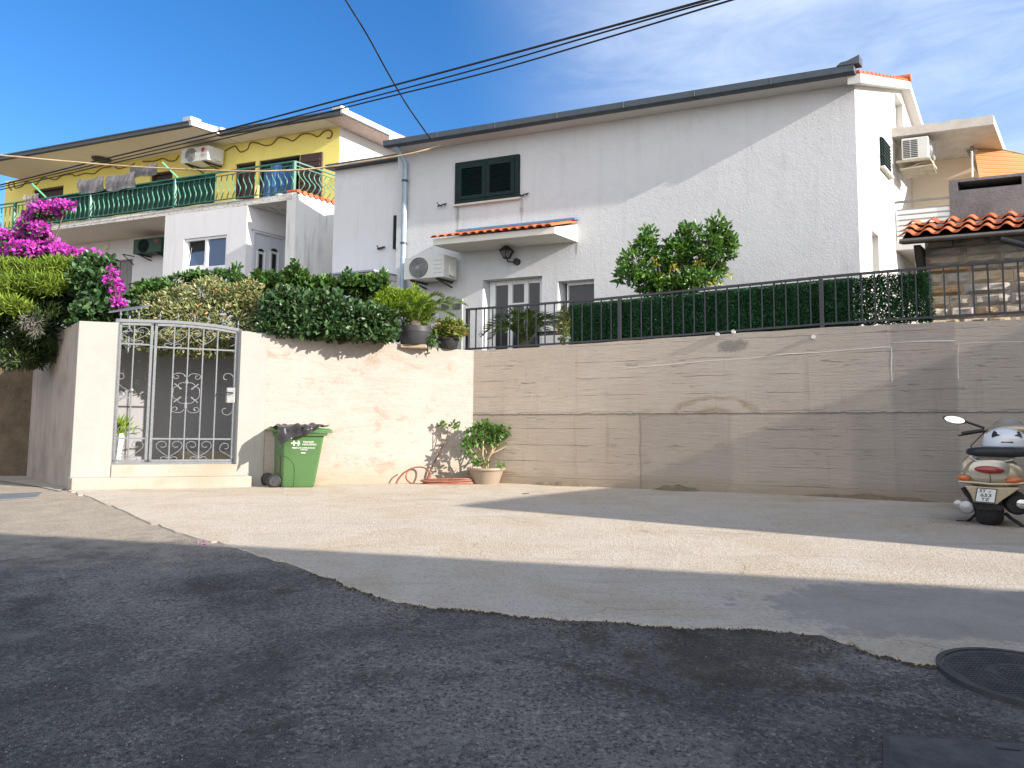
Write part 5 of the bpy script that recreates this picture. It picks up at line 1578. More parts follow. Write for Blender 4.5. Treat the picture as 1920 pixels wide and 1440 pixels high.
# rough grey parapet with a dark slot
pu0 = HU.hit(1780, 375, .42)[0]; pz0 = zq1 - .12; pz1 = HU.hit(1850, 331, .42)[1]
sl2 = HU.rect(1795, 333, 1916, 349, .42)
mb = MB(); mb.wall(pu0, 3.0, pz0, pz1, [(sl2[0], sl2[1], HU.hit(1850, 352, .42)[1], HU.hit(1850, 336, .42)[1])], .42, .35)
mb.quad((pu0, .42, pz0), (pu0, .42, pz1), (pu0, .95, pz1), (pu0, .95, pz0)); mb.quad((pu0, .42, pz1), (3.0, .42, pz1), (3.0, .95, pz1), (pu0, .95, pz1)); mb.quad((pu0, .95, pz0), (pu0, .95, pz1), (3.0, .95, pz1), (3.0, .95, pz0)); mb.quad((3.0, .42, pz0), (3.0, .95, pz0), (3.0, .95, pz1), (3.0, .42, pz1))
part('parapet', mb, m_weathered('rough_grey_cement', (.23, .215, .215), (.165, .155, .16), (.085, .08, .08), False), hu)
mb = MB(); mb.box(sl2[0] - .1, sl2[1] + .1, .76, .80, pz0 + .1, pz1 - .01); part('slot_back', mb, M_dkin, hu)
mb = MB(); p_, q_ = P(1877, 449, 10.9), P(1960, 470, 10.5); mb.tube([p_, q_], .05, 8); mb = conv(mb, W0, HU); part('black_pipe', mb, M_black, hu, smooth=50)
# ------------------------------------------------------------------ yellow house
M_yel = m_stucco('yellow_render', (.82, .71, .21), 45, .25, .01, (.60, .50, .20), .25)
M_soff = m_stucco('pale_soffit', (.74, .67, .58), 60, .15, .008, (.55, .50, .44), .2)
M_wht = m_stucco('white_render', (.68, .68, .70), 45, .25, .01, (.48, .47, .46), .35)
M_fasc = surf('weathered_fascia', (.085, .095, .105), (.06, .07, .075), 6, .6, .3)
M_grn = surf('green_railing_paint', (.020, .16, .105), (.016, .12, .085), 10, .4)
M_bal = surf('pale_green_baluster', (.10, .27, .20), (.07, .21, .15), 10, .4)
M_mesh = surf('green_shade_cloth', (.008, .042, .032), (.012, .055, .040), 7, .95, stretch=(1, 1, .2))
M_brown = surf('brown_shutter', (.050, .022, .018), (.035, .016, .013), 8, .6)
M_cloth = surf('grey_cloth', (.24, .23, .24), (.13, .125, .135), 5, .9, bump=.3, bscale=14, bdist=.04)
M_orn = surf('brown_painted_line', (.20, .125, .03), None, 9, .8)
VBk = -1.55                                   # balcony front
uLft = YF.hit(9, 365)[0]
yh = thing('yellow_house', 'yellow upper floor house with long green balcony at the left', 'house', YF, (uLft, 0, 2.5))
zW = YF.hit(637, 237)[1]
zF = YF.hit(400, 381, VBk)[1]; zFb = YF.hit(400, 393, VBk)[1]
def yr(l, t, r, b, v=0.0): return YF.rect(l, t, r, b, v)
wins = [yr(60, 352, 117, 420), yr(280, 322, 322, 400), yr(440, 305, 478, 370), yr(484, 296, 561, 370)]
wins = [(a, b, max(c, zF + .02) if i else zF + .3, d) for i, (a, b, c, d) in enumerate(wins)]
wins = [(a, b, zF + .02, d) for a, b, c, d in wins]
mb = MB(); mb.wall(uLft, 0, zF - .10, zW, wins, 0, .2); part('upper_wall', mb, M_yel, yh)
lw_ = [yr(214, 487, 247, 560)]
mb = MB(); mb.wall(uLft, 0, 2.4, zF - .10, lw_, 0, .2); part('lower_wall', mb, M_wht, yh)
mb = MB()
mb.quad((0, 0, 2.4), (0, 6, 2.4), (0, 6, zW), (0, 0, zW)); mb.quad((uLft, 0, 2.4), (uLft, 0, zW), (uLft, 6, zW), (uLft, 6, 2.4)); mb.quad((uLft, 6, 2.4), (uLft, 6, zW), (0, 6, zW), (0, 6, 2.4))
part('side_wall', mb, m_stucco('bright_white_render', (.66, .655, .635), 45, .2, .01, (.7, .68, .62), .2), yh)
# eaves in two sections
sv = lambda px, py, z: min((-.05 * i for i in range(2, 70)), key=lambda v: abs(YF.hit(px, py, v)[1] - z))
V1, V2 = sv(358, 238, zW), sv(630, 219, zW)
uS = YF.hit(361, 232, V1)[0]; uS2 = YF.hit(412, 247, V2)[0]
uRt = YF.hit(642, 211, V2)[0]
uLe = YF.hit(-60, 310, V1)[0]
def eave(u0, u1, v, name_u):
    mb = MB(); mb.box(u0, u1, v, .0 - .003, zW, zW + .05); part('soffit', mb, M_soff, yh)
    mb = MB(); mb.box(u0 - .03, u1 + .03, v - .12, v - .003, zW - .02, zW + .13); mb.box(u0 - .03, u1 + .03, v - .14, v - .10, zW + .10, zW + .15); part('gutter', mb, M_fasc, yh, bevel=.01)
eave(uLe, uS, V1, 0); eave(uS + .034, uRt, V2, 1)
# roof: shallow pitch back from the gutters; step edge and right verge in pale metal
zRk = zW + .22
mb = MB()
mb.hexa([(uLe, V1 + .05, zW + .06), (uS, V1 + .05, zW + .06), (uS, 5, zRk), (uLe, 5, zRk)], [(uLe, V1 + .05, zW + .15), (uS, V1 + .05, zW + .15), (uS, 5, zRk + .1), (uLe, 5, zRk + .1)])
mb.hexa([(uS + .01, V2 + .05, zW + .06), (uRt, V2 + .05, zW + .06), (uRt, 5, zRk), (uS + .01, 5, zRk)], [(uS + .01, V2 + .05, zW + .15), (uRt, V2 + .05, zW + .15), (uRt, 5, zRk + .1), (uS + .01, 5, zRk + .1)])
part('roof', mb, M_tile, yh)
M_pm = surf('pale_metal_trim', (.46, .48, .50), (.36, .38, .40), 6, .5, .4)
mb = MB(); mb.hexa([(uS + .004, V1 - .1, zW - .01), (uS + .10, V1 - .1, zW - .01), (uS + .10, V2 + .05, zW + .02), (uS + .004, V2 + .05, zW + .02)], [(uS + .004, V1 - .1, zW + .2), (uS + .10, V1 - .1, zW + .2), (uS + .10, V2 + .05, zW + .26), (uS + .004, V2 + .05, zW + .26)])
mb.box(uS - .25, uS + .08, V1 - .12, V1 + .2, zW + .14, zW + .30); mb.box(uS2 - .1, uS2 + .25, V2 - .17, V2 + .15, zW + .12, zW + .24)
part('step_trim', mb, M_pm, yh, bevel=.02)
mb = MB(); mb.hexa([(.02, V2 - .1, zW - .0), (uRt + .05, V2 - .1, zW - .0), (uRt + .05, 6, zW - .25), (.02, 6, zW - .25)], [(.02, V2 - .1, zW + .07), (uRt + .05, V2 - .1, zW + .07), (uRt + .05, 6, zW - .17), (.02, 6, zW - .17)]); part('verge_soffit', mb, surf('pinkish_verge', (.60, .47, .41), (.5, .4, .35), 5, .8), yh)
mb = MB(); mb.hexa([(uRt + .05, V2 - .13, zW + .02), (uRt + .13, V2 - .13, zW + .02), (uRt + .13, 6, zW - .2), (uRt + .05, 6, zW - .2)], [(uRt + .05, V2 - .13, zW + .20), (uRt + .13, V2 - .13, zW + .20), (uRt + .13, 6, zW + .0), (uRt + .05, 6, zW + .0)])
mb.box(uRt - .2, uRt + .12, V2 - .17, V2 + .1, zW + .13, zW + .26); part('verge_trim', mb, M_pm, yh, bevel=.015)
# openings
for i, (a, b, c, d) in enumerate(wins):
    mb = MB(); mb.box(a, b, .14, .18, c, d); mb.box(a, a + .07, .05, .139, c, d); mb.box(b - .07, b, .05, .139, c, d); mb.box(a, b, .05, .139, d - .07, d)
    part('balcony_door', mb, M_brown if i != 3 else M_dkin, yh)
a, b, c, d = wins[3]
mb = MB(); mb.grid(lambda s, t: (a + .15 + (b - a - .3) * s, .06 + .03 * math.sin(s * 30), c + (d - c) * .8 * t), 40, 2); part('blue_curtain', mb, surf('blue_curtain', (.06, .13, .30), (.04, .09, .2), 7, .8, stretch=(6, 1, .2)), yh, smooth=60)
sh_ = yr(563, 288, 603, 345, -.04); mb = MB(); mb.box(sh_[0], sh_[1], -.05, -.004, zF + .1, sh_[3])
for k in range(9): mb.box(sh_[0] + .06, sh_[1] - .06, -.065, -.05, zF + .25 + (sh_[3] - zF - .35) * k / 9, zF + .25 + (sh_[3] - zF - .35) * (k + .55) / 9)
part('open_shutter', mb, M_brown, yh)
a, b, c, d = lw_[0]
mb = MB(); mb.box(a, b, .15, .18, c, d); lwn = part('lower_window', mb, M_glass, yh)
mb = MB(); mb.grid(lambda s, t: (a + (b - a) * (.1 + .8 * s), .12 + .02 * math.sin(25 * s), c + (d - c) * t), 20, 2); part('net_curtain', mb, surf('net_curtain', (.30, .30, .31), (.2, .2, .2), 9, .9, stretch=(7, 1, .2)), lwn)
# painted wavy line under the eave
def orn(pts):
    P_ = [YF.hit(x, y, -.006) for x, y in pts]; o = []
    for i in range(len(P_) - 1):
        p0, p1, p2, p3 = P_[max(i - 1, 0)], P_[i], P_[i + 1], P_[min(i + 2, len(P_) - 1)]
        for k in range(5):
            t = k / 5
            o.append(tuple(.5 * ((2 * b) + (c - a) * t + (2 * a - 5 * b + 4 * c - d) * t * t + (3 * b - a - 3 * c + d) * t ** 3) for a, b, c, d in zip(p0, p1, p2, p3)))
    mb = MB(); mb.tube([(u, -.006, z) for u, z in o], .024, 5); part('painted_ornament', mb, M_orn, yh)
orn([(22, 357), (17, 350), (18, 342), (26, 343), (28, 352), (40, 350), (50, 341), (58, 343), (68, 346), (78, 335), (90, 334), (104, 337), (118, 329), (135, 327), (142, 330), (160, 325), (176, 326), (190, 316), (205, 313), (213, 310), (222, 316), (240, 312), (255, 306)])
orn([(268, 303), (290, 302), (306, 297), (318, 302), (330, 300), (336, 290)])
orn([(422, 283), (440, 274), (446, 280), (452, 285), (464, 280), (470, 268), (482, 268), (497, 273), (511, 270), (523, 258), (538, 260), (550, 264), (566, 252), (582, 251), (596, 256), (607, 247), (617, 244), (623, 250), (620, 258), (612, 259)])
# balcony
uB0, uB1 = YF.hit(-40, 440, VBk)[0], YF.hit(548, 366, VBk)[0]
mb = MB(); n = 40; us = np.linspace(uB0, uB1, n + 1)
mb.extr([(uB0, VBk, zFb)] + [(uB1, VBk, zFb)] + [(u, VBk - rnd.uniform(0, .03), zF + rnd.uniform(-.03, .01)) for u in us[::-1]], (0, 1, 0)); mb.box(uB0, uB1, VBk + 1.0, -.003, zFb, zF)
def m_flaky():
    t = NT('flaking_slab_edge', .9); p = t.obj(); nn = t.noise(t.obj((3, 1, 6)), 3, 6, .75)
    t.color(t.ramp(nn, [(.48, (.62, .60, .56)), (.58, (.48, .46, .43)), (.66, (.16, .15, .14))])); t.bump(nn, .6, .03); return t.m
part('balcony_slab', mb, m_flaky(), yh)
mb = MB(); mb.box(uB0 + .02, YF.hit(308, 400, VBk)[0], VBk + .03, -.01, zFb - .012, zFb - .003); part('balcony_underside', mb, M_soff, yh)
zRl = YF.hit(400, 325, VBk + .06)[1]
VR = VBk + .06
ry = lambda px, py: YF.hit(px, py, VR)[0]
rail_ = part('balcony_rail', (lambda m: (m.bar((uB0, VR, zRl), (uB1 - .03, VR, zRl), .05, .04), m.bar((uB0, VR, zRl - .12), (uB1 - .03, VR, zRl - .12), .025, .025), m.bar((uB0, VR, zF + .10), (uB1 - .03, VR, zF + .10), .03, .03), m.bar((uB1 - .03, VR, zRl), (uB1 - .03, -.01, zRl), .05, .04), m.bar((uB1 - .03, VR, zRl - .12), (uB1 - .03, -.01, zRl - .12), .025, .025), m.bar((uB1 - .03, VR, zF + .10), (uB1 - .03, -.01, zF + .10), .03, .03), m)[-1])(MB()), M_grn, yh)
for px in (30, 171, 328, 536):
    u = ry(px, 360) if px < 536 else uB1 - .03
    mb = MB(); mb.box(u - .035, u + .035, VR - .035, VR + .035, zF - .02, zRl); part('rail_post', mb, M_grn, rail_)
hS = zRl - .12 - (zF + .10)
def sbar(mb, pf, z0, h):
    """bellied baluster: S curve bulging outwards"""
    pts = []
    for i in range(13):
        t = i / 12; off = .17 * math.sin(pi * min(t / .62, 1)) ** 1.5 if t < .62 else -.075 * math.sin(pi * (t - .62) / .38)
        pts.append(pf(off, z0 + h * t))
    mb.tube(pts, .0135, 5, caps=False)
u = uB0 + .15; cnt = 0; gap = (ry(328, 360) - ry(171, 370)) / 17
while u < uB1 - .08:
    mb = MB(); sbar(mb, lambda o, z: (u + o * 1.25, VR - o * .6, z), zF + .10, hS); part('baluster', mb, M_bal, rail_, smooth=60); u += gap; cnt += 1
v = VR + .18
while v < -.1:
    mb = MB(); sbar(mb, lambda o, z: (uB1 - .03 + o, v, z), zF + .10, hS); part('baluster', mb, M_bal, rail_, smooth=60); v += .17
mb = MB(); mb.grid(lambda s, t: (ry(98, 390) + (ry(399, 350) - ry(98, 390)) * s, VR + .05 + .02 * math.sin(40 * s), zF + .06 + (zRl - zF - .04) * t), 60, 3); part('shade_cloth', mb, M_mesh, rail_, smooth=60)
for px, py, dx in ((76, 360, -22), (320, 320, -20)):
    a = P(px - 16, py - 16, YF.dep(px, py, VR) - .3); b = P(px + 14, py + 14, YF.dep(px, py, VR) - .05); mb = MB(); mb.bar(a, b, .05, .05); part('drying_arm', conv(mb, W0, YF), surf('light_green_paint', (.10, .38, .20), None, 9, .5), rail_)
# porch block with tilted window
pu0, pu1 = YF.hit(308, 450, VBk)[0], YF.hit(462, 440, VBk)[0]
pzt = zFb - .003
wn_ = YF.rect(344, 444, 424, 504, VBk)
mb = MB(); mb.wall(pu0, pu1, 2.4, pzt, [wn_], VBk, .14)
mb.quad((pu0, VBk, 2.4), (pu0, VBk, pzt), (pu0, -.002, pzt), (pu0, -.002, 2.4)); mb.quad((pu1, VBk, 2.4), (pu1, -.002, 2.4), (pu1, -.002, pzt), (pu1, VBk, pzt))
part('porch_wall', mb, M_wht, yh)
a, b, c, d = wn_; f = .08; mid = (a + b) / 2; vw = VBk + .10
mb = MB(); mb.box(a - .05, b + .05, VBk - .03, VBk - .003, c - .06, c - .003)
mb2 = MB()
for (x0, x1, z0, z1) in ((a, a + f, c, d), (b - f, b, c, d), (a + f, b - f, c, c + f), (a + f, b - f, d - f, d), (mid - .05, mid + .05, c + f, d - f)): mb2.box(x0, x1, vw - .06, vw + .03, z0, z1)
pwn = part('porch_window', mb2, M_pvc, yh, bevel=.006); part('sill', mb, M_pvc, pwn)
M_bgl = m_glass('blue_net_glass', (.05, .10, .20))
mb = MB(); mb.box(mid + .05, b - f, vw - .01, vw, c + f, d - f); part('pane', mb, M_bgl, pwn)
mb = MB(); mb.box(a + f, mid - .05, vw + .02, vw + .028, c + f, d - f); part('dark_gap', mb, M_dkin, pwn)
mb = MB(); lean = .17; z0, z1 = c + f, d - f - .04
for x0, x1, t0, t1 in ((a + f, a + f + .06, 0, 1), (mid - .11, mid - .05, 0, 1), (a + f + .06, mid - .11, 0, .08), (a + f + .06, mid - .11, .92, 1)):
    q = lambda t, o: (vw - .03 - 0 + lean * .0 + o + lean * t * .5, z0 + (z1 - z0) * t)
    (va, za), (vb, zb2) = q(t0, -.02), q(t1, -.02); (vc_, zc_), (vd, zd) = q(t0, .02), q(t1, .02)
    sft = -.10
    mb.hexa([(x0, va, za), (x1, va, za), (x1, vc_, zc_), (x0, vc_, zc_)], [(x0 + .10 * (t1 - 0), vb, zb2), (x1 + .10 * t1 * 0, vb, zb2), (x1 + .10 * t1 * 0, vd, zd), (x0 + .10 * t1, vd, zd)])
sash = part('tilted_sash', mb, M_pvc, pwn)
mb = MB(); mb.quad((a + f + .06, vw - .03, z0 + .05), (mid - .11, vw - .03, z0 + .05), (mid - .11, vw + .045, z1 - .05), (a + f + .13, vw + .045, z1 - .05)); part('pane', mb, M_bgl, sash)
# porch door in the flank of the porch block
pu2 = YF.hit(536, 430, VBk)[0]; pu3 = YF.hit(553, 430, VBk)[0]
SDf = Fr(YF.w(pu1, VBk), R(-19) + math.atan2(1, .404))
a, b, c, d = SDf.rect(475, 443, 530, 520)
M_door = surf('pale_blue_white_door', (.52, .55, .60), (.48, .51, .56), 5, .4)
mb = MB(); mb.box(a, b, -.03, -.004, 4, d); mb.box(a - .05, a, -.07, -.004, 4, d + .06); mb.box(b, b + .05, -.07, -.004, 4, d + .06); mb.box(a, b, -.07, -.004, d, d + .06); mb.box((a + b) / 2 - .02, (a + b) / 2 + .02, -.045, -.03, 4, d)
pdr = part('porch_door', conv(mb, SDf, YF), M_door, yh)
mb = MB(); mb.box(a - .09, b + .09, -.03, -.004, d + .06, d + .10); part('door_lintel', conv(mb, SDf, YF), surf('lintel_grey', (.30, .32, .35), None, 5, .6), pdr)  # grey strip above the door frame
for xc, w in ((488, 5.5), (513, 6.0)):
    u0 = SDf.hit(xc - w, 470)[0]; u1 = SDf.hit(xc + w, 470)[0]; w = u1 - u0; zt3 = SDf.hit(xc, 474)[1]
    mb = MB(); mb.extr([(u0, -.05, zt3 + .04), (u1, -.05, zt3 + .04)] + [(u0 + w * (.5 + .5 * math.cos(t)), -.05, zt3 + .04 + w * .42 * math.sin(t)) for t in [pi * k / 8 for k in range(1, 8)]], (0, .02, 0)); part('pane', conv(mb, SDf, YF), M_dkin, pdr)
    mb = MB(); mb.box(u0 + w * .22, u1 - w * .22, -.05, -.03, 4.6, zt3 - .05); part('pane', conv(mb, SDf, YF), M_dkin, pdr)
    mb = MB(); mb.box(u0 - .05, u0 - .01, -.055, -.03, 4.6, zt3 + .03); mb.box(u1 + .01, u1 + .05, -.055, -.03, 4.6, zt3 + .03); part('moulding', conv(mb, SDf, YF), M_pvc, pdr)
# right porch pillar and stair flank, capped with tiles
ln2 = 1.30
mb = MB(); mb.box(pu2, pu3, VBk, VBk + ln2, 2.4, pzt + .22); part('stair_wall', mb, m_stucco('streaked_white_wall', (.74, .73, .70), 45, .25, .01, (.22, .22, .20), .75), yh)
mb = MB()
for k in range(7):
    v = VBk + .06 + ln2 * k / 7; mb.tube([(pu2 - .02, v, pzt + .26), (pu3 + .04, v, pzt + .25)], .07, 8)
part('cap_tiles', mb, M_clay, yh, smooth=50)
# thin black rail, bracket and wires low on the old wall
a, z = YF.hit(240, 533, -.9); b, z2 = YF.hit(302, 521, -.9)
mb = MB(); mb.bar((a, -.9, z), (b, -.9, z2), .04, .03); mb.bar((a, -.9, z - .4), (b, -.9, z2 - .4), .03, .03)
for k in range(8): mb.bar((a + (b - a) * (k + .5) / 8, -.9, z - .4), (a + (b - a) * (k + .5) / 8, -.9, z + .0), .018, .018)
part('lower_rail', mb, M_black, yh)
u, z = YF.hit(252, 481); mb = MB(); mb.bar((u, -.01, z), (u, -.35, z), .03, .03); mb.bar((u, -.01, z - .3), (u, -.33, z - .02), .02, .02); part('wall_bracket', mb, M_black, yh)
u, z = YF.hit(200, 463, -.03); mb = MB(); mb.lathe([(.10, -.06), (.12, -.02), (.12, 0)], (u, 0, z), 14, 'y'); part('vent_cap', mb, M_soff, yh)

# things on the balcony and wall
a, b, c, d = YF.rect(338, 276, 383, 303, -.62)
M_acr = surf('red_badge', (.45, .03, .06), None, 9, .5)
def logo2(t, u0, u1, z0, z1, v1):
    mb = MB(); mb.lathe([(.001, -.006), (.075, -.006), (.075, 0)], (u0 + (u1 - u0) * .82, v1, z1 - .13), 20, 'y'); part('round_badge', mb, M_acr, t)
    mb = MB(); put_text(mb, 'LG', .13, (u0 + (u1 - u0) * .82, v1 - .007, z1 - .31), (1, 0, 0), (0, 0, 1), .004); part('maker_lettering', mb, M_acg, t)
aircon(YF, a, b + .12, c, d, -.10, -.60, 'white air conditioner unit high on the yellow wall with red badge', logo=logo2)
a, b, c, d = YF.rect(251, 447, 303, 474, -.40)
aircon(YF, a, b, c, d, -.08, -.42, 'dark green air conditioner unit under the balcony slab', mat=surf('dark_green_metal', (.015, .055, .030), (.02, .07, .04), 5, .5), logo=lambda t, u0, u1, z0, z1, v1: part('round_badge', (lambda m: m.lathe([(.001, -.006), (.07, -.006), (.07, 0)], (u0 + (u1 - u0) * .82, v1, z1 - .13), 20, 'y'))(MB()), surf('dull_red_badge', (.28, .05, .06), None, 9, .5), t))
def cloth(name, l, t, r, b, v, lab, mat, seed, sag=.06):
    u0, u1, z0, z1 = YF.rect(l, t, r, b, v); r_ = random.Random(seed); p1, p2 = r_.uniform(0, 6), r_.uniform(0, 6)
    mb = MB()
    def fn(s, q):
        bulge = .03 * math.sin(pi * min(q * 1.15, 1)) + .022 * math.sin(9 * s + p1 + 3 * q) * (.3 + q) + .014 * abs(math.sin(19 * s + p2 + 4 * q)) - .03 * q
        w = .025 * math.sin(5 * q + p1) * (s - .5)
        return (u0 + (u1 - u0) * s + w, v - bulge, z1 - (z1 - z0) * q * (1 + .04 * math.sin(6 * s + p2)) - sag * .6 * math.sin(pi * s) * (1 - q) + .012 * math.sin(9 * s + p1) * (1 - q))
    mb.grid(fn, 26, 14); mb.grid(lambda s, q: tuple(x + (0 if i != 1 else .015) for i, x in enumerate(fn(s, q))), 26, 14)
    single(name, mb, mat, lab, 'laundry', YF, ((u0 + u1) / 2, v, z1), 'laundry airing over the green balcony rail', smooth=70)
cloth('blanket', 147, 334, 193, 361, VR - .06, 'left grey blanket folded over the green balcony rail', M_cloth, 1)
cloth('blanket', 200, 326, 252, 355, VR - .06, 'wider grey blanket airing right beside another on the balcony rail', M_cloth, 2)
cloth('blanket', 246, 309, 294, 330, VR + .3, 'grey striped blanket bundled highest above the balcony rail', surf('grey_striped_cloth', (.22, .21, .21), (.10, .10, .11), 9, .9, stretch=(1, 1, 6)), 3)
def m_plaid():
    t = NT('plaid_cloth', .9); s = t.sep(t.obj()); a = t.math('FRACT', t.math('MULTIPLY', s[0], 6.0)); b = t.math('FRACT', t.math('MULTIPLY', s[2], 6.0))
    c = t.mix(t.math('MULTIPLY', t.band(a, .5, .9), .7), (.52, .46, .42), (.16, .11, .12)); c = t.mix(t.math('MULTIPLY', t.band(b, .5, .9), .6), c, (.20, .14, .14)); t.color(c); return t.m
cloth('towel', 45, 364, 72, 382, VR - .06, 'small checked towel hanging at the far left of the balcony rail', m_plaid(), 4)
cloth('towel', 508, 305, 530, 350, -.5, 'blue towel hanging inside the balcony corner', surf('blue_towel', (.05, .14, .36), (.035, .10, .27), 6, .9), 5)
u, z = YF.hit(548, 349, -1.2)
mb = MB(); mb.lathe([(.10, zF + .004), (.16, zF + .10), (.17, zF + .22), (.15, zF + .22)], (u, -1.1, 0), 18); mb.lathe([(.10, zF + .004), (.15, zF + .14), (.14, zF + .15)], (u - .42, -1.15, 0), 18)
single('wash_basin', mb, M_white, 'white plastic basin on the balcony corner behind the railing', 'basin', YF, (u, -1.1, zF), smooth=50)
# round lamp under the wide soffit
vl_ = sv(191, 297, zW); Yl = YF.dep(190, 296, vl_)
c = P(191, 295, Yl); uu, vv, zz = inv(YF, c)
mb = MB(); mb.lathe([(.02, zW - .16), (.16, zW - .14), (.25, zW - .08), (.26, zW - .03), (.20, zW - .004)], (uu, vl_, 0), 22)
single('ceiling_lamp', mb, surf('dark_lamp_glass', (.06, .05, .045), (.04, .035, .03), 6, .3), 'round dark lamp under the wide soffit of the yellow house', 'lamp', YF, (uu, vl_, zW), smooth=50)

# ------------------------------------------------------------------ overhead wires
def wire(pts, r, mat, lab, sag=0.0):
    pp = [P(x, y, Y) for x, y, Y in pts]; o = []
    for i in range(len(pp) - 1):
        p0, p1, p2, p3 = pp[max(i - 1, 0)], pp[i], pp[i + 1], pp[min(i + 2, len(pp) - 1)]
        for k in range(12):
            t = k / 12; o.append(.5 * ((2 * p1) + (p2 - p0) * t + (2 * p0 - 5 * p1 + 4 * p2 - p3) * t * t + (3 * p1 - p0 - 3 * p2 + p3) * t ** 3))
    o.append(pp[-1]); mb = MB(); mb.tube(o, r, 6)
    single('overhead_wire', mb, mat, lab, 'wire', W0, tuple(o[0]), 'overhead wires across the sky', smooth=60)
M_wire = surf('black_cable', (.015, .015, .017), None, 9, .6)
wire([(1420, -28, 9.0), (1325, 0, 9.5), (1100, 62, 11), (880, 122, 12.5), (640, 186, 14.5), (420, 244, 16.4), (200, 297, 18.0), (0, 347, 19.5), (-80, 365, 20)], .022, M_wire, 'black wire running topmost of three above the white house', 0)
wire([(1430, -18, 9.0), (1345, 0, 9.4), (1120, 64, 11), (900, 128, 12.5), (650, 194, 14.5), (430, 249, 16.4), (205, 302, 18.0), (0, 351, 19.5), (-80, 369, 20)], .016, M_wire, 'thin black wire running in the middle of three parallel wires')
wire([(1470, -26, 9.0), (1372, 0, 9.4), (1140, 70, 11), (920, 134, 12.5), (670, 196, 14.5), (440, 255, 16.4), (215, 305, 18.0), (0, 356, 19.5), (-80, 373, 20)], .016, M_wire, 'lowest black wire of the three parallel wires')
wire([(610, -60, 12), (648, 0, 12.6), (690, 68, 13.4), (726, 134, 14.2), (765, 200, 15.2), (810, 264, 16.4)], .018, M_wire, 'single black wire dropping to the corner of the white house')
M_ycab = surf('pale_yellow_cable', (.50, .38, .22), (.42, .32, .2), 3, .6)
wire([(-60, 285, 17), (0, 291, 17), (120, 302, 17), (240, 312, 17), (360, 318, 17), (480, 321, 17), (590, 316, 17), (700, 300, 16.8), (770, 288, 16.7), (826, 273, 16.75)], .022, M_ycab, 'pale yellow cable sagging in front of the yellow house')
# ------------------------------------------------------------------ plants
def plant(name, label, cat, base, group=None): return thing(name, label, cat, W0, tuple(base), group)
M_bark = surf('grey_brown_bark', (.16, .125, .09), (.095, .075, .055), 14, .9, bump=.6, bscale=40, stretch=(1, 1, .3))
def limbs(root, base, tips, r0=.05, name='branches', seed=1):
    r_ = random.Random(seed); mb = MB(); b = V(base)
    for tpt in tips:
        t = V(tpt); m = b.lerp(t, .5) + V((r_.uniform(-.1, .1), r_.uniform(-.1, .1), r_.uniform(-.05, .15)))
        mb.tube([b, b.lerp(m, .6), m, m.lerp(t, .6), t], [r0, r0 * .75, r0 * .55, r0 * .38, r0 * .2], 6)
    part(name, mb, M_bark, root, smooth=60)
def bush(name, label, cat, blobs, n, ln, asp, mat, base_px, baseY, up=.4, shell=.22, gap=.25, gs=3.0, spread=.8, branch=True, group=None, r0=.035, fold=.25, out=1.0, lump=1.0, zmin=None):
    bl = [pblob(*b) for b in blobs]
    rg = random.Random(len(name) * 31 + n)
    sub = []
    for (x, y, z, a, b_, c) in bl:              # ragged outline: smaller tufts and shoots on every mass
        for q in range(int(6 * lump)):
            d = V((rg.gauss(0, 1), rg.gauss(0, 1), rg.gauss(.35, 1))).normalized(); k = rg.uniform(.22, .42)
            sub.append((x + d.x * a * .95, y + d.y * b_ * .95, z + d.z * c * .98 * lump, a * k, b_ * k, c * k * rg.uniform(.8, 1.6)))
        for q in range(int(2 * lump)):
            d = V((rg.gauss(0, 1), rg.gauss(0, .7), abs(rg.gauss(.6, .6)))).normalized()
            sub.append((x + d.x * a * 1.15, y + d.y * b_, z + d.z * c * 1.15, .06, .06, .16))
    bl0 = bl; bl = bl + sub
    bs = P(*base_px, baseY); root = plant(name, label, cat, bs, group)
    pt, dd = sample_blobs(bl, n, shell, gap, gs)
    if zmin is not None:
        kp = pt[:, 2] > zmin; pt, dd = pt[kp], dd[kp]; n = len(pt)
    leaf_part('foliage', root, pt, dd * out + rand_dirs(n, (0, 0, up)) * spread, ln, asp, mat, fold=fold)
    if branch: limbs(root, bs, [(b[0], b[1], b[2] + b[5] * .3) for b in bl0], r0)
    return root, bl

M_citrus = leafmat('citrus_leaf', [(0, (.020, .075, .012)), (.5, (.045, .14, .020)), (.85, (.09, .22, .032)), (1, (.16, .30, .045))], .2, .3)
M_ivy = leafmat('ivy_leaf', [(0, (.018, .050, .020)), (.5, (.038, .090, .034)), (.85, (.075, .15, .055)), (1, (.15, .23, .11))], .15, .35)
M_vine = leafmat('vine_leaf', [(0, (.025, .070, .018)), (.5, (.045, .12, .028)), (.85, (.09, .19, .045)), (1, (.15, .26, .08))], .25, .35)
M_vari = leafmat('variegated_leaf', [(0, (.10, .15, .045)), (.35, (.20, .24, .09)), (.7, (.34, .35, .17)), (.92, (.46, .42, .24)), (1, (.42, .22, .09))], .25, .5)
M_thuja = leafmat('golden_thuja', [(0, (.07, .15, .008)), (.4, (.16, .28, .012)), (.8, (.27, .40, .018)), (1, (.36, .46, .03))], .3, .6)
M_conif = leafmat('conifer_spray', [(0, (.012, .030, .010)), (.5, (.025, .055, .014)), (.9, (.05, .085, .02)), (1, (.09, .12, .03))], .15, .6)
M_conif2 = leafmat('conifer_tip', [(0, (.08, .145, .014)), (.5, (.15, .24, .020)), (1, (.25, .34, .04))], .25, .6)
M_cyc = leafmat('cycad_leaflet', [(0, (.05, .13, .018)), (.5, (.11, .21, .028)), (1, (.22, .30, .05))], .25, .35)
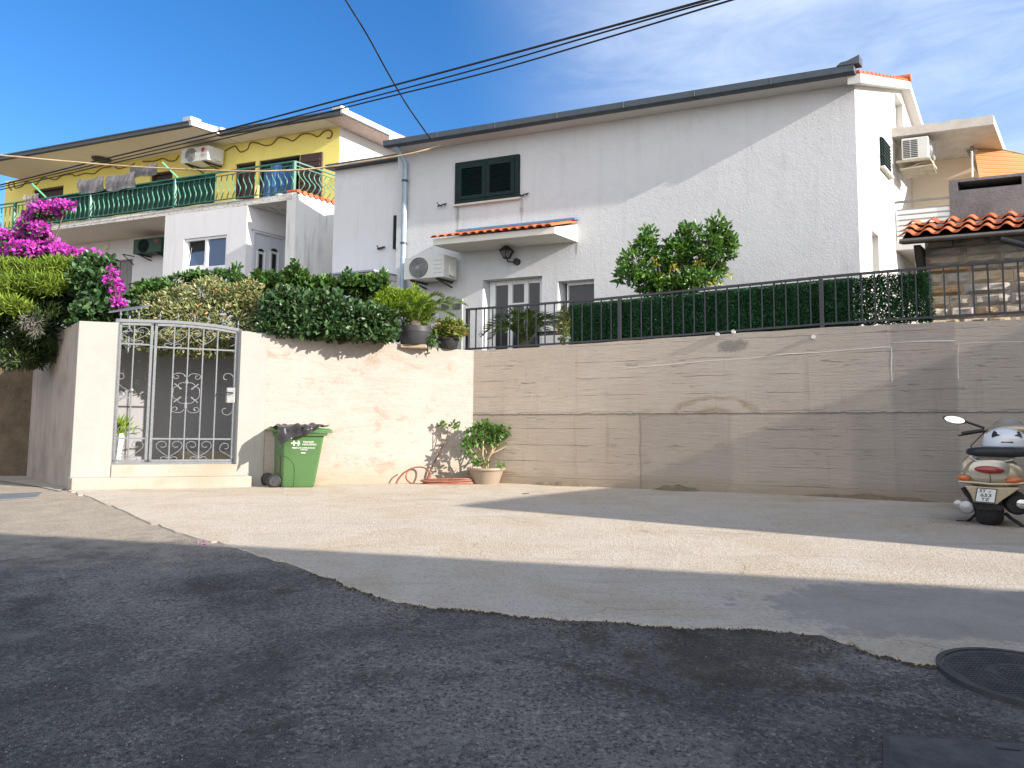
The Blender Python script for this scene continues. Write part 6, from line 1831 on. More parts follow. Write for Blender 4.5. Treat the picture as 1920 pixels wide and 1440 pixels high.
M_croton = leafmat('mottled_leaf', [(0, (.06, .13, .02)), (.45, (.17, .23, .04)), (.8, (.30, .31, .07)), (1, (.26, .10, .045))], .25, .4)
M_yleaf = leafmat('yellowing_leaf', [(0, (.40, .38, .04)), (1, (.50, .44, .05))], .25, .5)

# citrus tree behind the fence
Yc = 13.2
cb_ = [(1188, 496, 26, 24), (1208, 466, 20, 18), (1218, 530, 34, 18), (1246, 506, 24, 22), (1266, 474, 22, 20), (1284, 452, 20, 14), (1300, 484, 26, 24), (1328, 460, 24, 22), (1350, 446, 18, 14), (1358, 474, 16, 18), (1340, 508, 24, 20), (1300, 526, 34, 16), (1250, 538, 36, 13), (1172, 516, 16, 16), (1344, 426, 13, 9), (1366, 458, 10, 6), (1215, 444, 7, 12), (1297, 434, 12, 8), (1230, 482, 14, 12)]
rt, bl = bush('citrus_tree', 'round glossy green citrus tree behind the fence against the white wall', 'tree', [(x, y, Yc + ((i * 37) % 7 - 3) * .09, a, b) for i, (x, y, a, b) in enumerate(cb_)], 5200, .12, .40, M_citrus, (1262, 610), Yc, .35, .3, .30, 3.2, .75)
pt, dd = sample_blobs([pblob(x, y, Yc - .25, 7, 4) for x, y in ((1228, 490), (1312, 492), (1262, 503), (1236, 520), (1340, 534), (1368, 516))], 70, .5)
leaf_part('yellow_leaves', rt, pt, dd + rand_dirs(70), .10, .4, M_yleaf)
mb = MB(); mb.tube([P(1262, 615, Yc), P(1260, 570, Yc), P(1262, 530, Yc)], [.09, .075, .05], 8); part('trunk', mb, M_bark, rt, smooth=60)

# golden thuja
Yt = 14.0
bush('golden_thuja', 'bright yellow green clipped thuja above the pale wall', 'shrub', [(x, y, Yt + d, a, b) for x, y, d, a, b in ((700, 562, .2, 24, 22), (730, 560, 0, 30, 20), (760, 566, -.1, 32, 22), (790, 575, -.1, 24, 26), (740, 590, 0, 60, 34), (680, 566, .2, 16, 16), (800, 592, 0, 14, 20))], 9000, .085, .22, M_thuja, (745, 640), Yt, .9, .22, .25, 5, .6, True, out=.7, lump=.6)

# ivy hedge along the wall top
Yi = 12.95
bush('ivy_hedge', 'dense dark glossy ivy hedge along the top of the pale wall', 'hedge', [(486, 600, Yi + .75, 18, 30), (466, 598, Yi + .9, 22, 34), (508, 590, Yi - .1, 18, 42), (530, 585, Yi - .2, 34, 50), (570, 590, Yi - .15, 38, 48), (612, 592, Yi - .1, 38, 46), (655, 600, Yi, 40, 38), (695, 606, Yi + .05, 36, 34), (722, 612, Yi + .1, 22, 28), (540, 620, Yi - .1, 50, 16), (620, 625, Yi, 60, 14), (690, 630, Yi + .05, 50, 12)], 9500, .105, .75, M_ivy, (610, 650), Yi + .1, .0, .2, .2, 4, .9, True, lump=.6, zmin=2.84)
bush('climbing_vine', 'bright green climbing vine sprawling above the ivy hedge', 'climber', [(470, 540, 13.6, 22, 16), (500, 530, 13.6, 26, 14), (540, 532, 13.6, 22, 18), (556, 516, 13.6, 17, 12), (580, 536, 13.7, 26, 12), (620, 536, 13.8, 34, 12), (660, 534, 13.8, 30, 14), (700, 532, 13.9, 24, 14), (450, 540, 13.5, 20, 14)], 3600, .13, .62, M_vine, (560, 620), 13.7, .35, .3, .35, 3.2, .9, True, lump=.6)

# variegated bush above the passage
Yv = 13.2
bush('variegated_bush', 'pale variegated bush spilling over the wall behind the gate', 'bush', [(300, 572, Yv, 36, 22), (340, 562, Yv, 40, 24), (385, 556, Yv - .1, 44, 28), (430, 560, Yv - .1, 40, 28), (465, 560, Yv - .1, 30, 34), (300, 600, Yv - .1, 50, 26), (360, 600, Yv - .2, 56, 40), (250, 640, 13.0, 26, 14), (300, 652, 12.95, 34, 12), (350, 656, 12.9, 34, 12), (400, 658, 12.9, 34, 12), (440, 656, 12.9, 24, 14), (420, 605, Yv - .2, 50, 40), (280, 620, Yv - .1, 36, 24), (340, 636, Yv - .2, 60, 16), (420, 640, Yv - .2, 40, 18), (395, 534, Yv, 22, 12)], 13500, .085, .36, M_vari, (370, 660), Yv + .2, .25, .25, .3, 3.4, .9, True, lump=.7)
bush('leafy_climber', 'mid green leafy climber below the old white wall', 'climber', [(300, 545, 14.0, 44, 16), (268, 560, 13.8, 26, 22), (258, 590, 13.4, 26, 18), (340, 524, 14.2, 18, 8), (425, 517, 14.2, 26, 8), (372, 520, 14.2, 24, 8)], 2300, .12, .5, M_vine, (290, 620), 14.0, .3, .3, .35, 3, .9, True, lump=.5)

# dark conifer over the street wall, with yellow green tips
Yk = 12.6
ck = [(20, 560, 60, 56), (70, 550, 56, 50), (120, 545, 40, 44), (30, 620, 70, 50), (90, 610, 52, 46), (20, 665, 60, 22), (70, 655, 34, 26), (130, 580, 30, 34), (-40, 590, 50, 80)]
rt, bl = bush('conifer', 'dark dense conifer hanging over the street wall with yellow green tips', 'tree', [(x, y, Yk + ((i * 5) % 4) * .12, a, b) for i, (x, y, a, b) in enumerate(ck)], 14500, .15, .16, M_conif, (60, 690), Yk + .6, .5, .25, .3, 3, .7, True, r0=.06)
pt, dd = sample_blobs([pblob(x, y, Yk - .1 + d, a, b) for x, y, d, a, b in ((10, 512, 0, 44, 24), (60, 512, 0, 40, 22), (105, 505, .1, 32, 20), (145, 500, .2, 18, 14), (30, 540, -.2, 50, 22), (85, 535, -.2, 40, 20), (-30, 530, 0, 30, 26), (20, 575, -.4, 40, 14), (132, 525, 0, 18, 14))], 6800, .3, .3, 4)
leaf_part('yellow_green_tips', rt, pt, dd * .4 + rand_dirs(6800, (0, 0, 1.2)) * .8, .14, .13, M_conif2)
pt, dd = sample_blobs([pblob(56, 602, Yk - .50, 20, 12), pblob(66, 618, Yk - .5, 12, 10)], 170, .6, .3, 8); leaf_part('dry_twigs', rt, pt, dd * .3 + rand_dirs(170, (.1, -.3, -.9), .8), .13, .09, leafmat('dry_twig', [(0, (.14, .13, .12)), (1, (.24, .22, .21))], .1, .8))
bush('ivy_column', 'blue green ivy mass between the conifer and the gate', 'climber', [(185, 520, 12.6, 30, 34), (190, 560, 12.4, 28, 36), (175, 590, 12.2, 34, 22), (205, 585, 12.3, 22, 22), (160, 530, 12.5, 26, 34), (215, 600, 12.4, 18, 14)], 3600, .12, .7, M_ivy, (185, 615), 12.7, .0, .22, .2, 3.5, .9, True)
# bougainvillea
Yg = 14.6
gb = [(125, 384, 16, 7), (105, 386, 22, 10), (85, 392, 26, 12), (68, 402, 20, 12), (60, 420, 24, 14), (75, 430, 20, 12), (52, 440, 22, 12), (100, 396, 16, 8), (68, 448, 30, 12), (20, 455, 22, 12), (45, 468, 34, 14), (85, 460, 34, 12), (115, 470, 26, 10), (70, 478, 50, 12), (20, 485, 30, 14), (130, 478, 26, 9), (165, 476, 24, 6), (185, 474, 10, 4), (150, 486, 16, 8), (-25, 480, 30, 20), (10, 440, 14, 10)]
bgr = plant('bougainvillea', 'magenta flowering bougainvillea climbing above the conifer at far left', 'flowering shrub', P(60, 600, Yg))
bl = [pblob(x, y, Yg + ((i * 3) % 5) * .1 - .2, a, b) for i, (x, y, a, b) in enumerate(gb)]
pt, dd = sample_blobs(bl, 5200, .35, .3, 4); leaf_part('flowers', bgr, pt, dd + rand_dirs(5200) * 1.2, .085, .8, M_brac)
pt, dd = sample_blobs([(x, y, z - .08, a * .8, b, c * .8) for x, y, z, a, b, c in bl], 1500, .5); leaf_part('foliage', bgr, pt, dd + rand_dirs(1500), .10, .5, M_vine)
limbs(bgr, P(60, 600, Yg), [(b[0], b[1], b[2]) for b in bl[:12]], .04)
b2 = plant('bougainvillea', 'small magenta bougainvillea sprays hanging beside the blue green ivy', 'flowering shrub', P(222, 590, 12.2))
bl = [pblob(x, y, 12.15, a, b) for x, y, a, b in ((215, 512, 8, 6), (203, 523, 9, 5), (222, 530, 8, 5), (212, 545, 7, 5), (225, 540, 5, 4), (222, 568, 18, 4), (208, 502, 4, 5), (220, 555, 5, 8))]
pt, dd = sample_blobs(bl, 240, .5); leaf_part('flowers', b2, pt, dd + rand_dirs(240), .075, .8, M_brac)
limbs(b2, P(222, 590, 12.2), [(b[0], b[1], b[2]) for b in bl], .012)
# solar lamp-like grey panel poking out of the greenery beside the gate
q = P(238, 578, 12.0); mb = MB(); mb.hexa([q + V((-.30, -.05, -.10)), q + V((.25, -.05, -.02)), q + V((.30, .25, .10)), q + V((-.2, .25, .02))], [q + V((-.30, -.05, -.07)), q + V((.25, -.05, .01)), q + V((.30, .25, .13)), q + V((-.2, .25, .05))])
mb.tube([q + V((0, .1, -.02)), q + V((0, .1, -.8))], .02, 6)
single('panel_lamp', mb, surf('grey_blue_panel', (.14, .15, .19), (.10, .11, .14), 6, .4), 'flat grey panel tilted above the hedge at the left end of the gate', 'panel', W0, tuple(q))

# cycads
def frond(mb, lf, base, tip, arch, n=26, wid=.16):
    b, t = V(base), V(tip); d = t - b
    side = d.cross(V((0, 0, 1))).normalized()
    pts = [b + d * s + V((0, 0, arch * math.sin(pi * min(1, s * .9)))) for s in [i / 12 for i in range(13)]]
    mb.tube(pts, [.012 - .008 * i / 12 for i in range(13)], 5)
    for i in range(n):
        s = .14 + .86 * i / n; k = min(int(s * 12), 11); f = s * 12 - k
        p = pts[k].lerp(pts[k + 1], f); tg = (pts[k + 1] - pts[k]).normalized(); up = side.cross(tg)
        w = wid * math.sin(pi * min(1, .18 + .82 * (1 - s) ** .7)) * .95 + .02
        for sg in (-1, 1):
            e = p + side * sg * w * .80 + tg * w * .55 + up * w * .35
            lf.append((p, e))
def leaflets(name, root, lf, mat, width=.016):
    n = len(lf); p = np.array([tuple(a) for a, b in lf]); d = np.array([tuple(b - a) for a, b in lf]); L = np.linalg.norm(d, axis=1)
    o = leaf_part(name, root, p, d, 1.0, .1, mat)
    me = o.data; co = np.empty(len(me.vertices) * 3, np.float32); me.vertices.foreach_get('co', co); co = co.reshape(n, 6, 3)
    off = np.array(BASE[root][:3]); p0 = p - off; u = d / L[:, None]; sd = np.cross(u, npr.normal(size=(n, 3)) * .3 + np.array([0, 0, 1.0])); sd /= np.linalg.norm(sd, axis=1)[:, None]
    for k, (a, b) in enumerate(((0, 0), (.3, 1), (.7, .8), (1, 0), (.7, -.8), (.3, -1))): co[:, k] = p0 + d * a + sd * b * width - np.array([0, 0, 1]) * (a ** 2 * L * .12)[:, None]
    me.vertices.foreach_set('co', co.reshape(-1)); me.update()
M_gpot = surf('dark_grey_pot', (.050, .052, .060), (.04, .042, .048), 5, .5)
Yp = GW.dep(778, 640, .05)
pb = P(778, 648, Yp); s = Yp / FPX
cy = plant('potted_cycad', 'cycad palm in a dark grey pot on the wall top', 'potted plant', pb)
hp_ = 34 * s; mb = MB(); mb.lathe([(25 * s, 0), (27 * s, .02), (31 * s, hp_ * .68), (32 * s, hp_ * .70), (32 * s, hp_), (29 * s, hp_), (28 * s, hp_ * .8)], pb, 28, capt=True); part('pot', mb, M_gpot, cy, smooth=40)
mb = MB(); mb.box(pb.x - 24 * s, pb.x + 24 * s, pb.y - .22, pb.y + .22, pb.z - .07, pb.z - .003); part('saucer', mb, surf('tan_saucer', (.46, .36, .25), None, 5, .7), cy, bevel=.01)
mb = MB(); lf = []; c0 = P(778, 612, Yp)
for (x, y, dY, ar) in ((742, 592, .2, .26), (750, 574, .35, .30), (756, 580, -.3, .28), (828, 566, .1, .30), (872, 582, -.1, .34), (850, 586, .25, .30), (806, 578, -.4, .26), (846, 600, -.3, .25), (735, 612, -.1, .25), (770, 570, .5, .25)):
    frond(mb, lf, c0, P(x, y, Yp + dY), ar, 34, .20)
part('frond_stems', mb, surf('frond_stem', (.22, .25, .06), None, 9, .6), cy); leaflets('fronds', cy, lf, M_cyc, .013)
mb = MB(); mb.ball((c0.x, c0.y, c0.z - .02), .14, .14, .16, 12, 8); part('trunk', mb, M_bark, cy, smooth=60)
Yp2 = GW.dep(842, 640, .08); pb = P(840, 655, Yp2); s = Yp2 / FPX
cr = plant('potted_shrub', 'small mottled shrub in a black ribbed pot beside the cycad pot', 'potted plant', pb)
hp_ = 20 * s; mb = MB(); mb.lathe([(16 * s, 0), (17 * s, .01), (19.5 * s, hp_ * .8), (21 * s, hp_ * .82), (21 * s, hp_), (18 * s, hp_)], pb, 60, rad=lambda a, h: 1 - (.02 * (.5 + .5 * math.cos(a * 30)) if h < hp_ * .8 else 0)); part('pot', mb, M_black, cr, smooth=40)
bl = [pblob(x, y, Yp2 + d, a, b) for x, y, d, a, b in ((828, 618, 0, 14, 11), (848, 612, 0, 18, 11), (864, 618, 0, 12, 11), (838, 606, .1, 16, 8), (854, 624, -.1, 18, 9), (820, 628, 0, 10, 10))]
pt, dd = sample_blobs(bl, 900, .4); leaf_part('foliage', cr, pt, dd + rand_dirs(900, (0, 0, .4)) * .8, .09, .48, M_croton)
limbs(cr, P(840, 636, Yp2), [b[:3] for b in bl], .014)
bush('trailing_weed', 'little green weed growing from the wall edge between the pots', 'plant', [(806, 640, Yp - .05, 8, 8), (812, 646, Yp - .1, 8, 5)], 130, .07, .55, M_vine, (808, 650), Yp, .2, .4, 0, 3, .9, True, r0=.008)
# cycad behind the open part of the fence
Ycy = 14.4; c0 = P(985, 648, Ycy)
cg = plant('cycad', 'spreading cycad growing behind the open bars of the fence', 'plant', c0)
mb = MB(); lf = []
for (x, y, dY, ar) in ((915, 624, .2, .35), (922, 646, -.3, .4), (935, 606, .4, .3), (955, 600, .0, .3), (975, 596, .5, .3), (1000, 598, -.2, .3), (1020, 602, .3, .3), (1042, 616, .0, .35), (1056, 640, -.2, .4), (945, 634, -.5, .35), (1018, 632, -.5, .35), (985, 606, -.4, .35), (905, 640, .1, .4), (1036, 606, .5, .3), (966, 612, -.3, .35), (1004, 612, .2, .3)):
    frond(mb, lf, c0, P(x, y, Ycy + dY), ar, 34, .26)
part('frond_stems', mb, surf('cycad_stem', (.12, .17, .04), None, 9, .6), cg); leaflets('fronds', cg, lf, leafmat('deep_cycad_leaflet', [(0, (.05, .11, .02)), (.5, (.10, .17, .035)), (1, (.18, .25, .06))], .2, .3), .014)
mb = MB(); mb.lathe([(.16, -.5), (.19, -.2), (.15, .02), (.05, .1)], c0, 12); part('trunk', mb, M_bark, cg, smooth=60)
bush('terrace_shrub', 'small light green shrub beside the left end of the leaf matting', 'shrub', [(1060, 606, 13.6, 9, 14), (1066, 600, 13.6, 8, 12), (1054, 612, 13.6, 7, 12), (1060, 630, 13.5, 7, 12)], 420, .085, .4, M_croton, (1060, 650), 13.6, .5, .4, .2, 3, .8, True, r0=.01)
# dark metal garden bench
Yb_ = 15.2; mb = MB()
bq = lambda x, y, d=0: P(x, y, Yb_ + d)
bt = plant('garden_bench', 'black metal garden bench by the white house door', 'bench', bq(1040, 640))
mb.tube([bq(1005, 640), bq(1008, 606), bq(1014, 598), bq(1090, 592)], .026, 7); mb.tube([bq(1007, 604, .02), bq(1090, 603, .02)], .02, 7); part('backrest', mb, M_black, bt)
mb = MB(); a = bq(1006, 626, -.05); b = bq(1090, 622, -.05); mb.bar(a, b, .4, .04); part('seat', mb, M_black, bt)
for x in (1010, 1086):
    mb = MB(); p_ = bq(x, 625, -.1); mb.tube([p_, V((p_.x, p_.y, 2.53))], .02, 6); part('leg', mb, M_black, bt)
# grassy tuft behind the gate
Yt2 = GW.dep(217, 795, .9); tb = P(216, 815, Yt2)
tf = plant('potted_grass', 'bright green grass tuft in a pot behind the left gate leaf', 'potted plant', V((tb.x, tb.y, .38)))
mb = MB(); mb.lathe([(.10, .385), (.16, tb.z + .02), (.14, tb.z + .02)], (tb.x, tb.y, 0), 16); part('pot', mb, M_white, tf, smooth=50)
pt = np.array([[tb.x + rnd.gauss(0, .03), tb.y + rnd.gauss(0, .03), tb.z] for _ in range(170)]); leaf_part('blades', tf, pt, rand_dirs(170, (0, 0, 1.1), .6), .34, .06, leafmat('lime_blade', [(0, (.16, .30, .02)), (1, (.32, .46, .04))], .3, .5))
# ------------------------------------------------------------------ scooter, seen from behind
g0 = G(1858, 991); S = g0.y / FPX
SCf = Fr(g0, R(-33)); sc0 = thing('scooter', 'champagne gold scooter parked against the wall at right', 'scooter', SCf, (0, 0, g0.z))
Z0 = g0.z
def sp(px, py, y=0.0):
    """point in scooter space seen at a pixel, on the plane y metres ahead of the tail"""
    u, z = SCf.hit(px, py, y); return u, z
M_gold = surf('champagne_paint', (.44, .37, .25), (.40, .335, .225), 2, .28, .55, coat=.6)
M_silver = surf('silver_panel', (.38, .39, .40), (.33, .34, .35), 3, .3, .6, coat=.4)
M_tyre = surf('tyre_rubber', (.020, .020, .021), (.032, .031, .030), 20, .85, bump=.3, bscale=120)
M_seat = surf('black_vinyl', (.016, .016, .018), (.024, .024, .026), 12, .45, bump=.1, bscale=200)
M_chr = surf('chrome', (.62, .62, .62), (.5, .5, .5), 9, .15, 1.0)
M_lens = surf('red_lens', (.32, .012, .014), (.22, .01, .012), 4, .15, coat=.8)
M_amb = surf('amber_lens', (.62, .13, .015), (.5, .09, .01), 4, .15, coat=.8)
def hitu(px, py, y): return SCf.hit(px, py, y)
def mz(py, y=0.0): return SCf.hit(1858, py, y)[1]
# wheels
def wheel(cx, cy, r, w, name):
    mb = MB(); prof = []
    for i in range(13):
        t = -pi / 2 + pi * i / 12; prof.append((r - w * .42 + w * .42 * math.cos(t), w * .5 * math.sin(t)))
    mb.lathe([(r * .55, -w * .42)] + prof + [(r * .55, w * .42)], (cx, cy, Z0 + r - .004), 40, 'x')
    wl = part('wheel', mb, M_tyre, sc0, smooth=50)
    mb = MB(); mb.lathe([(r * .56, -w * .44), (r * .52, -w * .3), (r * .2, -w * .28), (r * .18, -w * .46), (.01, -w * .46)], (cx, cy, Z0 + r - .004), 24, 'x', capt=False); mb.lathe([(.01, w * .46), (r * .18, w * .46), (r * .2, w * .28), (r * .52, w * .3), (r * .56, w * .44)], (cx, cy, Z0 + r - .004), 24, 'x', capb=False); part('rim', mb, M_chr, wl, smooth=40)
wR = .28; tw = (hitu(1886, 960, .1)[0] - hitu(1831, 960, .1)[0])
wheel(.0, wR + .0, wR, tw, 'rear'); wheel(.02, 1.75, wR, tw * .8, 'front')
# body shell: lofted rings from tail to floorboard (x half width, z low, z high, taper)
xc = (hitu(1800, 890, .1)[0] + hitu(1925, 890, .1)[0]) / 2 + .02
zl, zm_, zh = mz(918), mz(893), mz(858)
hwm = (hitu(1921, 893, .2)[0] - hitu(1799, 893, .2)[0]) / 2
def ring(y, hw, z0, zmid, z1, topw, botw, n=28):
    o = []
    for k in range(n):
        a = 2 * pi * k / n; ca, sa = math.cos(a), math.sin(a)
        ex = abs(ca) ** .7 * (1 if ca >= 0 else -1); ez = abs(sa) ** .8 * (1 if sa >= 0 else -1)
        wv = hw * (1 - (1 - topw) * max(0, ez) ** 1.3 - (1 - botw) * max(0, -ez) ** 1.6)
        o.append((xc + wv * ex, y, zmid + (z1 - zmid) * max(0, ez) + (zmid - z0) * min(0, ez)))
    return o
mb = MB()
mb.loft([ring(-.03, hwm * .62, zl + .05, zm_, zh - .07, .82, .85), ring(-.015, hwm * .84, zl + .03, zm_, zh - .03, .78, .8), ring(.03, hwm * .96, zl, zm_, zh - .0, .74, .76), ring(.14, hwm, zl - .02, zm_, zh + .01, .72, .78), ring(.40, hwm * 1.02, zl - .08, zm_ - .02, zh + .02, .70, .8), ring(.75, hwm * .92, zl - .16, zm_ - .05, zh + .02, .62, .85), ring(1.0, hwm * .66, zl - .20, zm_ - .1, zh - .02, .7, .9)])
body_ = part('body_shell', mb, M_gold, sc0, smooth=60)
# tail area with sky reflection painted in paler gold, seam lip and plate bracket
mb = MB()
pt_ = [(1820, 871), (1826, 866), (1842, 863), (1862, 862), (1880, 864), (1890, 869), (1894, 876), (1893, 886), (1888, 896), (1880, 901), (1866, 904), (1848, 904), (1832, 902), (1822, 897), (1816, 888), (1816, 878)]
def pl(pts, y): return [(hitu(x, yy, y)[0], y, hitu(x, yy, y)[1]) for x, yy in pts]
mb.extr(pl(pt_, -.045), (0, .04, 0)); part('tail_sheen', mb, surf('gold_sky_sheen', (.43, .40, .335), (.39, .36, .30), 2, .22, .6, coat=.7), body_, bevel=.02, smooth=40)
mb = MB(); lp = pl([(1797, 903), (1830, 905), (1858, 908), (1890, 908), (1924, 906)], -.05)
mb.tube(lp, .018, 8); part('seam_lip', mb, M_gold, body_, smooth=60)
mb = MB(); mb.extr(pl([(1808, 910), (1858, 914), (1915, 914), (1898, 926), (1880, 938), (1870, 946), (1826, 942), (1820, 928)], -.05), (0, .05, 0)); part('plate_bracket', mb, M_gold, body_, bevel=.01)
mb = MB(); mb.tube(pl([(1856, 890), (1857, 897), (1857, 904)], -.062), .004, 5); part('panel_seam', mb, M_black, body_)
for sgn in (-1, 1):  # chrome lines added as highlights along the body flanks
    mb = MB(); mb.tube([(xc + sgn * hwm * (1.005 if y < .5 else .96), y, zm_ + .03 - .06 * y) for y in (.16, .3, .5, .7)], .006, 5); part('side_highlight', mb, M_chr, body_)
mb = MB(); mb.tube([(xc - .1, 1.43, Z0 + .75), (xc - .2, 1.38, Z0 + 1.0), (hitu(1850, 806, 1.4)[0], 1.42, hitu(1850, 806, 1.4)[1])], .008, 6); mb.tube([(xc + .06, 1.43, Z0 + .75), (xc + .16, 1.36, Z0 + 1.0), (hitu(1935, 809, 1.4)[0], 1.42, hitu(1935, 809, 1.4)[1])], .008, 6)
part_split('brake_cable', mb, M_black, sc0)
# lights
def lens(name, px, py, rx, rz, mat, tilt=0.0, y=-.055):
    u, z = hitu(px, py, y); u1 = hitu(px + rx, py, y)[0]; z1 = hitu(px, py - rz, y)[1]; ax, az = u1 - u, z1 - z
    tmp = MB(); tmp.ball((0, 0, 0), ax, .035, az, 20, 10); mb = MB(); c, s_ = math.cos(tilt), math.sin(tilt)
    mb.add([(u + x * c - z2 * s_, y + yy, z + x * s_ + z2 * c) for x, yy, z2 in tmp.v], tmp.f); return part(name, mb, mat, sc0, smooth=60)
tl_ = lens('tail_light', 1855, 881, 29, 7.2, M_lens, -.05)
lens('turn_signal', 1807, 896, 12.5, 6, M_amb, -.25, -.03); lens('turn_signal', 1901, 901, 16, 6, M_amb, .12, -.05)
# number plate with its lettering
pq = pl([(1832, 914), (1870, 917), (1866, 944), (1827, 941)], -.075)
mb = MB(); mb.extr(pq, (0, .012, 0)); npl = part('number_plate', mb, M_black, sc0)
cx_ = sum(p[0] for p in pq) / 4; cz_ = sum(p[2] for p in pq) / 4
inn = [(cx_ + (p[0] - cx_) * .90, -.079, cz_ + (p[2] - cz_) * .88) for p in pq]
mb = MB(); mb.extr(inn, (0, .003, 0)); part('plate_face', mb, M_white, npl)
X_ = (V(pq[1]) - V(pq[0])).normalized(); Z_2 = (V(pq[0]) - V(pq[3])).normalized()
W_ = (V(pq[1]) - V(pq[0])).length; H_ = (V(pq[0]) - V(pq[3])).length; cc_ = V((cx_, -.081, cz_))
mb = MB(); put_text(mb, 'ST', H_ * .28, cc_ + Z_2 * H_ * .28 - X_ * W_ * .20, X_, Z_2, .0012, 1.25); put_text(mb, '653', H_ * .30, cc_, X_, Z_2, .0012, 1.4); put_text(mb, 'TZ', H_ * .28, cc_ - Z_2 * H_ * .28, X_, Z_2, .0012, 1.3); part('plate_lettering', mb, M_black, npl)
mb = MB(); sq = W_ * .035
for i in range(3):
    for j in range(3):
        o_ = cc_ + Z_2 * (H_ * .27 + (j - 1) * sq) + X_ * (W_ * .16 + (i - 1) * sq)
        if (i + j) % 2 == 0: mb.quad(*[o_ + X_ * a * sq * .5 + Z_2 * b * sq * .5 for a, b in ((-1, -1), (1, -1), (1, 1), (-1, 1))])
part('plate_crest', mb, M_lens, npl)
# mudguard below the plate, seat, grab rail
mb = MB(); mb.extr(pl([(1826, 942), (1870, 946), (1884, 950), (1880, 958), (1830, 956)], -.02), (0, .12, 0)); part('mudguard', mb, M_tyre, sc0, bevel=.01)
su0, su1 = hitu(1812, 852, .1)[0], hitu(1936, 855, .1)[0]; sz = mz(856); sxc = (su0 + su1) / 2; shw = (su1 - su0) / 2
def sring(y, hw, z0, z1, n=24):
    o = []
    for k in range(n):
        a = 2 * pi * k / n; o.append((sxc + hw * abs(math.cos(a)) ** .6 * (1 if math.cos(a) >= 0 else -1), y, (z0 + z1) / 2 + (z1 - z0) / 2 * abs(math.sin(a)) ** .6 * (1 if math.sin(a) >= 0 else -1)))
    return o
mb = MB(); th = mz(842) - mz(860)
mb.loft([sring(-.04, shw * .6, sz + th * .2, sz + th * .7), sring(-.01, shw * .92, sz, sz + th * .95), sring(.08, shw, sz - th * .05, sz + th), sring(.35, shw * 1.0, sz - th * .05, sz + th * .85), sring(.7, shw * .85, sz, sz + th * .6), sring(1.0, shw * .6, sz - .02, sz + th * .4), sring(1.06, shw * .4, sz, sz + th * .3)]); part('seat', mb, M_seat, sc0, smooth=60)
mb = MB(); mb.box(xc - hwm * .62, xc + hwm * .62, .02, .8, zh - .03, sz + .01); part('seat_base', mb, M_silver, sc0, bevel=.03)
mb = MB(); mb.tube(pl([(1818, 858), (1830, 864), (1850, 866), (1880, 866), (1900, 862)], -.03), .014, 8); part('grab_rail', mb, M_silver, sc0, smooth=60)
# silencer, engine side, stand, shock
mb = MB(); u, z = hitu(1812, 950, .15); mb.lathe([(.02, -.16), (.075, -.15), (.09, -.08), (.09, .25), (.06, .32)], (u, .25, z), 18, 'y'); part('engine_case', mb, M_silver, sc0, smooth=50)
mb = MB(); u, z = hitu(1797, 945, .1); mb.lathe([(.012, -.1), (.05, -.09), (.05, .12)], (u, .2, z), 12, 'y'); part('air_hose', mb, M_silver, sc0, smooth=50)
mb = MB(); mb.tube(pl([(1806, 914), (1812, 924), (1822, 936), (1830, 945)], .08), .03, 8); part('rear_damper', mb, M_tyre, sc0, smooth=50)
mb = MB(); u, z = hitu(1908, 946, .0); mb.lathe([(.03, -.10), (.10, -.09), (.135, -.02), (.14, .45), (.10, .6)], (u, .12, z), 22, 'y'); ex_ = part('silencer', mb, M_tyre, sc0, smooth=50)
mb = MB(); u2, z2 = hitu(1916, 945, .0); mb.lathe([(.02, -.03), (.055, -.025), (.065, .02), (.06, .1)], (u2, .0, z2), 16, 'y'); part('exhaust_tip', mb, M_chr, ex_, smooth=50)
mb = MB(); mb.tube(pl([(1884, 962), (1896, 972), (1912, 982)], .25) + [(hitu(1922, 986, .25)[0], .25, Z0 + .01)], .022, 8); part('centre_stand', mb, M_black, sc0, smooth=50)
u, z = hitu(1800, 983, .4); mb = MB(); mb.tube([(0 - .05, .45, Z0 + .22), (-.2, .45, Z0 + .05), (hitu(1812, 983, .3)[0], .35, Z0 + .025), (hitu(1793, 983, .3)[0], .32, Z0 + .03)], .016, 7); part('kick_lever', mb, M_black, sc0, smooth=50)
# floorboard, leg shield, steering column
mb = MB(); mb.box(xc - hwm * .62, xc + hwm * .62, .95, 1.45, Z0 + .26, Z0 + .36); part('floorboard', mb, M_gold, sc0, bevel=.03)
mb = MB(); yl = 1.45
mb.loft([[(xc + hwm * w * math.cos(a), yl + dy + .10 * (1 - abs(math.cos(a))) + .04 * math.sin(a), z) for a in [2 * pi * k / 20 for k in range(20)]] for w, dy, z in ((.55, 0, Z0 + .28), (.85, .02, Z0 + .5), (.95, .08, Z0 + .75), (.85, .15, mz(862, yl)), (.45, .18, mz(846, yl)))]); part('leg_shield', mb, M_gold, sc0, smooth=60)
mb = MB(); mb.extr([(xc - .10, 1.45, Z0 + .50), (xc - .10, 1.95, Z0 + .42), (xc - .10, 2.02, Z0 + .56), (xc - .10, 1.75, Z0 + .66), (xc - .10, 1.45, Z0 + .72)], (.24, 0, 0)); part('front_fender', mb, M_gold, sc0, bevel=.03)
yh_ = 1.40; hbx, hbz = hitu(1893, 808, yh_)
mb = MB(); mb.tube([(xc, yl + .1, Z0 + .7), (hbx, yh_, hbz - .02)], .06, 10); part('steering_column', mb, M_black, sc0, smooth=50)
mb = MB(); mb.ball((hbx, yh_ + .03, hbz), hitu(1940, 808, yh_)[0] - hbx, .14, .11, 18, 10); hd_ = part('handlebar_cowl', mb, M_gold, sc0, smooth=60)
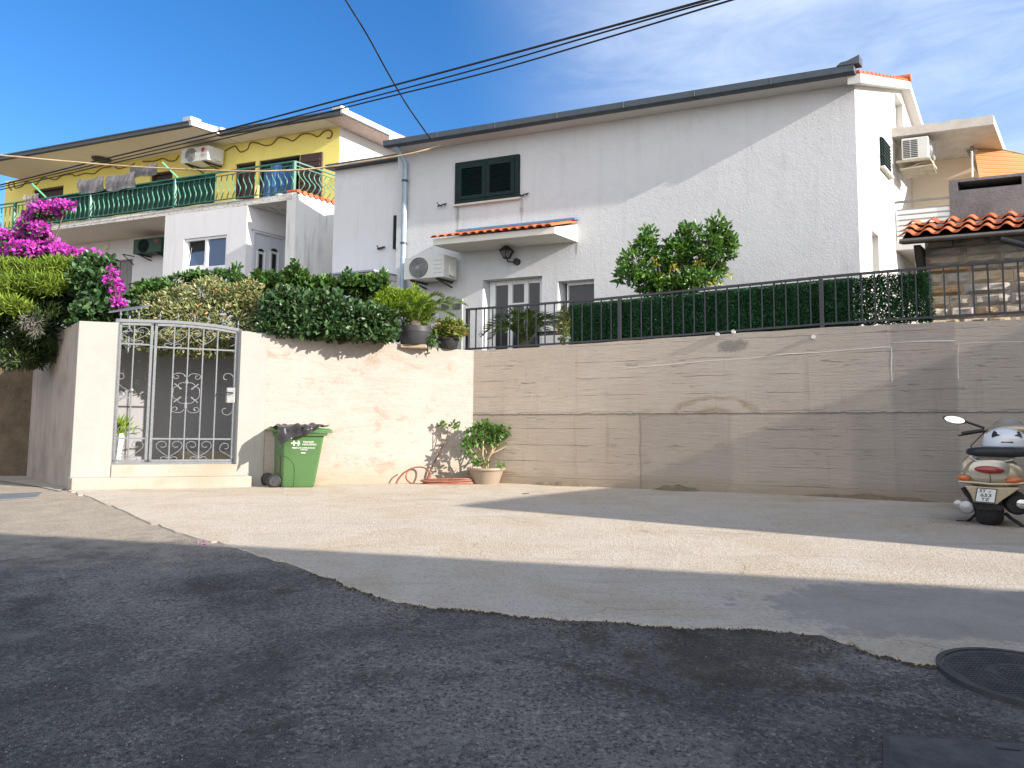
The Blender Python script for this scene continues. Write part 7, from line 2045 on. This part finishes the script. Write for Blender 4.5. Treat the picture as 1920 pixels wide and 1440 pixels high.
for sgn, px0, px1, py0, py1 in ((-1, 1846, 1803, 807, 813), (1, 1944, 1990, 810, 818)):
    a, b = hitu(px0, py0, yh_), hitu(px1, py1, yh_)
    mb = MB(); mb.tube([(a[0], yh_, a[1]), (a[0] * .6 + b[0] * .4, yh_, a[1] * .6 + b[1] * .4), (b[0], yh_ - .03, b[1])], [.026, .028, .026], 10); mb.tube([(a[0], yh_ + .03, a[1] - .01), (a[0] * .4 + b[0] * .6, yh_ + .07, a[1] * .4 + b[1] * .6 - .02), (b[0] - sgn * -.04, yh_ + .05, b[1] - .03)], .011, 6); part('handle_grip', mb, M_black, hd_, smooth=50)
for sgn, px, py, p0, p1 in ((-1, 1790, 787, (1846, 800), (1812, 791)), (1, 1996, 793, (1938, 802), (1974, 796))):
    a, b = hitu(*p0, yh_), hitu(*p1, yh_); u, z = hitu(px, py, yh_ - .02); rx_ = hitu(px + 21, py, yh_)[0] - u; rz_ = (hitu(px, py - 7, yh_)[1] - z)
    mb = MB(); mb.tube([(a[0], yh_, a[1] - .02), (b[0], yh_, b[1])], .017, 7); ti = .16 * sgn
    tmp = MB(); tmp.ball((0, 0, 0), rx_ * 1.08, .05, rz_ * 1.15, 24, 10); mb.add([(u + x * math.cos(ti) + zz_ * math.sin(ti), yh_ + .01 + y, z + zz_ * math.cos(ti) - x * math.sin(ti) * -sgn * sgn) for x, y, zz_ in tmp.v], tmp.f)
    mr_ = part('mirror', mb, M_black, hd_, smooth=60)
    mb = MB(); vs = [(u + rx_ * .93 * math.cos(t) * math.cos(ti), yh_ - .045, z + rz_ * .93 * math.sin(t) + rx_ * .93 * math.cos(t) * math.sin(ti)) for t in [2 * pi * k / 28 for k in range(28)]]; mb.extr(vs[::-1], (0, .008, 0))
    tm = NT('mirror_glass', .03, 1.0); tm.color((.85, .85, .82)); part('mirror_glass', mb, tm.m, mr_)
mb = MB(); wsz = mz(790, yh_ + .1)
mb.grid(lambda a, b: (hbx + (a - .5) * 2 * (hitu(1936, 800, yh_)[0] - hbx) * (1 - .45 * b), yh_ + .14 + .10 * (1 - (2 * a - 1) ** 2) + .05 * b, hbz + .02 + (wsz - hbz + .03) * b * (1 - .3 * (2 * a - 1) ** 2)), 20, 8)
tw_ = NT('smoked_screen', .1, 0, .5); tw_.color((.25, .28, .32)); tw_.b.inputs['Alpha'].default_value = .55; part('fly_screen', mb, tw_.m, hd_, smooth=60)
# ------------------------------------------------------------------ helmet on the seat
yhm = .40; hu0, hu1 = hitu(1841, 835, yhm)[0], hitu(1929, 835, yhm)[0]; hx = (hu0 + hu1) / 2; hw_ = (hu1 - hu0) / 2; hzb, hzt = mz(843, yhm), mz(801, yhm)
hm = thing('helmet', 'white open face helmet with black vents on the scooter seat', 'helmet', SCf, (hx, yhm, hzb))
mb = MB(); hh_ = hzt - hzb
def hring(t):
    z = hzb + hh_ * t; w = [(0, .90), (.12, .98), (.3, 1.0), (.5, .97), (.7, .84), (.85, .62), (.95, .36), (1.0, .03)]
    k = float(np.interp(t, [a for a, b in w], [b for a, b in w])); return [(hx + hw_ * k * math.cos(a), yhm + .27 * k * math.sin(a), z) for a in [2 * pi * i / 36 for i in range(36)]]
mb.loft([hring(t) for t in (0, .05, .12, .2, .3, .4, .5, .6, .7, .78, .85, .9, .95, .98, 1.0)])
M_hel = surf('white_helmet_gloss', (.74, .75, .77), (.72, .73, .75), 3, .15, coat=.8)
hs_ = part('shell', mb, M_hel, hm, smooth=70)
def onshell(px, py, lift=.006):
    u, z = hitu(px, py, yhm - .2); t = min(max((z - hzb) / hh_, 0), .99); w = hring(t); k = max(p[0] for p in w) - hx
    x = max(-.98, min(.98, (u - hx) / k)); return (u, yhm - .27 * (k / hw_) * math.sqrt(1 - x * x) - lift, z)
def patch(pts, name, mat, par):
    mb = MB(); c = (sum(p[0] for p in pts) / len(pts), sum(p[1] for p in pts) / len(pts)); k = 4
    rings = [[onshell(c[0] + (x - c[0]) * s_, c[1] + (y - c[1]) * s_) for x, y in pts] for s_ in (1, .7, .4, .1)]
    mb.loft(rings, True); part(name, mb, mat, par)
patch([(1859, 821), (1860, 813), (1864, 807), (1868, 809), (1875, 816), (1867, 818)], 'vent', M_black, hs_)
patch([(1902, 817), (1908, 809), (1912, 808), (1916, 814), (1918, 822), (1911, 819)], 'vent', M_black, hs_)
patch([(1876, 828), (1899, 828), (1899, 830.5), (1876, 830)], 'badge', M_black, hs_)
mb = MB(); mb.tube([(hx + hw_ * 1.0 * math.cos(a), yhm + .275 * math.sin(a), hzb + hh_ * .16) for a in [2 * pi * i / 36 for i in range(36)]], .010, 6, closed=True); part('trim_band', mb, surf('pale_blue_trim', (.50, .55, .62), None, 9, .3), hm, smooth=60)
mb = MB(); mb.loft([[(hx + hw_ * k * math.cos(a), yhm + .27 * k * math.sin(a), hzb + z) for a in [2 * pi * i / 30 for i in range(30)]] for k, z in ((.80, -.035), (.89, -.02), (.9, .002))]); part('lining', mb, M_black, hm, smooth=50)
# ------------------------------------------------------------------ camera
cd = bpy.data.cameras.new('camera'); cam = bpy.data.objects.new('camera', cd); col.objects.link(cam)
cd.sensor_width = 36.0; cd.sensor_fit = 'HORIZONTAL'; cd.lens = 36.0 * FPX / 1920
cd.clip_start = .05; cd.clip_end = 3000
mt = Matrix((( _r.x, _u.x, -_f.x, CAM.x), (_r.y, _u.y, -_f.y, CAM.y), (_r.z, _u.z, -_f.z, CAM.z), (0, 0, 0, 1)))
cam.matrix_world = mt
sc.camera = cam

# ------------------------------------------------------------------ daylight
sd = V((math.cos(SUN_EL) * math.cos(SUN_AZ), math.cos(SUN_EL) * math.sin(SUN_AZ), math.sin(SUN_EL)))
ld = bpy.data.lights.new('sun', 'SUN'); sun = bpy.data.objects.new('sun', ld); col.objects.link(sun)
ld.energy = 4.1; ld.angle = R(.53); ld.color = (1.0, .90, .80)
sun.rotation_euler = sd.to_track_quat('Z', 'Y').to_euler()
sun.location = (30, -14, 20)

w = bpy.data.worlds.new('World'); sc.world = w; w.use_nodes = True
nt = w.node_tree; bg = nt.nodes['Background']
sky = nt.nodes.new('ShaderNodeTexSky'); sky.sky_type = 'NISHITA'; sky.sun_disc = False
sky.sun_elevation = SUN_EL; sky.sun_rotation = math.atan2(sd.x, sd.y); sky.altitude = 0
sky.air_density = 1.0; sky.dust_density = .4; sky.ozone_density = 2.5
def wn(typ, inp=None, **pr):
    n = nt.nodes.new('ShaderNode' + typ)
    for a, b in pr.items(): setattr(n, a, b)
    for a, b in (inp or {}).items():
        if isinstance(b, bpy.types.NodeSocket): nt.links.new(b, n.inputs[a])
        else: n.inputs[a].default_value = b
    return n
hsv = wn('HueSaturation', {'Saturation': 1.33, 'Value': 1.0, 'Hue': .507, 'Color': sky.outputs[0]})
tc = wn('TexCoord').outputs['Generated']
# thin streaky cloud; denser in the part of the sky right of the white house
mp = wn('Mapping', {'Vector': tc, 'Scale': (1.0, 1.0, 3.4), 'Rotation': (R(12), R(-24), 0), 'Location': (.3, .1, .2)}).outputs[0]
n1 = wn('TexNoise', {'Vector': mp, 'Scale': 2.6, 'Detail': 9.0, 'Roughness': .62, 'Distortion': .5}).outputs['Fac']
n2 = wn('TexNoise', {'Vector': mp, 'Scale': 7.5, 'Detail': 8.0, 'Roughness': .65, 'Distortion': .9}).outputs['Fac']
dt = wn('VectorMath', {0: tc, 1: (.60, .62, .50)}, operation='DOT_PRODUCT').outputs['Value']
reg = wn('MapRange', {0: dt, 1: .70, 2: .98, 3: -.20, 4: .13}, interpolation_type='SMOOTHSTEP').outputs[0]
sm = wn('Math', {0: wn('Math', {0: n1, 1: n2}, operation='ADD').outputs[0], 1: .5}, operation='MULTIPLY').outputs[0]
sm = wn('Math', {0: sm, 1: reg}, operation='ADD').outputs[0]
cm = wn('MapRange', {0: sm, 1: .46, 2: .86, 3: 0.0, 4: .5}, interpolation_type='SMOOTHSTEP').outputs[0]
bro = wn('MapRange', {0: dt, 1: .72, 2: .97, 3: 0.0, 4: .46}, interpolation_type='SMOOTHSTEP').outputs[0]
soft = wn('TexNoise', {'Vector': mp, 'Scale': 1.5, 'Detail': 4.0, 'Roughness': .5}).outputs['Fac']
bro = wn('Math', {0: bro, 1: wn('MapRange', {0: soft, 1: .34, 2: .60, 3: .35, 4: 1.15}).outputs[0]}, operation='MULTIPLY').outputs[0]
cm = wn('Math', {0: wn('Math', {0: cm, 1: .55}, operation='MULTIPLY').outputs[0], 1: bro}, operation='ADD').outputs[0]
cm = wn('Math', {0: cm, 1: .8}, operation='MINIMUM').outputs[0]
mx = nt.nodes.new('ShaderNodeMix'); mx.data_type = 'RGBA'
nt.links.new(cm, mx.inputs[0]); nt.links.new(hsv.outputs[0], mx.inputs[6]); mx.inputs[7].default_value = (4.2, 4.7, 5.5, 1)
# unseen bright overcast added behind the viewer to lift and neutralise shade fill
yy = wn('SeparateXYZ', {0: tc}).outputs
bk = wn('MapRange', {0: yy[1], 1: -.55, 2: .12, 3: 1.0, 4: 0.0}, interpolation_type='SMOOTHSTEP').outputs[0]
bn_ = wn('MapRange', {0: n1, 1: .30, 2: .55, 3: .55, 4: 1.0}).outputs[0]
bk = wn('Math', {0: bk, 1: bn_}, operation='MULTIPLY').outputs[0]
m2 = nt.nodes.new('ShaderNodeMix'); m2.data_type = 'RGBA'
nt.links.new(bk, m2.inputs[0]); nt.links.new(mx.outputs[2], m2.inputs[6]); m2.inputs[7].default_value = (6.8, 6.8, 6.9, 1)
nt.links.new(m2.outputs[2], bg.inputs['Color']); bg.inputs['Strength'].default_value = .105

sc.view_settings.view_transform = 'Standard'; sc.view_settings.look = 'None'
sc.view_settings.exposure = 1.25; sc.view_settings.gamma = 1.0
sc.cycles.use_denoising = True
sc.cycles.max_bounces = 8; sc.cycles.diffuse_bounces = 4; sc.cycles.transparent_max_bounces = 16
